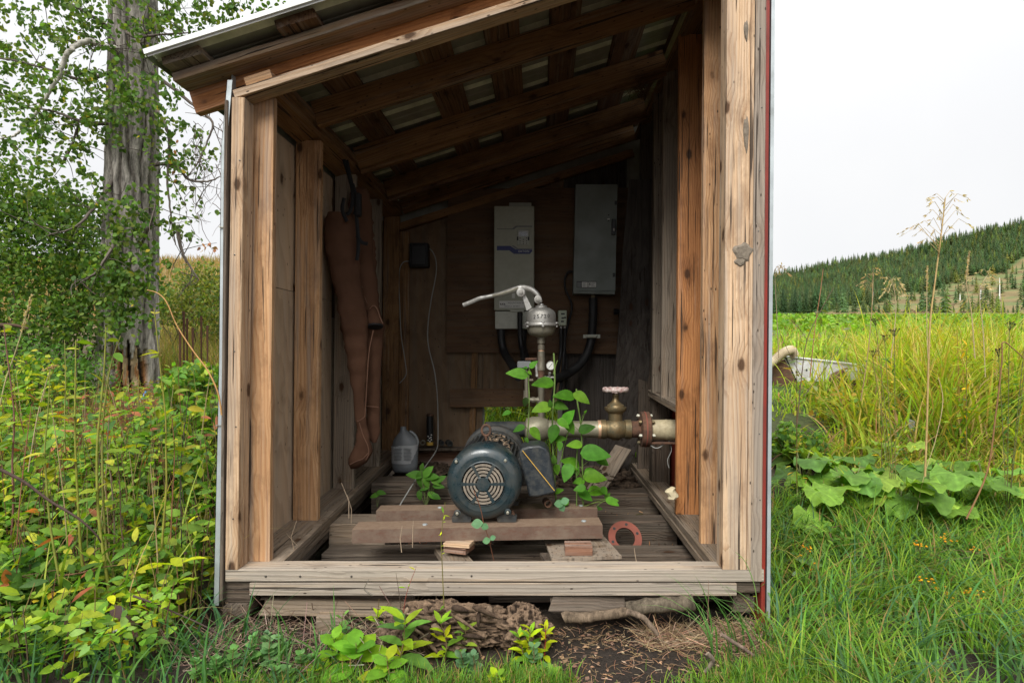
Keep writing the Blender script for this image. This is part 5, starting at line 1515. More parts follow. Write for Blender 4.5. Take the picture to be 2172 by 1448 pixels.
# ================================================================== vegetation
r = np.random.default_rng(11)
def wedge(n, d0, d1, k0, k1, p=1.0):
    """points between two depths and two slopes x/d, even in area"""
    d = np.sqrt(d0 ** 2 + (d1 ** 2 - d0 ** 2) * r.random(n)) if p == 1 else d0 + (d1 - d0) * r.random(n) ** p
    return r.uniform(k0, k1, n) * d, d
def inshed(x, y): return (x > -1.50) & (x < 1.07) & (y > 2.56) & (y < 5.3)
LG = [(.13, .24, .035), (.10, .205, .035), (.17, .27, .038), (.085, .17, .045), (.19, .26, .05)]
YG = [(.27, .34, .045), (.34, .36, .06), (.20, .30, .04), (.38, .32, .08), (.42, .33, .11), (.15, .25, .04), (.28, .35, .055), (.23, .34, .05), (.32, .23, .10)]

# ---- foreground lawn grass
G = Geo()
n = 17500
x, y = r.uniform(.95, 4.2, n), r.uniform(1.75, 3.9, n)
k = (x / y < 1.15) & ~inshed(x, y) & (x > .98 - .30 * (y < 2.55) * r.random(n)); x, y = x[k], y[k]; n = len(x)
dens = fbm(x * 2.3, y * 2.3, 0, 61); k = r.random(n) < sstep(.25, .5, dens); x, y = x[k], y[k]; n = len(x)
cl = fbm(x * 5, y * 5, 0, 77)
h = (.08 + .17 * r.random(n) ** 1.4) * (.5 + 1.1 * cl) * (1 + .35 * (y > 2.7)); az = r.uniform(0, 6.28, n) * .6 + cl * 9
c = pal(n, r, LG); dry = r.random(n) < .09; c[dry] = pal(dry.sum(), r, [(.30, .20, .09), (.24, .17, .07)])
tp = c * 1.05; 
blades(G, x, y, h, .0048 + .004 * r.random(n), az, .4 + .75 * r.random(n), c, 4, tipc=tp)
# longer coarse blades
n = 1900
x, y = r.uniform(1.0, 4.0, n), r.uniform(1.8, 4.1, n); k = (x / y < 1.1) & ~inshed(x, y); x, y = x[k], y[k]; n = len(x)
blades(G, x, y, .14 + .18 * r.random(n), .009 + .005 * r.random(n), r.uniform(0, 6.28, n), .4 + .6 * r.random(n), pal(n, r, [(.07, .15, .05), (.09, .19, .05), (.06, .13, .06)]), 6)
tag(G.build('grass', M_grass), "lush green grass filling the right foreground beside the shed", 'grass', kind='stuff')

# ---- grass tufts along the bottom and at the left foreground
G = Geo()
spots = [(-.62, 2.10, .14, 650), (-.40, 2.08, .13, 500), (-.17, 2.13, .12, 900), (.0, 2.16, .08, 1100), (-.08, 2.24, .06, 300), (.64, 2.10, .12, 420), (.82, 2.2, .12, 700), (.97, 2.28, .10, 900), (.30, 2.04, .10, 80), (-.85, 2.14, .13, 600), (-1.05, 2.1, .16, 600), (1.05, 2.16, .2, 900), (.86, 2.06, .12, 500)]
for (cx, cy_, sd_, n) in spots:
    x, y = r.normal(cx, sd_ * .8, n), r.normal(cy_, sd_ * .42, n)
    k = (y < 2.5); x, y = x[k], y[k]; n = len(x)
    c = pal(n, r, LG[:4] + [(.11, .20, .04)]); dry = r.random(n) < .12; c[dry] = pal(dry.sum(), r, [(.30, .19, .09)])
    blades(G, x, y, .03 + .075 * r.random(n), .0028 + .003 * r.random(n), r.uniform(0, 6.28, n), .2 + .7 * r.random(n), c, 4)
n = 420
x, y = r.uniform(-2.3, -.8, n), r.uniform(1.95, 2.5, n); k = ~inshed(x, y); x, y = x[k], y[k]; n = len(x)
blades(G, x, y, .10 + .20 * r.random(n) ** 1.5, .006 + .006 * r.random(n), r.uniform(0, 6.28, n), .3 + .7 * r.random(n), pal(n, r, [(.06, .14, .04), (.08, .17, .045), (.05, .12, .05)]), 6)
tag(G.build('grass', M_grass), "tufts of green grass along the bottom edge below the sill and at the left", 'grass', kind='stuff')

# ---- tall yellow green meadow grass to the right
G = Geo()
def meadow(n, d0, d1, k0, k1, h0, h1, w0, cols, seg=5, bend=(.25, .75), thr=(.34, .56), tip=(.33, .30, .055)):
    x, y = wedge(n, d0, d1, k0, k1)
    k = ~inshed(x, y) & (x > 1.1); x, y = x[k], y[k]; n = len(x)
    dn = fbm(x * 1.1, y * 1.1, 0, 91); k = r.random(n) < sstep(*thr, dn); x, y, dn = x[k], y[k], dn[k]; n = len(x)
    cl = fbm(x * 1.6, y * 1.6, 0, 55)
    c = pal(n, r, cols, .2)
    gm = sstep(.45, .62, fbm(x * .7, y * .7, 0, 101))[:, None] * .65; c = c * (1 - gm) + pal(n, r, [(.14, .29, .035), (.19, .34, .04)], .2) * gm
    br_ = r.random(n) < .10; c[br_] = pal(br_.sum(), r, [(.30, .17, .08), (.22, .14, .08), (.36, .24, .13)])
    tp = c * .6 + np.array(tip) * .4 * r.random((n, 1)) + c * .2
    az = 2.6 + cl * 9 + r.normal(size=n) * 1.4
    blades(G, x, y, (h0 + (h1 - h0) * r.random(n) ** 1.3) * (.55 + .8 * cl) * (1 + .55 * sstep(.52, .68, x / y) * (y < 8.5)) * (1 - .6 * ((x / y < .60) & (y > 4.9) & (y < 7.6))), w0 * (.5 + 1.0 * r.random(n)), az, bend[0] + (bend[1] - bend[0]) * r.random(n), c, seg, tipc=tp)
meadow(6000, 3.8, 5.2, .22, 1.1, .12, .34, .011, YG + LG[:2], 6, (.5, 1.15))
meadow(10000, 4.6, 8.0, .20, 1.1, .18, .50, .017, YG, 6, (.4, 1.1))
meadow(9500, 7.5, 13, .14, 1.05, .22, .50, .026, YG, 5, (.35, 1.0))
meadow(9000, 13, 26, .05, 1.0, .15, .36, .045, [(.17, .27, .03), (.14, .26, .035), (.22, .27, .05), (.12, .22, .03)], 3)
for (uc_, dc_, n, s_) in ((1960, 5.6, 420, .2), (2060, 6.0, 520, .25), (2140, 5.4, 420, .2), (2110, 7.0, 400, .3), (1980, 7.4, 360, .3), (1900, 6.6, 260, .2), (2010, 4.9, 240, .14), (1830, 5.2, 120, .12), (1760, 6.2, 90, .15)):
    xc_ = (uc_ - U0) / F0 * dc_
    x, y = r.normal(xc_, s_, n), r.normal(dc_, s_, n)
    c = pal(n, r, YG, .2)
    blades(G, x, y, (.55 + .75 * r.random(n)) * (.7 if uc_ < 1850 else 1), .011 + .010 * r.random(n), r.uniform(0, 6.28, n), .25 + .8 * r.random(n), c, 8, tipc=c * .7 + np.array([.36, .30, .05]) * .3)
tag(G.build('meadow_grass', M_grass), "tall yellow green meadow grass rising to the right of the shed", 'grass', kind='stuff')
# low crop rows in the field behind
G = Geo()
x, y = wedge(33000, 18, 75, .05, 1.0)
n = len(x); z = H(x, y)
inst_c = pal(n, r, [(.12, .21, .035), (.15, .25, .04), (.18, .25, .05), (.10, .18, .035)], .3)
G.add(*inst(T_dia, np.stack([x, y, z + .05 + .22 * r.random(n)], 1), rand_dirs(n, r), unit(np.stack([r.normal(0, .5, n), r.normal(0, .5, n), np.ones(n)], 1)), .14 + .14 * r.random(n) + y * .002, inst_c, 1.3))
tag(G.build('field_crop', M_leaf), "low bright green leafy crop covering the far field", 'crop', kind='stuff')

# ---- burdock
def big_leaf(G, base, tipdir, L, W, col, curl=.25, seed=0):
    rs = np.random.RandomState(seed); na, nr = 36, 7
    d = Vector(tipdir).normalized(); up = VZ; s = d.cross(up).normalized(); nrm = s.cross(d).normalized()
    vs = []; ph = rs.rand(4) * 6.28
    for j in range(nr + 1):
        q = j / nr
        for i in range(na):
            a = 2 * math.pi * i / na
            # heart shaped outline, tip along +d
            rad = (.5 + .08 * math.cos(a) + .05 * math.cos(2 * a)) * (1 + .04 * math.sin(7 * a + ph[0]) + .03 * math.sin(11 * a + ph[1]))
            notch = 1 - .35 * math.exp(-((a - math.pi) / .35) ** 2)
            px_ = math.cos(a) * rad * L * notch * q; py_ = math.sin(a) * rad * W * q
            hgt = .09 * L * math.sin(2 * a + ph[2]) * q * q + .05 * L * math.sin(5 * a + ph[3]) * q ** 3 + .05 * L * math.sin(9 * a + ph[1]) * q ** 4 - curl * L * q * q * .5 * (.6 + .4 * math.cos(a)) + .04 * L * abs(math.sin(a * 3)) * q
            p = Vector(base) + d * (L * .42 + px_) + s * py_ + nrm * hgt
            vs.append(tuple(p))
    vs = np.array(vs)
    i = (np.arange(nr)[:, None] * na + np.arange(na)[None]).ravel(); j = (np.arange(nr)[:, None] * na + (np.arange(na)[None] + 1) % na).ravel()
    c = np.array(col) * np.ones((len(vs), 3))
    ang = np.tile(np.arange(na) * 2 * math.pi / na, nr + 1); q = np.repeat(np.arange(nr + 1) / nr, na)
    vein = (np.abs(np.sin(ang * 4)) < .2) & (q > .05)
    c[vein] *= 1.35; c[q > .95] *= 1.2; c *= (.85 + .3 * fbm(vs[:, 0] * 25, vs[:, 1] * 25, vs[:, 2] * 25, seed))[:, None]
    G.add(vs, [np.stack([i, j, j + na, i + na], 1)], c)
burd = [(1700, 1030, 4.3, 9), (1800, 1085, 3.95, 9), (1915, 1105, 3.8, 10), (2090, 1050, 4.1, 10), (1880, 1010, 4.4, 7), (1690, 1110, 3.75, 5), (2160, 1120, 3.8, 5), (2010, 1110, 3.9, 6)]
wh = ["leftmost, close beside the grey corner trim", "in front of the largest clump, near the feathery weeds", "largest, in the middle with a leaf curled over", "on the right edge of the photo, behind the bare stalk", "just below the tilted zinc sheet", "low one between corner trim and white-backed leaf", "at the far right edge, lowest of the clump", "between the middle burdock and the thin brown stalk"]
for bi, (u, v, d, nl_) in enumerate(burd):
    p = P(u, v, d); zb = float(H(p.x, p.y)); base = Vector((p.x, p.y, zb))
    t = thing('burdock_plant', base, "broad leaved burdock plant, " + wh[bi], 'burdock', 'burdock plants right of the shed')
    G = Geo(); S = Geo()
    for k in range(nl_):
        a = r.uniform(0, 6.28) if k > 1 else -1.7 + .6 * k; hh = r.uniform(.10, .30); rr = r.uniform(.08, .30)
        pb = base + Vector((math.cos(a) * rr * .5, math.sin(a) * rr * .5, hh))
        dr = Vector((math.cos(a), math.sin(a), r.uniform(-.45, .35)))
        L = r.uniform(.17, .33)
        cc = np.array([(.15, .29, .045), (.19, .34, .045), (.11, .23, .045), (.25, .37, .055)][r.integers(0, 4)]) * r.uniform(.6, 1.05)
        big_leaf(G, pb, dr, L, L * r.uniform(.75, .95), cc, r.uniform(.1, .5), seed=bi * 10 + k)
        S.tube([base, base + (pb - base) * .6 + VZ * .02, pb, pb + dr * (L * .3)], [.006, .005, .004, .003], (.13, .15, .05), 5)
    S.build('stem', M_stem, t); G.build('foliage', M_leaf, t, True)

# ---- generic leafy stems
def leafy(name, pts, rad, scol, leaves, lcol, label, cat, group=None, tpl=T_ov4, extra=None, lsize=(.05, .08), spread=.0, parts=True, ls0=.15, wsc=1.0, opp=False):
    """stem along pts with leaves along it"""
    pts = spline(pts, 5); t = thing(name, pts[0], label, cat, group)
    S = Geo(); m = len(pts); S.tube(pts, [rad * (1 - .65 * i / m) for i in range(m)], scol, 6)
    if extra:
        for (ep, er) in extra:
            ep = spline(ep, 4); S.tube(ep, [er * (1 - .6 * i / len(ep)) for i in range(len(ep))], scol, 5); pts = pts + ep
    S.build('stem', M_stem, t, True)
    if leaves:
        G = Geo(); idx = (ls0 + (1 - ls0) * r.random(leaves) ** .8) * (len(pts) - 1)
        pos = np.array([tuple(pts[int(i)].lerp(pts[min(int(i) + 1, len(pts) - 1)], i % 1)) for i in idx])
        if spread: pos += r.normal(size=pos.shape) * spread
        dr = rand_dirs(leaves, r); dr[:, 2] = dr[:, 2] * .35 + .1
        G.add(*inst(tpl, pos, unit(dr), unit(np.stack([r.normal(0, .35, leaves), r.normal(0, .35, leaves) - .15, np.ones(leaves)], 1)), r.uniform(*lsize, leaves), pal(leaves, r, lcol), wsc))
        G.build('foliage', M_leaf, t)
    return t

YL = [(.17, .25, .035), (.24, .29, .04), (.12, .21, .035), (.33, .33, .05)]
GL = [(.07, .15, .03), (.09, .18, .035), (.055, .12, .03), (.12, .21, .04)]

# ---- tall stems in front of the tree, at the left (pixel tracks turned into points at their own depth)
def track(pts, d0, d1=None):
    d1 = d1 or d0; m = len(pts)
    return [P(u, v, d0 + (d1 - d0) * i / (m - 1)) for i, (u, v) in enumerate(pts)]
ST = [
 ([(240, 1300), (222, 1190), (208, 1080), (206, 950), (214, 860), (221, 781), (225, 693)], .0075, (.20, .21, .03), 6, "thick yellow green forked stem, tallest of the bunch before the split trunk", 2.62),
 ([(252, 1300), (240, 1210), (227, 1173), (219, 1060), (217, 950), (222, 860), (234, 780), (256, 712)], .0065, (.19, .19, .04), 5, "yellow green stem crossing behind the thick forked one and bending right at its top", 2.66),
 ([(190, 1300), (184, 1250), (172, 1173), (165, 1060), (160, 950), (159, 880), (160, 800), (161, 721)], .0070, (.21, .22, .03), 4, "straight yellow green stem with a cut top left of the forked one", 2.64),
 ([(158, 1342), (138, 1287), (120, 1198), (105, 1100), (97, 1000), (95, 950), (102, 870), (106, 790)], .0060, (.17, .19, .03), 6, "bowed green stem in the lower left foreground", 2.52),
 ([(345, 1290), (342, 1200), (346, 1122), (353, 1030), (352, 950), (351, 880), (338, 760), (327, 653)], .0060, (.21, .20, .03), 4, "slender yellow green stem rising just left of the shed before the pale bank", 2.66),
 ([(346, 1287), (353, 1210), (361, 1156), (366, 1050), (370, 960), (364, 880)], .0042, (.20, .09, .04), 3, "thin reddish stem next to the slender yellow green one", 2.66),
 ([(262, 1290), (266, 1220), (261, 1156), (256, 1100), (254, 1026), (248, 960)], .0042, (.10, .055, .035), 3, "dark reddish stem right of the forked yellow green one", 2.68),
 ([(384, 1300), (386, 1210), (384, 1100), (383, 1000), (392, 900), (404, 820)], .0035, (.055, .045, .035), 5, "thin blackish stem close to the shed's left corner", 2.75),
 ([(20, 1180), (28, 1080), (26, 980), (30, 880), (16, 760), (8, 690)], .0055, (.16, .07, .05), 8, "dark red stem at the left edge of the photo", 2.9),
 ([(138, 960), (137, 880), (139, 800), (137, 720)], .0040, (.20, .21, .04), 4, "short green stem topped with pale leaves behind the cut one", 3.1),
 ([(236, 1250), (243, 1130), (236, 1020), (228, 960), (232, 880)], .0045, (.16, .12, .07), 2, "brown stem inside the bunch before the split trunk", 2.72),
]
for (pt, rd, sc, nl_, lab, d) in ST:
    leafy('tall_stem', track(pt, d, d + .12), rd, sc, nl_ * 2, YL, lab, 'plant stem', 'tall stems left of the shed', lsize=(.05, .09), ls0=.05)
for (pt, rd, sc, lab, d) in [
 ([(0, 995), (52, 1022), (103, 1060), (165, 1098), (203, 1132), (214, 1150)], .007, (.075, .05, .04), "dark bare twig slanting in from the left edge", 2.45),
 ([(282, 1263), (330, 1280), (361, 1294), (440, 1330), (516, 1380)], .0045, (.085, .06, .05), "thin dark twig running down to the right near the shed corner", 2.3),
 ([(124, 1220), (170, 1215), (206, 1204), (268, 1196)], .005, (.16, .085, .05), "short rust brown twig lying across the stems", 2.55),
 ([(0, 690), (30, 690), (60, 697)], .03, (.08, .05, .035), "stub of a dark broken branch at the left edge", 6.5)]:
    G = Geo(); pp = spline(track(pt, d, d + .1), 4); G.tube(pp, [rd * (1 - .6 * i / len(pp)) for i in range(len(pp))], sc, 6)
    tag(G.build('twig', M_twig), lab, 'twig', 'loose twigs left of the shed')
# seed headed grass stalks
def stalk(pt, d, rd, col, label, head=None, hl=.16, hcol=(.42, .33, .2), group='seed headed grass stalks', name='grass_stalk', br=14, droop=.5, bl=.05):
    pp = spline(track(pt, d), 5); t = thing(name, pp[0], label, 'grass stalk', group)
    G = Geo(); G.tube(pp, [rd * (1 - .5 * i / len(pp)) for i in range(len(pp))], col, 5); G.build('stem', M_stem, t, True)
    if head:
        G = Geo(); top = pp[-1]; ax = (pp[-1] - pp[-4]).normalized()
        if head == 'spike':
            n = 90; q = r.random(n); pos = np.array([tuple(top - ax * hl * (1 - s_)) for s_ in q]) + r.normal(size=(n, 3)) * .004 * (1.2 - q)[:, None]
            dr = unit(np.array([tuple(ax)] * n) + r.normal(size=(n, 3)) * .35)
            G.add(*inst(T_dia, pos, dr, rand_dirs(n, r), .016, pal(n, r, [hcol])))
        else:
            for k in range(br):
                s0 = top - ax * hl * (k / br); a = r.uniform(0, 6.28)
                L = bl * (1 + 1.6 * k / br) * r.uniform(.7, 1.3)
                side = Vector((math.cos(a), math.sin(a) * .6, .5))
                p1 = s0 + side * L * .6 + VZ * L * .3; p2 = p1 + Vector((side.x, side.y, -droop)) * L * .5
                G.tube([s0, p1, p2], [rd * .28, rd * .22, rd * .15], hcol, 3)
                m = 5; pos = np.array([tuple(p1.lerp(p2, q_)) for q_ in r.random(m)]) + r.normal(size=(m, 3)) * .003
                G.add(*inst(T_wil, pos, unit(np.array([tuple(p2 - p1)] * m) + r.normal(size=(m, 3)) * .02), rand_dirs(m, r), .026, pal(m, r, [hcol])))
        G.build('seed_head', M_leaf, t)
    return t
stalk([(0, 860), (14, 800), (35, 740), (50, 690), (66, 628)], 3.0, .004, (.38, .33, .16), "straw coloured grass stalk with plump seed head at the far left", 'spike', .20, (.46, .38, .25))
stalk([(470, 880), (462, 832), (440, 785), (409, 743), (375, 690), (354, 642), (335, 622), (312, 615)], 2.5, .004, (.42, .23, .08), "orange brown grass stalk arching left beside the shed's corner", None)
stalk([(60, 1000), (80, 880), (105, 790), (118, 776)], 2.9, .003, (.42, .33, .19), "short straw stalk bending right in the left thicket", 'spike', .07)
stalk([(1962, 1010), (1966, 900), (1972, 700), (1983, 600), (1996, 500), (2005, 420)], 3.4, .0065, (.42, .30, .12), "tallest golden grass stalk with open seed head against the sky", 'open', .38, (.46, .36, .20), br=22, bl=.085)
stalk([(2068, 760), (2060, 660), (2050, 600), (2056, 535)], 4.2, .0045, (.40, .31, .16), "golden stalk with narrow seed head right of the tallest one", 'spike', .2)
stalk([(1968, 760), (1966, 690), (1966, 620), (1967, 565)], 4.6, .004, (.42, .33, .18), "short golden stalk with narrow head left of the tallest one", 'spike', .2)
stalk([(1826, 850), (1842, 740), (1850, 640), (1852, 575)], 4.4, .0045, (.36, .25, .12), "brownish stalk with loose head over the white trough", 'open', .22, (.36, .27, .15), br=14)
stalk([(1890, 760), (1898, 690), (1900, 640), (1892, 592)], 4.8, .004, (.42, .34, .2), "pale stalk with bushy drooping head in the middle of the meadow", 'open', .2, (.46, .38, .24), br=26, droop=1.2)
stalk([(2090, 800), (2085, 700), (2078, 620), (2098, 578)], 4.6, .004, (.42, .34, .2), "pale stalk with feathery head near the right edge", 'open', .24, (.46, .38, .24), br=18)
stalk([(1718, 800), (1728, 700), (1740, 620), (1746, 570)], 4.0, .004, (.34, .16, .08), "reddish bare stalk standing over the trough's left end", None)
stalk([(1652, 760), (1648, 680), (1645, 620), (1643, 572)], 3.8, .003, (.38, .3, .18), "thin pale stalk right against the shed's corner trim", 'open', .12, (.4, .3, .18), br=8)
stalk([(2050, 1100), (2094, 1000), (2112, 880), (2125, 770), (2127, 726), (2150, 740), (2172, 760)], 3.3, .0055, (.22, .12, .05), "stout brown stalk bent over at the top, near the right edge", None)
stalk([(1990, 800), (2000, 850), (1985, 930), (1960, 1010), (1945, 1080)], 3.5, .0025, (.48, .36, .2), "pale straw stalk leaning across the zinc sheet", None)

# ---- tansy
def umbel(G, S, c, n, sp, size, cols, dz=.0):
    a = r.uniform(0, 6.28, n); q = np.sqrt(r.random(n)) * sp
    pos = np.stack([c.x + np.cos(a) * q, c.y + np.sin(a) * q, c.z + r.normal(0, sp * .18, n)], 1)
    tv, tf = [], []
    m = 7
    for j, (z_, rr) in enumerate(((0, .55), (.35, 1.0), (.8, .75), (1.0, .001))):
        for i in range(m): tv.append((math.cos(i * 6.283 / m) * rr, math.sin(i * 6.283 / m) * rr, z_ * .75))
    for j in range(3):
        for i in range(m): tf.append((j * m + i, j * m + (i + 1) % m, (j + 1) * m + (i + 1) % m, (j + 1) * m + i))
    G.add(*inst((np.array(tv), np.zeros((0, 3), int), np.array(tf)), pos, np.tile([1., 0, 0], (n, 1)), unit(np.stack([r.normal(0, .3, n), r.normal(0, .3, n) , np.ones(n)], 1)), size, pal(n, r, cols)))
    for p in pos: S.tube([c - VZ * sp * 1.3, Vector(p)], .0011, (.10, .11, .04), 3)
def tansy(u, v, d, heads, label, cols, hgt=.3, size=.0062, group='tansy plants right of the shed', scol=(.12, .12, .045)):
    top = P(u, v, d); zb = float(H(top.x, top.y))
    base = Vector((top.x + .03, top.y + .05, zb)); t = thing('tansy_plant', base, label, 'tansy', group)
    S, G = Geo(), Geo(); 
    for (du, dv, n, sp) in heads:
        c = P(u + du, v + dv, d) + VY * r.uniform(-.05, .05)
        S.tube(spline([base, base.lerp(c, .5) + Vector((0, 0, .03)), c - VZ * sp * 1.3], 4), .0022, scol, 5)
        G = Geo(); umbel(G, S, c, n, sp, size, cols); G.build('flower_head', M_leaf, t, True)
    L = Geo(); n = 110
    hh = r.random(n); pos = np.stack([base.x + r.normal(0, .05, n), base.y + r.normal(0, .04, n), zb + hh * max(.08, top.z - zb) * .85], 1)
    L.add(*inst(T_wil, pos, rand_dirs(n, r, .3), rand_dirs(n, r, 1), r.uniform(.02, .045, n), pal(n, r, [(.06, .13, .035), (.08, .16, .04)])))
    S.build('stem', M_stem, t); L.build('foliage', M_leaf, t)
YEL = [(.55, .30, .015), (.62, .36, .02), (.48, .24, .015)]
BRN = [(.045, .028, .018), (.06, .035, .02)]
tansy(1712, 1170, 2.95, [(0, -8, 9, .028), (-12, 14, 4, .018), (2, 36, 7, .028), (10, 20, 3, .015)], "tansy with three small yellow flower clusters nearest the shed's corner", YEL)
tansy(1955, 1160, 3.0, [(0, -2, 12, .032), (60, -14, 10, .04), (95, -2, 6, .03)], "tansy with yellow flower heads just below the largest burdock leaf", YEL)
tansy(2000, 1245, 2.7, [(-28, -10, 12, .035), (5, 15, 18, .045), (55, 5, 20, .05), (20, 30, 14, .04)], "tansy with the widest spread of yellow flowers, low in the right foreground", YEL)
tansy(1900, 700, 3.7, [(-33, -22, 14, .03), (0, 0, 16, .035), (-15, 12, 10, .03), (-40, 45, 10, .03)], "withered tansy with dark brown heads standing over the meadow grass", BRN, size=.006, scol=(.16, .15, .05))
tansy(2140, 690, 3.6, [(0, -4, 16, .035), (30, 4, 14, .03), (32, -14, 10, .02), (-10, 52, 14, .035)], "withered tansy with dark brown heads at the right edge of the photo", BRN, size=.006)
# yellowing goldenrod like weeds over the meadow
for (u, v, d, lab) in ((1870, 820, 4.2, "bushy yellowing weed in the meadow grass right of the trough"), (2050, 800, 4.4, "yellowing weed between the grass stalks near the grey handle"), (1690, 770, 3.9, "green leafy weed standing before the white trough")):
    b = P(u, 900, d); zb = float(H(b.x, b.y)); p1 = P(u, v - 60, d)
    leafy('meadow_weed', [Vector((b.x, b.y, zb)), Vector((b.x, b.y, (zb + p1.z) / 2)), p1], .004, (.16, .12, .04), 70, YL + [(.40, .28, .03)], lab, 'weed', 'yellowing weeds in the meadow', tpl=T_wil, lsize=(.04, .08), spread=.05)
# sapling leaning over the trough
leafy('sapling', track([(1690, 905), (1700, 800), (1712, 720), (1740, 660), (1768, 610)], 3.7), .004, (.14, .09, .06), 30, [(.16, .19, .10), (.12, .17, .07), (.22, .24, .10)], "thin leafy sapling leaning over the white trough", 'sapling', tpl=T_ov, lsize=(.03, .055),
      extra=[(track([(1700, 800), (1660, 720), (1650, 690)], 3.7), .002), (track([(1705, 840), (1780, 740), (1800, 690)], 3.7), .0025), (track([(1712, 720), (1690, 690), (1672, 676)], 3.7), .002)], spread=.02)

# ---- junk in the right meadow
tr = thing('trough', P(1740, 815, 7.3), "white fibreglass trough lying in the meadow grass beside the shed", 'trough')
mb = MB(); d = 7.3
o1 = [(1664, 757), (1838, 778), (1832, 790), (1800, 812), (1690, 815), (1683, 805)]
mb.prism([P(u, v, d) for (u, v) in o1], (0, 1, 0), .03); mb.prism([P(u, v - 2, d + .7) for (u, v) in [(1672, 757), (1820, 773), (1800, 800), (1690, 800)]], (0, 1, 0), .03)
mb.prism([P(1664, 757, d), P(1690, 813, d), P(1690, 800, d + .7), P(1672, 757, d + .7)], (1, 0, .1), .02)
mb.prism([P(1690, 813, d), P(1800, 810, d), P(1800, 800, d + .7), P(1690, 800, d + .7)], (0, 0, 1), .02)
mb.build('tub', M_trough, tr)
mb = MB(); mb.tube([P(1662, 755.5, d - .01), P(1750, 765, d - .01), P(1840, 776, d - .01)], .012, 8); mb.build('rim', M_trough, tr, True)
for (u, v, ru) in ((1690, 789, 3), (1711, 785, 2)):
    mb = MB(); mb.lathe(P(u, v, d - .001), -VY, [(0, .0001), (0, ru / F0 * d), (.002, ru / F0 * d), (.002, .0001)], 12); mb.build('bolt', M_ink, tr)
mb = MB(); mb.prism([P(1640, 770, 7.15), P(1665, 762, 7.15), P(1690, 812, 7.15), P(1676, 822, 7.15), P(1640, 822, 7.15)], (0, 1, 0), .04)
tag(mb.build('metal_sheet', M_rust), "rust brown panel leaning between the white trough and the shed", 'metal sheet')
pp = spline([P(1600, 800, 7.0), P(1640, 766, 7.03), P(1662, 748, 7.06), P(1678, 742, 7.15), P(1684, 752, 7.2)], 20)
mb = MB(); mb.tube(pp, [0.05 * (1.0 if (i // 1) % 2 else 1.16) for i in range(len(pp))], 14); tag(mb.build('corrugated_hose', M_corr, None, True, angle=70), "cream corrugated hose curling over the white trough's left end", 'hose')
pmp = thing('scrap_pump', P(1805, 815, 7.06), "rusty scrap pump body lying against the white trough's right end", 'scrap metal')
mb = MB(); mb.lathe(P(1800, 800, 7.06), Vector((.2, -1, .3)), [(-.2, .12), (0, .125), (.0, .09), (-.06, .065), (-.06, .0001)], 20); mb.build('housing', M_rust, pmp, True)
mb = MB(); mb.lathe(P(1812, 788, 7.0), VZ, [(-.1, .07), (0, .10), (.02, .10), (.02, .06), (-.04, .055)], 20); mb.build('flange', M_trough, pmp, True)
mb = MB(); mb.tube(spline([P(1770, 800, 7.06), P(1785, 806, 7.03), P(1795, 815, 7.0), P(1820, 818, 7.0)], 5), .02, 8); mb.build('inlet', M_rust, pmp, True)
mb = MB(); mb.tube(spline([P(1952, 755, 6.6), P(1950, 768, 6.6), P(1941, 782, 6.6), P(1942, 791, 6.6), P(1953, 798, 6.6), P(1980, 803, 6.6), P(2005, 810, 6.6), P(2027, 816, 6.6)], 5), .018, 10); mb.tube([P(1979, 803, 6.6), P(1980, 870, 6.6)], .014, 8)
tag(mb.build('bent_pipe', M_bluepipe, None, True), "bent blue grey metal pipe handle sticking out of the meadow grass", 'pipe handle')
mb = MB()
for (k0, k1) in ((0, 1),):
    vs = [P(1928, 888, 4.85), P(1941, 893, 4.85), P(1938, 950, 4.8), P(1926, 975, 4.75), P(1892, 972, 4.75), P(1888, 963, 4.75), P(1905, 930, 4.8)]
    mb.prism(vs, (.1, 1, .1), .025)
mb.tube([P(1886, 966, 4.73), P(1926, 980, 4.73)], .012, 8)
tag(mb.build('zinc_sheet', M_sheet), "tilted dull zinc sheet standing out of the grass behind the burdock", 'metal sheet')

# ================================================================== left side thicket
G = Geo()
def canopy(x, y): return .20 + .28 * sstep(2.2, 3.6, y) + .14 * fbm(x * 1.5, y * 1.5, 0, 71) - .26 * sstep(4.8, 6.6, y)
n = 66000
x, y = wedge(n, 2.05, 8.5, -1.2, -.40, .0 or 1)
dprob = np.clip(1.25 - (y - 2.2) / 9, .25, 1); k = (r.random(n) < dprob) & (x < -1.53) ; x, y = x[k], y[k]; n = len(x)
z = H(x, y) + canopy(x, y) * (.05 + .95 * r.random(n) ** .6)
clump = fbm(x * 4, y * 4, z * 4, 15); k = r.random(n) < sstep(.30, .50, clump); x, y, z = x[k], y[k], z[k]; n = len(x)
tone = fbm(x * 1.3, y * 1.3, 0, 33)[:, None]
c = pal(n, r, [(.15, .27, .04), (.20, .31, .045), (.11, .22, .038), (.26, .34, .045), (.16, .25, .07)], .2) * (.5 + .75 * tone)
q = r.random(n) < .018 ; c[q] = pal(q.sum(), r, [(.45, .42, .04), (.38, .28, .04)])
u_ = U0 + F0 * x / y
rd_ = (u_ > 130) & (u_ < 340) & (y > 4.5) & (r.random(n) < .5); c[rd_] = pal(rd_.sum(), r, [(.28, .07, .05), (.30, .14, .05), (.18, .05, .06), (.33, .24, .05)])
G.add(*inst(T_ov, np.stack([x, y, z], 1), unit(np.stack([r.normal(size=n), r.normal(size=n), r.normal(0, .3, n)], 1)), unit(np.stack([r.normal(0, .75, n), r.normal(0, .75, n) - .35, np.ones(n)], 1)), r.uniform(.030, .060, n), c, r.uniform(.9, 1.1)))
th_ = G.build('undergrowth', M_leaf); tag(th_, "dense low undergrowth of small yellow green leaves left of the shed", 'undergrowth', kind='stuff')
G = Geo()
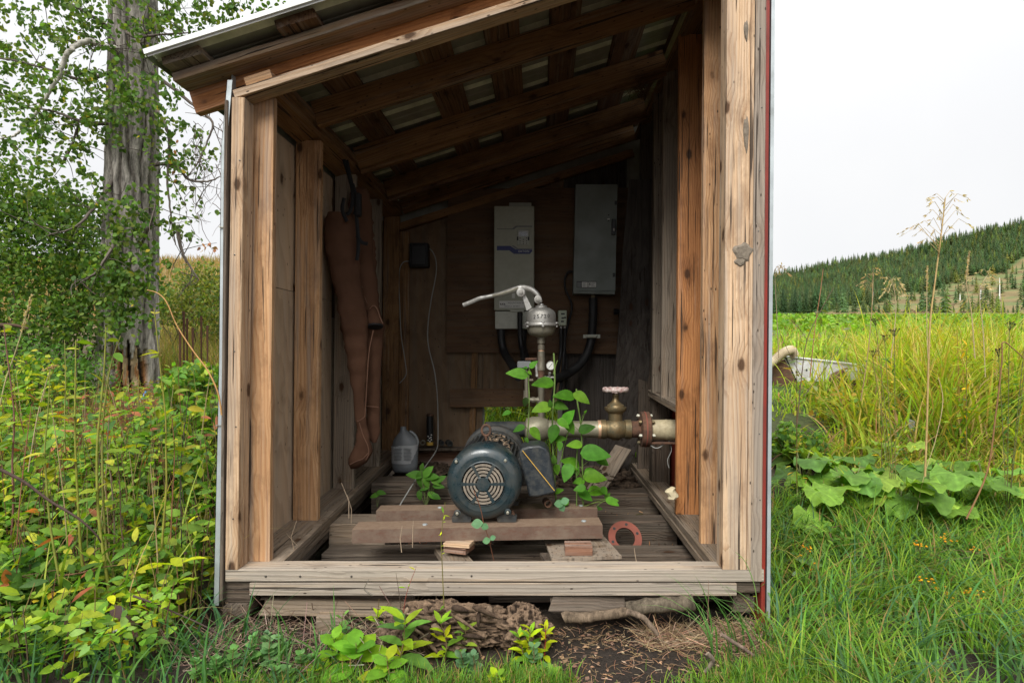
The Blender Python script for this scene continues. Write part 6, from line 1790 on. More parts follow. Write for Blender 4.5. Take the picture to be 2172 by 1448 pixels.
x, y = wedge(2200, 2.1, 7, -1.15, -.42); k = x < -1.53; x, y = x[k], y[k]
z = H(x, y)
for i in range(len(x)):
    hh = canopy(x[i], y[i]) * r.uniform(.8, 1.45); a = r.uniform(0, 6.28); l_ = r.uniform(.05, .3) * hh
    G.tube([(x[i], y[i], z[i]), (x[i] + math.cos(a) * l_ * .4, y[i] + math.sin(a) * l_ * .4, z[i] + hh * .5), (x[i] + math.cos(a) * l_, y[i] + math.sin(a) * l_, z[i] + hh)], [.003, .0024, .0014], [(.16, .07, .045), (.11, .08, .05), (.22, .17, .06)][i % 3], 4)
x, y = wedge(110, 2.5, 6, -.95, -.5); k = x < -1.53; x, y = x[k], y[k]; z = H(x, y)
for i in range(len(x)):
    hh = r.uniform(.5, 1.05); a = r.uniform(0, 6.28); l_ = r.uniform(.03, .22) * hh
    cl_ = [(.17, .19, .035), (.20, .09, .05), (.11, .07, .045), (.24, .22, .06), (.34, .26, .13)][i % 5]
    G.tube(spline([Vector((x[i], y[i], z[i])), Vector((x[i] + math.cos(a) * l_ * .3, y[i] + math.sin(a) * l_ * .3, z[i] + hh * .5)), Vector((x[i] + math.cos(a) * l_, y[i] + math.sin(a) * l_, z[i] + hh))], 4), [.0036, .0034, .0032, .003, .0028, .0025, .0022, .0018, .0012], cl_, 5)
n = 620; x, y = wedge(n, 2.3, 6.5, -1.1, -.5); k = x < -1.56; x, y = x[k], y[k]; n = len(x)
G2 = Geo(); blades(G2, x, y, .35 + .5 * r.random(n), .006 + .006 * r.random(n), r.uniform(0, 6.28, n), .2 + .8 * r.random(n), pal(n, r, [(.16, .26, .05), (.24, .28, .06), (.36, .28, .13), (.12, .22, .05)]), 7)
tag(G2.build('grass', M_grass), "scattered tall grass blades and straws among the undergrowth left of the shed", 'grass', kind='stuff')
G2 = Geo(); n = 3000; x, y = wedge(n, 2.3, 6.0, -1.1, -.5); k = x < -1.56; x, y = x[k], y[k]; n = len(x)
z = H(x, y) + canopy(x, y) * (.5 + .9 * r.random(n)); cl = fbm(x * 2.5, y * 2.5, 0, 44); k = cl > .5; x, y, z = x[k], y[k], z[k]; n = len(x)
G2.add(*inst(T_wil, np.stack([x, y, z], 1), unit(np.stack([r.normal(size=n), r.normal(size=n), r.normal(0, .5, n)], 1)), unit(np.stack([r.normal(0, .6, n), r.normal(0, .6, n) - .2, np.ones(n)], 1)), r.uniform(.07, .13, n), pal(n, r, YL + GL + [(.30, .11, .06)]), 1.3))
tag(G2.build('undergrowth', M_leaf), "long narrow willow like leaves mixed into the undergrowth left of the shed", 'undergrowth', kind='stuff')
tag(G.build('undergrowth_stems', M_twig), "thin brown stems carrying the undergrowth left of the shed", 'undergrowth', kind='stuff')
# yellowed, spotted weeds low by the shed corner
for (u, v, d, lab, s_) in ((200, 1265, 2.42, "weed with yellow blotched leaves at the foot of the forked stems", 1), (375, 1215, 2.5, "weed with large yellow green toothed leaves beside the shed corner", 1.1), (150, 1350, 2.32, "low weed with yellow and dark spotted leaves in the lower left", .9), (250, 1300, 2.36, "weed with yellow leaves and white berries in the lower left", .9), (425, 1180, 2.9, "green leafy weed right against the shed's left corner trim", 1.)):
    p = P(u, v, d); zb = float(H(p.x, p.y)); zb = min(zb, p.z - .05)
    leafy('spotted_weed', [Vector((p.x, p.y, zb)), Vector((p.x + .01, p.y, (zb + p.z) / 2)), p + VZ * .03], .004, (.2, .10, .05), 13, [(.34, .38, .04), (.42, .42, .03), (.22, .32, .05), (.10, .06, .05)], lab, 'weed', 'blotched weeds at the lower left', lsize=(.06 * s_, .10 * s_), spread=.035, wsc=.9, ls0=.3)
mb = MB(); c = P(238, 1328, 2.36)
for (a, b) in ((0, 0), (8, -4), (3, 9), (-6, 4), (10, 6), (0, -10)): mb.lathe(c + Vector((a, 0, -b)) * .0019, VZ, [(-.008, .0001), (-.006, .006), (0, .008), (.006, .006), (.008, .0001)], 8)
tag(mb.build('berry_cluster', M_white, None, True), "small cluster of white berries on the yellow leaved weed", 'berries')

# ---- big dark green bush behind, left of the trunk, and bushes right of it
def bush(name, blobs, label, cols, n, leaf=(.05, .09), tpl=T_ov, group=None, d_=(0, 0), twn=60, base=None, cat='bush', leafshape=1.0):
    cx_ = np.mean([b[0].x for b in blobs]); cy_ = np.mean([b[0].y for b in blobs])
    bz = float(H(cx_, cy_)); base = base or Vector((cx_, cy_, bz)); t = thing(name, base, label, cat, group)
    G = Geo(); w = np.array([b[1] * b[2] * b[3] for b in blobs]); w /= w.sum()
    for b, q in zip(blobs, w):
        m = int(n * q) + 1
        v = rand_dirs(m, r) * (r.random((m, 1)) ** .45)
        pos = np.array(tuple(b[0])) + v * np.array([b[1], b[2], b[3]])
        cl = fbm(pos[:, 0] * 3.2, pos[:, 1] * 3.2, pos[:, 2] * 3.2, 19); k = r.random(m) < sstep(.30, .50, cl)
        pos = pos[k]; m = len(pos)
        if not m: continue
        c = pal(m, r, cols, .2)
        dr = rand_dirs(m, r); dr[:, 2] -= .35
        G.add(*inst(tpl, pos, unit(dr), unit(np.stack([r.normal(0, .6, m), r.normal(0, .6, m) - .3, np.ones(m)], 1)), r.uniform(*leaf, m), c, leafshape))
    G.build('foliage', M_leaf, t)
    S = Geo()
    for k in range(twn):
        b = blobs[r.integers(0, len(blobs))]; e = np.array(tuple(b[0])) + rand_dirs(1, r)[0] * np.array([b[1], b[2], b[3]]) * .9
        sp_ = .12 if name == 'weed_clump' else .25; s0 = np.array(tuple(base)) + r.normal(size=3) * [sp_, sp_, .02]; mid = (s0 + e) / 2 + r.normal(size=3) * sp_ * .4
        kk_ = .35 if name == 'weed_clump' else 1.0
        S.tube(spline([Vector(s0), Vector(mid), Vector(e)], 4), [kk_ * q_ for q_ in (.014, .013, .011, .010, .008, .006, .005, .004, .003)], (.17, .10, .06) if kk_ < 1 else (.10, .075, .055), 5)
    S.build('branch', M_twig, t)
    return t
def B(u, v, d, ru, rv, rd): return (P(u, v, d), ru / F0 * d, rd, rv / F0 * d)
DK = [(.07, .13, .03), (.095, .165, .036), (.12, .195, .04), (.16, .22, .05), (.05, .10, .03)]
bush('bush', [B(60, 420, 8.4, 110, 70, .9), B(170, 500, 8.6, 60, 70, .7), B(40, 470, 8.2, 120, 130, .9), B(120, 560, 8.0, 110, 120, .8), B(20, 640, 7.8, 140, 130, .8), B(140, 690, 7.6, 90, 90, .7), B(190, 600, 8.6, 60, 130, .5), B(-120, 560, 8.4, 120, 220, .9)], "large dark green bush filling the left edge behind the thicket", DK, 26000, (.045, .08))
bush('bush', [B(60, 790, 6.6, 110, 80, .6), B(170, 800, 6.8, 60, 70, .5), B(-60, 800, 6.4, 90, 110, .6)], "mid green bush with small leaves at the foot of the large dark one", [(.06, .13, .03), (.08, .16, .035), (.10, .18, .04)], 5500, (.04, .065))
bush('bush', [B(400, 640, 12.5, 75, 55, 1.0), B(440, 600, 12, 50, 50, .8), B(460, 660, 11, 40, 70, .8), B(350, 650, 13, 40, 40, .8)], "yellow green bush on the bank right of the trunk", [(.11, .155, .04), (.15, .18, .045), (.08, .12, .035), (.20, .2, .05)], 9000, (.05, .085), twn=30)
bush('bush', [B(240, 890, 6.7, 70, 38, .45), B(330, 910, 6.0, 50, 38, .4), B(190, 915, 5.4, 80, 40, .5)], "low bush turning red and orange in front of the trunk's foot", [(.30, .09, .05), (.22, .06, .06), (.33, .20, .05), (.24, .26, .05), (.14, .19, .04)], 3400, (.04, .065), twn=30)
bush('bush', [B(420, 820, 5.2, 45, 60, .5), B(440, 900, 4.4, 40, 60, .4), B(390, 900, 5.0, 50, 50, .5)], "bright green leafy bush just left of the shed", [(.10, .20, .035), (.13, .24, .04), (.08, .16, .035), (.24, .28, .05)], 2400, (.055, .09), twn=24)
for (u, v, d, ru, rv, n, lf, cols, lab) in [
 (70, 850, 5.0, 90, 110, 1500, (.05, .085), YL, "tall yellow green weeds at the left edge before the dark bush"),
 (330, 960, 4.2, 80, 90, 1300, (.045, .08), YL + GL, "leafy weeds between the trunk's foot and the shed"),
 (160, 1010, 3.7, 110, 90, 1500, (.045, .08), YL + [(.30, .12, .06)], "leafy weeds with some red leaves in the middle of the thicket"),
 (420, 1060, 3.3, 50, 110, 900, (.05, .085), GL + YL, "upright green weeds pressed against the shed's left wall"),
 (40, 1090, 3.2, 90, 100, 1000, (.05, .09), GL + YL, "green weeds at the left edge beneath the slanting dark twig"),
 (250, 1110, 3.0, 100, 80, 1000, (.05, .085), YL + GL, "yellow green weeds around the feet of the forked stems"),
 (90, 1230, 2.6, 100, 80, 620, (.05, .09), GL, "dark green weeds in the lower left corner"),
 (340, 1220, 2.65, 80, 70, 520, (.05, .085), YL, "light green weeds left of the shed's front corner")]:
    p = P(u, v, d); z0 = float(H(p.x, p.y)); top = p.z + rv / F0 * d; hz = max(.12, (top - z0) / 2)
    bush('weed_clump', [(Vector((p.x, p.y, z0 + hz)), ru / F0 * d, ru / F0 * d * .8, hz)], lab, [tuple(q_ * 1.0 for q_ in cc_) for cc_ in cols + GL[:2]], int(n * 1.25), (lf[0] * .75, lf[1] * .8), twn=26, group='leafy weed clumps left of the shed', cat='weeds')
# dry brown stalks and grass on the bank behind
G = Geo()
x, y = wedge(17000, 8.5, 17, -.72, -.3); 
n = len(x); blades(G, x, y, .35 + .6 * r.random(n), .012 + .01 * r.random(n), r.uniform(0, 6.28, n), .1 + .5 * r.random(n), pal(n, r, [(.26, .20, .09), (.20, .20, .06), (.30, .21, .10), (.15, .18, .05)]), 3)
x, y = wedge(16000, 17, 46, -1.0, -.25); n = len(x)
blades(G, x, y, .35 + .5 * r.random(n), .03 + .02 * r.random(n), r.uniform(0, 6.28, n), .1 + .5 * r.random(n), pal(n, r, [(.28, .20, .10), (.24, .18, .09), (.17, .17, .06), (.30, .20, .12)]), 3)
tag(G.build('dry_grass', M_grass), "dry brown grass covering the bank behind the tree", 'grass', kind='stuff')
for k_, (u, vt, vb, d) in enumerate(((390, 660, 790, 8.2), (397, 675, 780, 8.4), (427, 670, 770, 8.3), (409, 695, 790, 8), (382, 700, 790, 7.8), (440, 690, 790, 8.1))):
    p = P(u, vt, d); b = Vector((p.x, p.y, float(H(p.x, p.y)))); G = Geo(); G.tube([b, b.lerp(p, .6), p], [.012, .012, .018], (.09, .045, .03), 6)
    tag(G.build('dead_stalk', M_twig, None, True), ["tallest dark dead stalk on the bank right of the trunk", "dark dead stalk touching the tallest one's right side", "dark dead stalk fourth from the trunk on the bank", "dark dead stalk in the middle of the bank's row", "shortest dark dead stalk, the one nearest the trunk", "dark dead stalk nearest the shed on the bank"][k_], 'dead stalk', 'dark dead stalks on the bank')
for (u, v, d, ru, rv, n, cols, lab) in [(1690, 950, 4.7, 60, 60, 650, GL + YL[:1], "green weeds filling the gap between the corner trim and the burdock"), (1990, 950, 4.9, 80, 60, 600, GL + YL, "mixed green weeds behind the middle burdock plants"), (2140, 900, 5.2, 70, 80, 600, YL + GL, "yellow green weeds at the right edge of the photo"), (1760, 1170, 3.3, 80, 40, 330, GL, "low feathery green weeds in front of the leftmost burdock"), (2050, 1190, 3.1, 90, 40, 330, GL, "low green weeds in the grass below the right burdock"), (1790, 880, 5.6, 70, 60, 500, YL + [(.34, .24, .06)], "yellowing weeds just below the white trough")]:
    p = P(u, v, d); z0 = float(H(p.x, p.y)); hz = max(.10, (p.z + rv / F0 * d - z0) / 2)
    bush('weed_clump', [(Vector((p.x, p.y, z0 + hz)), ru / F0 * d, ru / F0 * d * .8, hz)], lab, cols, int(n * 1.3), (.035, .075), tpl=T_wil if v > 1100 else T_ov, twn=18, group='weed clumps right of the shed', cat='weeds')
# greenery seen through the gaps behind the shed
bush('bush', [(Vector((-.15, 6.2, .75)), .8, .35, .4), (Vector((.9, 6.2, .75)), .7, .4, .35)], "yellow green weeds seen through the gap under the back wall", [(.22, .27, .05), (.34, .34, .05), (.12, .18, .05), (.14, .22, .06)], 4200, (.04, .08), twn=40)
G = Geo(); n = 2500; x, y = r.uniform(-.6, 1.6, n), r.uniform(5.45, 6.6, n)
blades(G, x, y, .15 + .3 * r.random(n), .008, r.uniform(0, 6.28, n), .3 + .5 * r.random(n), pal(n, r, LG + YG[:3]), 4)
tag(G.build('grass', M_grass), "green grass growing behind the shed's back wall", 'grass', kind='stuff')

# ================================================================== the cottonwood
td = 8.2
tree = thing('cottonwood_tree', P(268, 850, td), "big grey barked cottonwood with a split rotten foot, left of the shed", 'tree')
rows_, cols_ = 420, 150
zt0, zt1 = P(0, 900, td).z - .2, 7.6
Z = np.linspace(zt0, zt1, rows_); A = np.linspace(0, 2 * math.pi, cols_, endpoint=False)
ZZ, AA = np.meshgrid(Z, A, indexing='ij')
vpx = V0 - (ZZ - CZ) / td * F0
uc = np.interp(vpx, [-200, 0, 350, 600, 750, 850, 900], [278, 278, 276, 270, 267, 262, 262]); hwp = np.interp(vpx, [-300, 0, 300, 560, 700, 780, 850, 900], [42, 48, 53, 57, 61, 64, 68, 75])
RR = hwp / F0 * td
# furrowed bark: interlacing ridges
wz = ZZ * 2.2; wa = AA / (2 * math.pi) * 26
warp = (fbm(np.cos(AA) * 2.2 + 5, np.sin(AA) * 2.2 + 5, ZZ * 1.1, 2) - .5) * 5
ridge = np.abs(np.sin((wa + warp) * math.pi * .5)) ** .7
brk = fbm(np.cos(AA) * 9, np.sin(AA) * 9, ZZ * 7, 12)
disp = (ridge - .6) * .042 + (brk - .5) * .026
front = np.cos(AA + math.pi / 2)   # 1 on the side facing the camera (-y)
# rotten split at the right foot: carve and colour
hwp = hwp * .92; ua = uc + np.cos(AA) * hwp
isf = np.sin(AA) < .25
rot = isf & (ua > 266 + 14 * np.sin(ZZ * 9)) & (vpx > 728 + 12 * np.sin(ua * .6) + 22 * np.abs(np.sin(ua * .21))) & (ua < 322)
crack = rot & (np.sin(ua * .42 + ZZ * 3) < -.6)
disp = np.where(rot, -.045 + (fbm(ua * .3, ZZ * 3, 0, 6) - .5) * .06, disp); disp = np.where(crack, -.09, disp)
lean = 0
RR = RR * .86
X_ = (uc - U0) / F0 * td + np.cos(AA) * (RR + disp); Y_ = td + .05 + np.sin(AA) * (RR + disp) 
V = np.stack([X_.ravel(), Y_.ravel(), ZZ.ravel()], 1)
ii = (np.arange(rows_ - 1)[:, None] * cols_ + np.arange(cols_)[None]).ravel(); jj = (np.arange(rows_ - 1)[:, None] * cols_ + (np.arange(cols_)[None] + 1) % cols_).ravel()
base_c = np.array([.30, .275, .245]); gr_ = np.array([.07, .058, .047])
c = gr_ + (base_c - gr_) * ridge[..., None] ; c = c * (.75 + .5 * brk[..., None]) * np.array([1.0, 1.0, 1.0])
low = sstep(600, 760, vpx)[..., None]; c = c * (1 + .45 * low)
c = np.where(rot[..., None], np.where((fbm(ua * .12, ZZ * 1.5, 0, 4) > .5)[..., None], np.array([.36, .17, .07]), np.array([.45, .33, .2])), c)
c = np.where(crack[..., None], np.array([.035, .025, .02]), c)
quick('trunk', V, np.stack([ii, jj, jj + cols_, ii + cols_], 1), M_bark, tree, col=c.reshape(-1, 3), smooth=True)
def limb(pts, r0, r1, col=(.12, .10, .085), name='branch', n=8, label=None, mat=None):
    pp = spline([P(*p) for p in pts], 6); m = len(pp)
    pp = [p + Vector(tuple(r.normal(size=3) * r0 * .12)) for p in pp]
    G = Geo(); G.tube(pp, [r0 + (r1 - r0) * i / (m - 1) for i in range(m)], col, n); o = G.build(name, mat or M_twig, tree, True)
    if label: o["label"] = label
    return pp
broken = limb([(245, 105, 7.9), (225, 100, 7.8), (197, 88, 7.8), (170, 92, 7.7), (148, 108, 7.6), (135, 130, 7.6), (122, 165, 7.6), (105, 195, 7.6), (88, 222, 7.6), (68, 250, 7.6), (45, 277, 7.6), (25, 290, 7.6), (0, 294, 7.6)], .045, .012, (.50, .47, .42), label="broken bleached branch arching down to the left")
BR = [
 [(250, 95, 8.0), (232, 103, 7.8), (205, 92, 7.7)],
 [(235, 262, 8.0), (190, 262, 7.8), (150, 250, 7.7), (110, 235, 7.6), (50, 225, 7.6), (-20, 190, 7.6)],
 [(235, 60, 8.0), (170, 20, 7.8), (90, -20, 7.8), (0, -40, 7.9)],
 [(240, 150, 8.0), (180, 170, 7.8), (110, 150, 7.7), (40, 130, 7.7), (-40, 120, 7.7)],
 [(325, 60, 8.2), (360, 20, 8.2), (420, -30, 8.3)],
 [(325, 155, 8.2), (370, 190, 8.0), (420, 230, 7.9), (450, 260, 7.8), (440, 300, 7.8), (420, 345, 7.8)],
 [(330, 230, 8.2), (352, 270, 8.0), (360, 310, 8.0), (355, 380, 7.9), (362, 450, 7.9), (372, 520, 7.9)],
 [(328, 350, 8.2), (370, 350, 8.0), (400, 380, 7.9), (440, 385, 7.8), (466, 375, 7.8)],
 [(240, 380, 8.0), (200, 440, 7.6), (160, 480, 7.4), (100, 500, 7.4)],
 [(260, 480, 7.6), (230, 540, 7.3), (200, 580, 7.2), (170, 600, 7.2)],
 [(300, 520, 7.7), (320, 470, 7.5), (330, 430, 7.5)],
 [(135, 345, 7.8), (155, 300, 7.8), (170, 250, 7.8)],
 [(270, 70, 7.75), (290, 78, 7.7), (330, 75, 7.6), (400, 70, 7.6)],
 [(325, 30, 8.2), (330, 70, 8.0), (300, 90, 7.8), (290, 80, 7.7)],
 [(375, 480, 7.9), (385, 530, 7.9), (400, 560, 7.9), (420, 590, 7.9)],
]
tw = Geo(); twp = []
bpts = []
for b in BR:
    pp = limb(b, .028 if len(b) > 3 else .02, .007); bpts.append(pp)
for pp in bpts + [broken]:
    for k in range(11):
        p = pp[r.integers(2, len(pp))]; a = rand_dirs(1, r)[0]; L = r.uniform(.2, .7)
        e = Vector(p) + Vector(tuple(a)) * L + VZ * (-.15 * L)
        q = spline([p, p.lerp(e, .5) + Vector(tuple(r.normal(size=3) * .05)), e], 4)
        tw.tube(q, [.007 - .005 * i / len(q) for i in range(len(q))], (.10, .08, .065), 4); twp += q[2:]
# bare drooping twigs right of the trunk
for k in range(34):
    u = r.uniform(380, 470); v = r.uniform(240, 480); p = P(u, v, 7.85)
    q = [p]
    a = r.uniform(-.7, .7)
    for j in range(6): q.append(q[-1] + Vector((math.sin(a + r.normal() * .5) * .07, r.normal() * .04, -.09 + r.normal() * .03)))
    tw.tube(q, [.005, .0045, .004, .0035, .003, .002, .0015], (.13, .10, .085), 4)
tw.build('twigs', M_twig, tree)
# crown: leaves hung in loose clusters along and around the twigs
CR = [(60, 40, 90, 55, 260), (160, 30, 80, 50, 300), (230, 20, 60, 40, 160), (20, 130, 70, 60, 200), (95, 110, 50, 45, 110), (40, 230, 70, 45, 230), (120, 240, 60, 40, 190), (180, 220, 55, 45, 200), (200, 140, 45, 40, 130), (215, 175, 40, 45, 120),
      (20, 300, 60, 40, 120), (90, 300, 60, 35, 110), (180, 300, 50, 40, 130), (60, 370, 60, 40, 130), (160, 370, 60, 40, 120), (120, 430, 70, 50, 170), (30, 430, 60, 50, 170), (200, 440, 50, 50, 170),
      (245, 230, 50, 38, 170), (290, 200, 40, 32, 110), (330, 160, 30, 30, 40), (280, 150, 40, 30, 60), (360, 40, 40, 40, 160), (400, 60, 40, 30, 110), (340, 90, 30, 30, 60), (430, 20, 60, 25, 130), (500, 5, 70, 22, 170), (570, -10, 60, 25, 120),
      (360, 240, 40, 35, 120), (385, 290, 35, 40, 110), (350, 320, 25, 40, 60), (400, 400, 40, 30, 45), (420, 430, 30, 30, 30), (360, 420, 20, 50, 40), (345, 480, 20, 50, 40),
      (240, 490, 55, 40, 200), (270, 560, 50, 42, 300), (230, 600, 50, 42, 270), (290, 620, 40, 35, 200), (200, 540, 45, 60, 300), (310, 450, 30, 50, 120), (265, 440, 40, 25, 60), (180, 640, 40, 40, 200), (250, 660, 40, 25, 110),
      (140, -60, 200, 60, 500), (400, -60, 160, 50, 300), (-80, 200, 90, 200, 500), (-100, 420, 90, 120, 200)]
G = Geo()
for (u, v, ru, rv, n) in CR:
    dc = 7.75 + r.uniform(-.25, .25) if u < 225 or u > 330 else 7.45
    n = int(n * 1.25)
    # strings of leaves along small hanging sprays
    ns = max(3, n // 15)
    cen = P(u, v, dc); s0 = np.array(tuple(cen)) + r.normal(size=(ns, 3)) * np.array([ru / F0 * dc, .35 if u < 225 or u > 330 else .12, rv / F0 * dc]) * .62
    sd_ = unit(np.stack([r.normal(size=ns), r.normal(size=ns) * .6, r.normal(size=ns) * .5 - .45], 1))
    m = n // ns + 1
    t = r.random((ns, m, 1)) * .42
    pos = (s0[:, None] + sd_[:, None] * t + np.array([0, 0, -.25]) * t ** 2 + r.normal(size=(ns, m, 3)) * .030).reshape(-1, 3)
    k = len(pos)
    c = pal(k, r, [(.07, .13, .03), (.09, .16, .036), (.115, .18, .045), (.06, .11, .03), (.15, .20, .05)], .2)
    yq = r.random(k) < .012; c[yq] = (.45, .36, .04)
    dr = rand_dirs(k, r); dr[:, 2] -= .8
    G.add(*inst(T_heart if False else T_rd, pos, unit(dr), unit(np.stack([r.normal(size=k), r.normal(size=k) - .4, r.normal(size=k) * .6 + .5], 1)), r.uniform(.050, .088, k), c, .85))
G.build('crown', M_leaf, tree)
G = Geo(); n = 26
pos = np.array([tuple(P(372 + r.normal() * 6, 330 + r.normal() * 22, 7.8)) for _ in range(14)] + [tuple(P(425 + i * 3.2, 520 + r.normal() * 6, 7.8)) for i in range(12)])
G.add(*inst(T_ov, pos, unit(np.array([[0, 0, -1.]] * n) + r.normal(size=(n, 3)) * .4), rand_dirs(n, r), .07, pal(n, r, [(.30, .15, .08), (.22, .13, .08)])))
G.build('withered_leaves', M_leaf, tree)
mb = MB(); mb.tube(spline([P(309, 830, 7.2), P(300, 848, 7.1), P(292, 862, 7.0)], 4), .010, 6)
tag(mb.build('rope', simple("blue rope", (.05, .20, .38), .6), None, True), "short piece of blue rope by the trunk's foot", 'rope')

# ================================================================== plants inside the shed
def Pz(zx, zy, d): return P(900 + zx / 3.218, 750 + zy / 3.218, d)
LL = [(635, 135, 140, 165), (745, 72, 65, 50), (810, 200, 140, 178), (955, 285, 140, 170), (1075, 300, 120, -30), (800, 370, 130, 190), (930, 358, 100, -10), (985, 430, 110, 60), (950, 475, 90, -35), (995, 500, 100, -60), (880, 545, 120, -110), (760, 545, 100, -50), (1110, 510, 110, 25), (690, 330, 60, -100), (645, 510, 80, 200), (930, 580, 80, 10), (1025, 620, 100, 175), (925, 630, 60, -90), (1170, 680, 190, 0), (1215, 730, 100, -30), (975, 810, 120, -110), (1000, 745, 130, 150), (1165, 840, 150, 0), (1130, 800, 80, 25), (1055, 870, 80, 180), (1060, 918, 80, 190), (1100, 965, 110, -30), (1175, 938, 110, 0), (1285, 1010, 90, -20), (1250, 970, 50, 60), (1195, 1055, 40, 0), (920, 935, 60, 30), (845, 1078, 90, 10), (885, 720, 60, 95), (905, 790, 70, -80), (1040, 800, 60, -80), (1230, 935, 60, -60), (940, 1010, 90, 175), (700, 590, 40, -60), (560, 405, 60, 200), (860, 340, 50, 100), (1100, 395, 24, 60), (720, 130, 36, -40), (690, 95, 30, 170), (1300, 1000, 50, 10)]
pt_in = thing('broadleaf_weed', Pz(980, 1100, 3.55), "bright green broad leaved weed growing up through the floor behind the motor", 'weed')
S = Geo()
for pts, rd in (([(905, 1080), (880, 700), (875, 440), (890, 200), (885, 20), (883, 0)], .0055), ([(1085, 1060), (1080, 800), (1070, 500), (1045, 330), (1038, 240)], .005), ([(1040, 1090), (1040, 900), (1038, 760), (1045, 650)], .0045), ([(880, 860), (935, 720), (950, 640), (1000, 480)], .004), ([(700, 600), (712, 450), (716, 300), (712, 180), (720, 90)], .004), ([(1070, 480), (1090, 420), (1105, 400)], .003), ([(880, 140), (900, 70), (910, 45)], .0025), ([(1140, 1080), (1200, 1020), (1260, 990)], .003)):
    S.tube(spline([Pz(a, b, 3.42) for (a, b) in pts], 5), rd, (.13, .20, .05), 6)
G = Geo(); pos, dr, nr, sz = [], [], [], []
for (a, b, L, ang) in LL:
    d = 3.36 + r.uniform(-.07, .07); e = R(ang); L_ = L / 3.218 / F0 * d * 1.12
    dv = Vector((math.cos(e), -.25 + r.uniform(-.2, .2), math.sin(e) * .9)).normalized()
    c = Pz(a, b, d); p0 = c - dv * L_ * .5
    pos.append(tuple(p0)); dr.append(tuple(dv)); sz.append(L_)
    side = 1 if r.random() > .5 else -1
    nr.append((r.uniform(-.3, .3), -.75, .75))
    st = Pz(880 if a < 960 and b > 0 else 1075, b + 40, 3.42) if a > 780 else Pz(714, b + 20, 3.42)
    S.tube([st, p0.lerp(st, .5) + VZ * .005, p0], .0016, (.16, .22, .05), 4)
k = len(pos)
T_big = leaf_tpl(9, .33, peak=.36, fold=.16, droop=.16, wav=.006)
G.add(*inst(T_big, np.array(pos), np.array(dr), np.array(nr), np.array(sz), pal(k, r, [(.085, .215, .028), (.11, .26, .03), (.07, .175, .028), (.14, .29, .04)], .2), 1.0))
S.build('stem', M_stem, pt_in, True); G.build('foliage', M_leaf, pt_in, True)
pt2 = thing('broadleaf_weed', P(905, 1050, 3.7), "small dark green weed growing beside the grey jug", 'weed')
S, G = Geo(), Geo(); pos, dr, nr, sz = [], [], [], []
for (u, v, L, ang) in ((880, 1006, 34, 165), (893, 1015, 34, -85), (906, 1000, 30, 50), (915, 1010, 30, 10), (925, 1020, 26, -30), (905, 1022, 24, -60), (930, 1030, 24, 0), (918, 1050, 24, -30), (890, 1050, 20, -80), (900, 1035, 20, 190), (935, 1015, 22, 40), (808, 1044, 20, 0), (795, 1050, 20, 190), (925, 1052, 20, -20), (895, 990, 16, 80)):
    d = 3.9; e = R(ang); L_ = L / F0 * d * 1.1; dv = Vector((math.cos(e), -.2, math.sin(e))).normalized(); p0 = P(u, v, d) - dv * L_ * .5
    pos.append(tuple(p0)); dr.append(tuple(dv)); nr.append((r.uniform(-.3, .3), -.7, .7)); sz.append(L_)
    S.tube([P(903 if u > 850 else 800, 1075, d), p0.lerp(P(903 if u > 850 else 800, 1075, d), .4), p0], .002, (.10, .13, .04), 4)
G.add(*inst(T_ov4, np.array(pos), np.array(dr), np.array(nr), np.array(sz), pal(len(pos), r, [(.09, .21, .035), (.07, .17, .03)], .12)))
S.build('stem', M_stem, pt2, True); G.build('foliage', M_leaf, pt2, True)
# trailing snowberry shoot in front of the motor and beam
sn = thing('trailing_shoot', P(1045, 1200, 2.9), "trailing red brown shoot with round grey green leaves before the motor", 'plant shoot')
S, G = Geo(), Geo(); tk = [(1048, 1190), (1042, 1165), (1036, 1140), (1026, 1110), (1021, 1085), (1015, 1065), (1005, 1040)]
S.tube(spline([P(u, v, 2.96 - .02 * i) for i, (u, v) in enumerate(tk)], 5), .0022, (.20, .08, .045), 5)
pos, dr, nr, sz = [], [], [], []
for (u, v, L, ang) in ((1012, 1110, 26, 185), (1028, 1116, 18, -20), (1032, 1146, 18, 190), (1045, 1140, 14, 20), (1186, 1068, 22, 180), (1198, 1062, 20, 20), (1192, 1076, 18, -60)):
    d = 2.88 if u < 1100 else 3.15; e = R(ang); L_ = L / F0 * d; dv = Vector((math.cos(e), -.1, math.sin(e))).normalized()
    pos.append(tuple(P(u, v, d) - dv * L_ * .5)); dr.append(tuple(dv)); nr.append((0, -.8, .6)); sz.append(L_)
G.add(*inst(leaf_tpl(6, .42, peak=.5, fold=.05, droop=.05), np.array(pos), np.array(dr), np.array(nr), np.array(sz), pal(len(pos), r, [(.10, .21, .10), (.12, .24, .12)], .08)))
S.build('stem', M_stem, sn, True); G.build('foliage', M_leaf, sn, True)

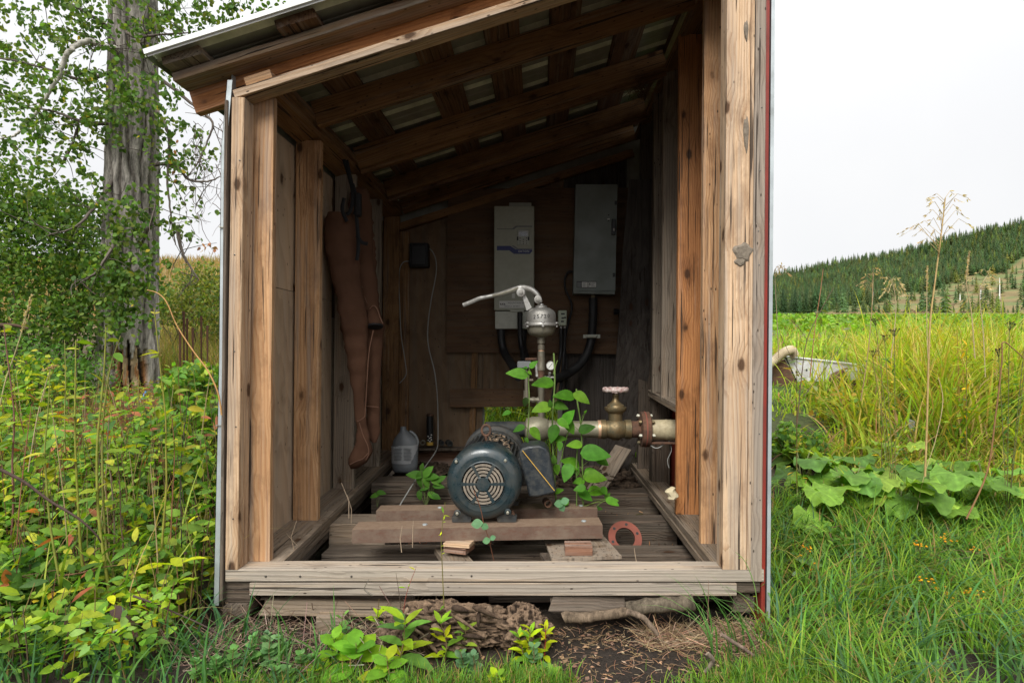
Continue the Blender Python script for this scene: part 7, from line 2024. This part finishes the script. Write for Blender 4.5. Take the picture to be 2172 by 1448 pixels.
# ================================================================== ground in front of the sill
# rotten root burl
def lump(name, c, rad, seed, mat, colr, label, cat, amp=.35, group=None, res=64, fs_=3.0):
    th_ = np.linspace(.001, math.pi - .001, res); ph = np.linspace(0, 2 * math.pi, res * 2, endpoint=False); T, Ph = np.meshgrid(th_, ph, indexing='ij')
    n_ = np.stack([np.sin(T) * np.cos(Ph), np.sin(T) * np.sin(Ph), np.cos(T)], -1)
    f = fbm(n_[..., 0] * fs_ + seed, n_[..., 1] * fs_, n_[..., 2] * fs_, seed, 5); g_ = 1 - np.abs(2 * fbm(n_[..., 0] * fs_ * 2.4 + 9, n_[..., 1] * fs_ * 2.4, n_[..., 2] * fs_ * 2.4, seed + 3, 4) - 1)
    rr = 1 + amp * (f - .5) * 2 + amp * .55 * (g_ - .7)
    V = n_ * rr[..., None] * np.array(rad) + np.array(tuple(c))
    R0, C0 = T.shape; i = (np.arange(R0 - 1)[:, None] * C0 + np.arange(C0)[None]).ravel(); j = (np.arange(R0 - 1)[:, None] * C0 + (np.arange(C0)[None] + 1) % C0).ravel()
    cc = np.array(colr[0]) * (1 - sstep(.66, .93, g_))[..., None] + np.array(colr[1]) * sstep(.66, .93, g_)[..., None]
    o = quick(name, V.reshape(-1, 3), np.stack([i, i + C0, j + C0, j], 1), mat, None, col=cc.reshape(-1, 3), smooth=False)
    return tag(o, label, cat, group)
RC = [(.028, .018, .012), (.20, .135, .088)]
st_ = lump('root_stump', P(950, 1328, 2.50), (.26, .13, .085), 3, M_bark, RC, "rotten gnarled root stump lying below the middle of the sill", 'root stump', .5, res=110, fs_=3.4)
lump('root_stump', P(1115, 1332, 2.46), (.11, .09, .085), 8, M_bark, RC, "smaller knobbly piece of root right of the big stump", 'root stump', .6, res=80, fs_=2.4)
lump('root_stump', P(852, 1345, 2.40), (.075, .06, .07), 14, M_bark, [(.05, .035, .025), (.15, .10, .07)], "dark crumbling root knob at the left end of the big stump", 'root stump', .6, res=60)
for k in range(34):
    G = Geo(); c0 = P(r.uniform(835, 1060), r.uniform(1290, 1372), 2.36 + r.uniform(-.02, .06)); a_ = r.normal() * .5 + (0 if r.random() < .6 else 1.3); L_ = r.uniform(.04, .15)
    dv = Vector((math.cos(a_), r.normal() * .3, -abs(math.sin(a_)) * .8 + r.normal() * .1)) * L_
    rr_ = r.uniform(.005, .015)
    G.tube(spline([c0 - dv * .5, c0 + Vector((0, -.01, .008)), c0 + dv * .5], 4), [rr_ * q_ for q_ in (.5, .9, 1.1, 1.2, 1.2, 1.1, .9, .6, .3)], [(.17, .115, .075), (.09, .06, .04), (.24, .17, .115), (.06, .04, .028)][k % 4], 5)
    G.build('root', M_bark, st_)
def log(pts, d, r0, r1, col, label, n=10, name='log'):
    pp = spline(track(pts, d), 6); G = Geo(); m = len(pp); G.tube([p + Vector(tuple(r.normal(size=3) * r0 * .07)) for p in pp], [(r0 + (r1 - r0) * i / (m - 1)) * r.uniform(.93, 1.07) for i in range(m)], col, n)
    mm = len(G.V[0]); e = np.array(G.V[0][:n].mean(0)); e2 = G.V[0][-n:].mean(0)
    G.add(np.vstack([G.V[0][:n], e]), [np.array([[i, (i + 1) % n, n] for i in range(n)])], np.array(col) * 1.7)
    G.add(np.vstack([G.V[0][-n:], e2]), [np.array([[(i + 1) % n, i, n] for i in range(n)])], np.array(col) * 1.5)
    return tag(G.build(name, M_bark), label, 'log' if name == 'log' else 'stick')
log([(1195, 1308), (1250, 1308), (1330, 1297)], 2.46, .024, .020, (.17, .125, .085), "short cut log with a pale sawn end lying on the mud")
log([(1330, 1291), (1400, 1283), (1470, 1278)], 2.56, .030, .036, (.13, .105, .075), "grey log with a splintered right end under the sill")
log([(1330, 1297), (1365, 1310), (1395, 1345)], 2.4, .014, .010, (.19, .14, .10), "crooked stick reaching out from the cut log over the mud", name='stick')
log([(1530, 1345), (1570, 1370), (1600, 1390)], 2.3, .009, .006, (.18, .13, .10), "brown stick lying in the litter at the right front corner", name='stick')
log([(1500, 1385), (1512, 1400), (1495, 1425)], 2.2, .010, .007, (.2, .16, .12), "short grey stick stub at the bottom of the photo", name='stick')
tag(board('fallen_plank', P(1170, 1278, 2.60), P(1330, 1278, 2.62), .09, .02, (0, .8, .6), W_rot, None, free=True, rag=.02), "splintered dark plank end sticking out under the sill", 'plank')
tag(board('fallen_plank', P(560, 1285, 2.66), P(880, 1290, 2.68), .075, .03, (0, 0, 1), W_plank, None, free=True, rag=.02), "grey old board lying under the left half of the sill", 'plank')
tag(board('wood_block', P(676, 1322, 2.6), P(735, 1322, 2.6), .09, .06, (0, 0, 1), W_plank, None, free=True), "square block propping the shed under the left half of the sill", 'wood block')
def litter(name, n, xs, ys, L, rad, cols, label, dz=.004, up=.12, mat=None):
    G = Geo(); x = r.uniform(*xs, n); y = ys[0] + (ys[1] - ys[0]) * r.random(n); z = H(x, y)
    cc = pal(n, r, cols, .25)
    for i in range(n):
        a = r.uniform(0, 6.28); l_ = r.uniform(*L) / 2; c = Vector((x[i], y[i], z[i] + dz + abs(r.normal()) * .006)); d_ = Vector((math.cos(a), math.sin(a), r.normal() * up)) * l_
        b = Vector((-d_.y, d_.x, abs(r.normal()) * .01)) * .15
        G.tube([c - d_, c + b, c + d_], [rad * r.uniform(.6, 1.2)] * 3, cc[i], 3)
    return tag(G.build(name, mat or M_twig), label, 'litter', kind='stuff')
for (p_, rd_, sd__, lb__) in (((.45, 4.55, .18), (.30, .18, .13), 21, "heap of dark rubble and soil under the pipe line"), ((-.95, 4.75, .22), (.22, .2, .10), 27, "low dark heap of soil beside the jug"), ((.62, 3.95, .02), (.18, .14, .07), 33, "small dark clod of soil between the floor timbers on the right")):
    lump('soil_heap', p_, rd_, sd__, M_bark, [(.03, .022, .016), (.10, .07, .048)], lb__, 'soil heap', .55, res=50, fs_=4)
litter('leaf_litter', 420, (-1.1, .85), (3.6, 5.0), (.02, .10), .004, [(.20, .10, .06), (.26, .15, .08), (.12, .08, .05)], "dead brown leaves strewn on the soil at the back of the shed", up=.3, dz=.06)
# straw and twig litter
litter('straw_litter', 750, (.05, 1.0), (2.05, 2.66), (.015, .07), .0011, [(.34, .24, .15), (.26, .17, .10), (.18, .11, .07)], "chopped straw and twig litter scattered over the dark mud")
litter('straw_litter', 800, (.45, 1.05), (2.40, 2.66), (.06, .22), .0016, [(.28, .19, .12), (.22, .15, .10), (.34, .26, .17)], "matted dry stalks under the right half of the sill", up=.35)
litter('twig_litter', 700, (-1.5, -.5), (2.2, 2.75), (.08, .30), .0017, [(.22, .165, .12), (.16, .11, .08), (.28, .22, .17)], "tangle of dead grey brown twigs under the left half of the sill", up=.55)
litter('twig_litter', 500, (-1.25, .85), (2.75, 5.0), (.03, .18), .0015, [(.22, .165, .12), (.14, .09, .06), (.30, .22, .15)], "dry twigs and crumbs on the earth between the floor timbers", up=.2)
# bark chips
G = Geo(); n = 900; x = r.uniform(-.9, 1.0, n); y = r.uniform(2.05, 2.62, n); z = H(x, y) + .004
G.add(*inst(T_dia, np.stack([x, y, z], 1), unit(np.stack([r.normal(size=n), r.normal(size=n), r.normal(0, .2, n)], 1)), unit(np.stack([r.normal(0, .3, n), r.normal(0, .3, n), np.ones(n)], 1)), r.uniform(.008, .032, n), pal(n, r, [(.25, .16, .10), (.14, .09, .06), (.32, .24, .16), (.10, .07, .05)]), 1.2))
tag(G.build('bark_chips', M_twig), "small bark chips and dead leaf bits on the soil below the sill", 'litter', kind='stuff')

# weeds in front of the sill
def weed(u, v, d, h, n, ls, cols, label, name='weed', tpl=T_wil8, wsc=1.0, stemc=(.16, .11, .05), up=.25, group='young weeds in front of the sill', nst=1, sprd=.02):
    if group: h *= 1.35; ls *= 1.3
    b = P(u, v, d); zb = float(H(b.x, b.y)); base = Vector((b.x, b.y, zb))
    t = thing(name, base, label, 'weed', group); S, G = Geo(), Geo()
    for s_ in range(nst):
        lean = Vector((r.normal() * .12, r.normal() * .08 - .05, 1)).normalized(); hh = h * r.uniform(.75, 1.1)
        b0 = base + Vector((r.normal() * sprd, r.normal() * sprd, 0))
        pp = spline([b0, b0 + lean * hh * .5 + Vector((r.normal() * .008, 0, 0)), b0 + lean * hh], 5)
        S.tube(pp, [.0032 - .002 * i / len(pp) for i in range(len(pp))], stemc, 5)
        k = np.sort(.2 + .8 * r.random(n)); pos = np.array([tuple(pp[int(q * (len(pp) - 1))]) for q in k])
        a = np.arange(n) * 2.4 + r.uniform(0, 6); el = up + (k * .9)
        dr = np.stack([np.cos(a), np.sin(a), el * 1.1 - .2], 1)
        G.add(*inst(tpl, pos, unit(dr), unit(np.stack([-np.cos(a) * .3, -np.sin(a) * .3 - .25, np.ones(n)], 1)), ls * (1.15 - .55 * k) * r.uniform(.8, 1.15, n), pal(n, r, cols, .12), wsc))
    S.build('stem', M_stem, t, True); G.build('foliage', M_leaf, t, True)
BY = [(.20, .33, .035), (.30, .40, .035), (.14, .27, .04), (.38, .42, .03)]
weed(868, 1375, 2.33, .14, 13, .125, [(.12, .24, .05), (.10, .20, .06), (.24, .34, .04), (.34, .38, .03)], "weed with long drooping mottled leaves before the big root stump", up=.1)
weed(938, 1352, 2.36, .13, 14, .075, BY, "weed with bright yellow green leaves over the middle of the stump")
weed(1000, 1362, 2.36, .10, 10, .065, [(.14, .26, .05), (.22, .32, .05)], "small weed with narrow green leaves right of the bright one")
weed(1118, 1345, 2.34, .11, 16, .06, BY, "bright yellow green shoot with narrow leaves before the small root", nst=2)
weed(1150, 1330, 2.34, .14, 12, .055, [(.42, .44, .03), (.34, .40, .03)], "yellow leaved shoot with a red stem right of the bright one", stemc=(.28, .03, .03))
weed(760, 1400, 2.24, .10, 9, .105, [(.14, .30, .04), (.22, .36, .04), (.12, .25, .04)], "plant with broad rounded bright leaves left of the stump", tpl=T_rd, wsc=.9, up=.05)
weed(700, 1390, 2.26, .08, 8, .10, [(.16, .32, .04), (.24, .38, .04)], "plant with broad rounded leaves furthest left before the twig tangle", tpl=T_rd, wsc=.85, up=.05)
weed(820, 1410, 2.2, .08, 8, .085, [(.14, .28, .04), (.30, .36, .04)], "low plant with oval green leaves at the bottom below the stump", tpl=T_rd, wsc=.8, up=.05)
weed(985, 1395, 2.24, .09, 14, .035, [(.13, .22, .11), (.11, .20, .10)], "grey green snowberry sprig in the grass right of the stump", tpl=T_rd, nst=2)
weed(1135, 1378, 2.28, .07, 10, .042, [(.14, .25, .12), (.12, .22, .10)], "grey green sprig with round leaves at the edge of the mud", tpl=T_rd)
weed(1205, 1420, 2.2, .035, 12, .055, [(.22, .36, .07), (.18, .30, .06)], "pale green dandelion like rosette on the mud", tpl=leaf_tpl(9, .22, serr=.4, fold=.03, droop=.1), up=-.1)
weed(560, 1375, 2.3, .10, 16, .036, [(.14, .25, .12), (.16, .28, .12)], "grey green sprig with paired round leaves below the shed's left corner", tpl=T_rd, nst=3, sprd=.04)
weed(610, 1420, 2.2, .08, 18, .032, [(.14, .26, .10), (.12, .24, .07)], "small leaved green sprig at the bottom left of the sill", tpl=T_rd, nst=4, sprd=.06)
weed(500, 1430, 2.2, .08, 18, .034, [(.13, .26, .09), (.12, .24, .07)], "small leaved green sprig at the bottom below the shed corner", tpl=T_rd, nst=4, sprd=.06)
weed(730, 1330, 2.44, .12, 9, .04, [(.14, .25, .11), (.16, .30, .08)], "round leaved sprig standing against the old board under the sill", tpl=T_rd)
weed(800, 1310, 2.46, .13, 7, .05, BY, "thin weed with narrow pale leaves in front of the lower sill board")
weed(1060, 1440, 2.12, .05, 8, .04, BY, "tiny bright green seedling at the bottom edge left of the mud", tpl=T_rd)
weed(2110, 1090, 3.0, .22, 9, .09, GL + YL[:1], "upright green seedling with pointed leaves in front of the right burdock", tpl=T_ov4, group=None)
weed(1700, 1120, 3.0, .20, 7, .11, [(.18, .24, .17), (.12, .20, .08)], "seedling with large pale grey backed leaves beside the corner trim", tpl=T_ov4, wsc=1.1, group=None, up=-.1)
# tall thin shoots standing in front of the sill
for (pt, d, rd, c, nl_, lab) in [([(945, 1345), (941, 1270), (938, 1200), (936, 1140), (944, 1065)], 2.42, .003, (.15, .13, .04), 12, "tall slender shoot with tiny leaves crossing the sill left of centre"),
    ([(855, 1340), (848, 1270), (840, 1215)], 2.44, .0022, (.07, .05, .035), 2, "thin dark twig in front of the sill, left of the slender shoot"),
    ([(852, 1330), (862, 1260), (882, 1205)], 2.44, .0022, (.22, .06, .04), 2, "thin red twig leaning right in front of the sill"),
    ([(790, 1262), (775, 1252), (773, 1246), (782, 1228)], 2.5, .0042, (.16, .14, .11), 0, "grey forked twig end resting against the sill"),
    ([(1608, 1300), (1600, 1240), (1580, 1190), (1560, 1170)], 2.45, .0025, (.14, .24, .06), 3, "green grass shoot leaning left across the sill's right end"),
    ([(1500, 1350), (1502, 1290), (1503, 1230)], 2.42, .002, (.2, .12, .08), 0, "thin reddish twig standing before the right end of the sill")]:
    leafy('shoot', track(pt, d), rd, c, nl_, BY, lab, 'shoot', 'thin shoots in front of the sill', lsize=(.015, .035), tpl=T_wil, ls0=.05)
# long blades over the right end of the sill
G = Geo(); n = 46; x = r.uniform(.72, 1.1, n); y = r.uniform(2.3, 2.52, n)
blades(G, x, y, .16 + .24 * r.random(n), .006 + .003 * r.random(n), r.uniform(1.8, 4.4, n), .4 + .6 * r.random(n), pal(n, r, [(.08, .18, .05), (.10, .21, .06)]), 7)
tag(G.build('grass', M_grass), "long grass blades leaning over the right end of the sill", 'grass', kind='stuff')
# short dry stems inside behind the sill
for k_, (u, v, d, h) in enumerate(((625, 1150, 2.85, .16), (630, 1160, 2.9, .12), (852, 1150, 2.9, .14), (740, 1080, 3.2, .2), (745, 1090, 3.25, .16), (1350, 1170, 2.85, .07), (875, 1140, 3.0, .14))):
    p = P(u, v, d); G = Geo(); zb = p.z - .05
    G.tube([Vector((p.x, p.y, zb)), Vector((p.x + r.normal() * .006, p.y, zb + h * .5)), Vector((p.x + r.normal() * .02, p.y, zb + h))], [.003, .0024, .0016], (.34, .26, .18), 5)
    tag(G.build('dry_stem', M_twig, None, True), ["dry stem by the left floor plate, the left one of a crossing pair", "dry stem by the left floor plate, the right one of a crossing pair", "dry stem rising before the front steel beam's left half", "dry stem at the left end of the front steel beam", "thinner dry stem just right of the one at the beam's left end", "lone pale dry stem standing by the right floor plate", "dry stem just left of the slanting plank under the beam"][k_], 'dry stem', 'dry stems on the shed floor')
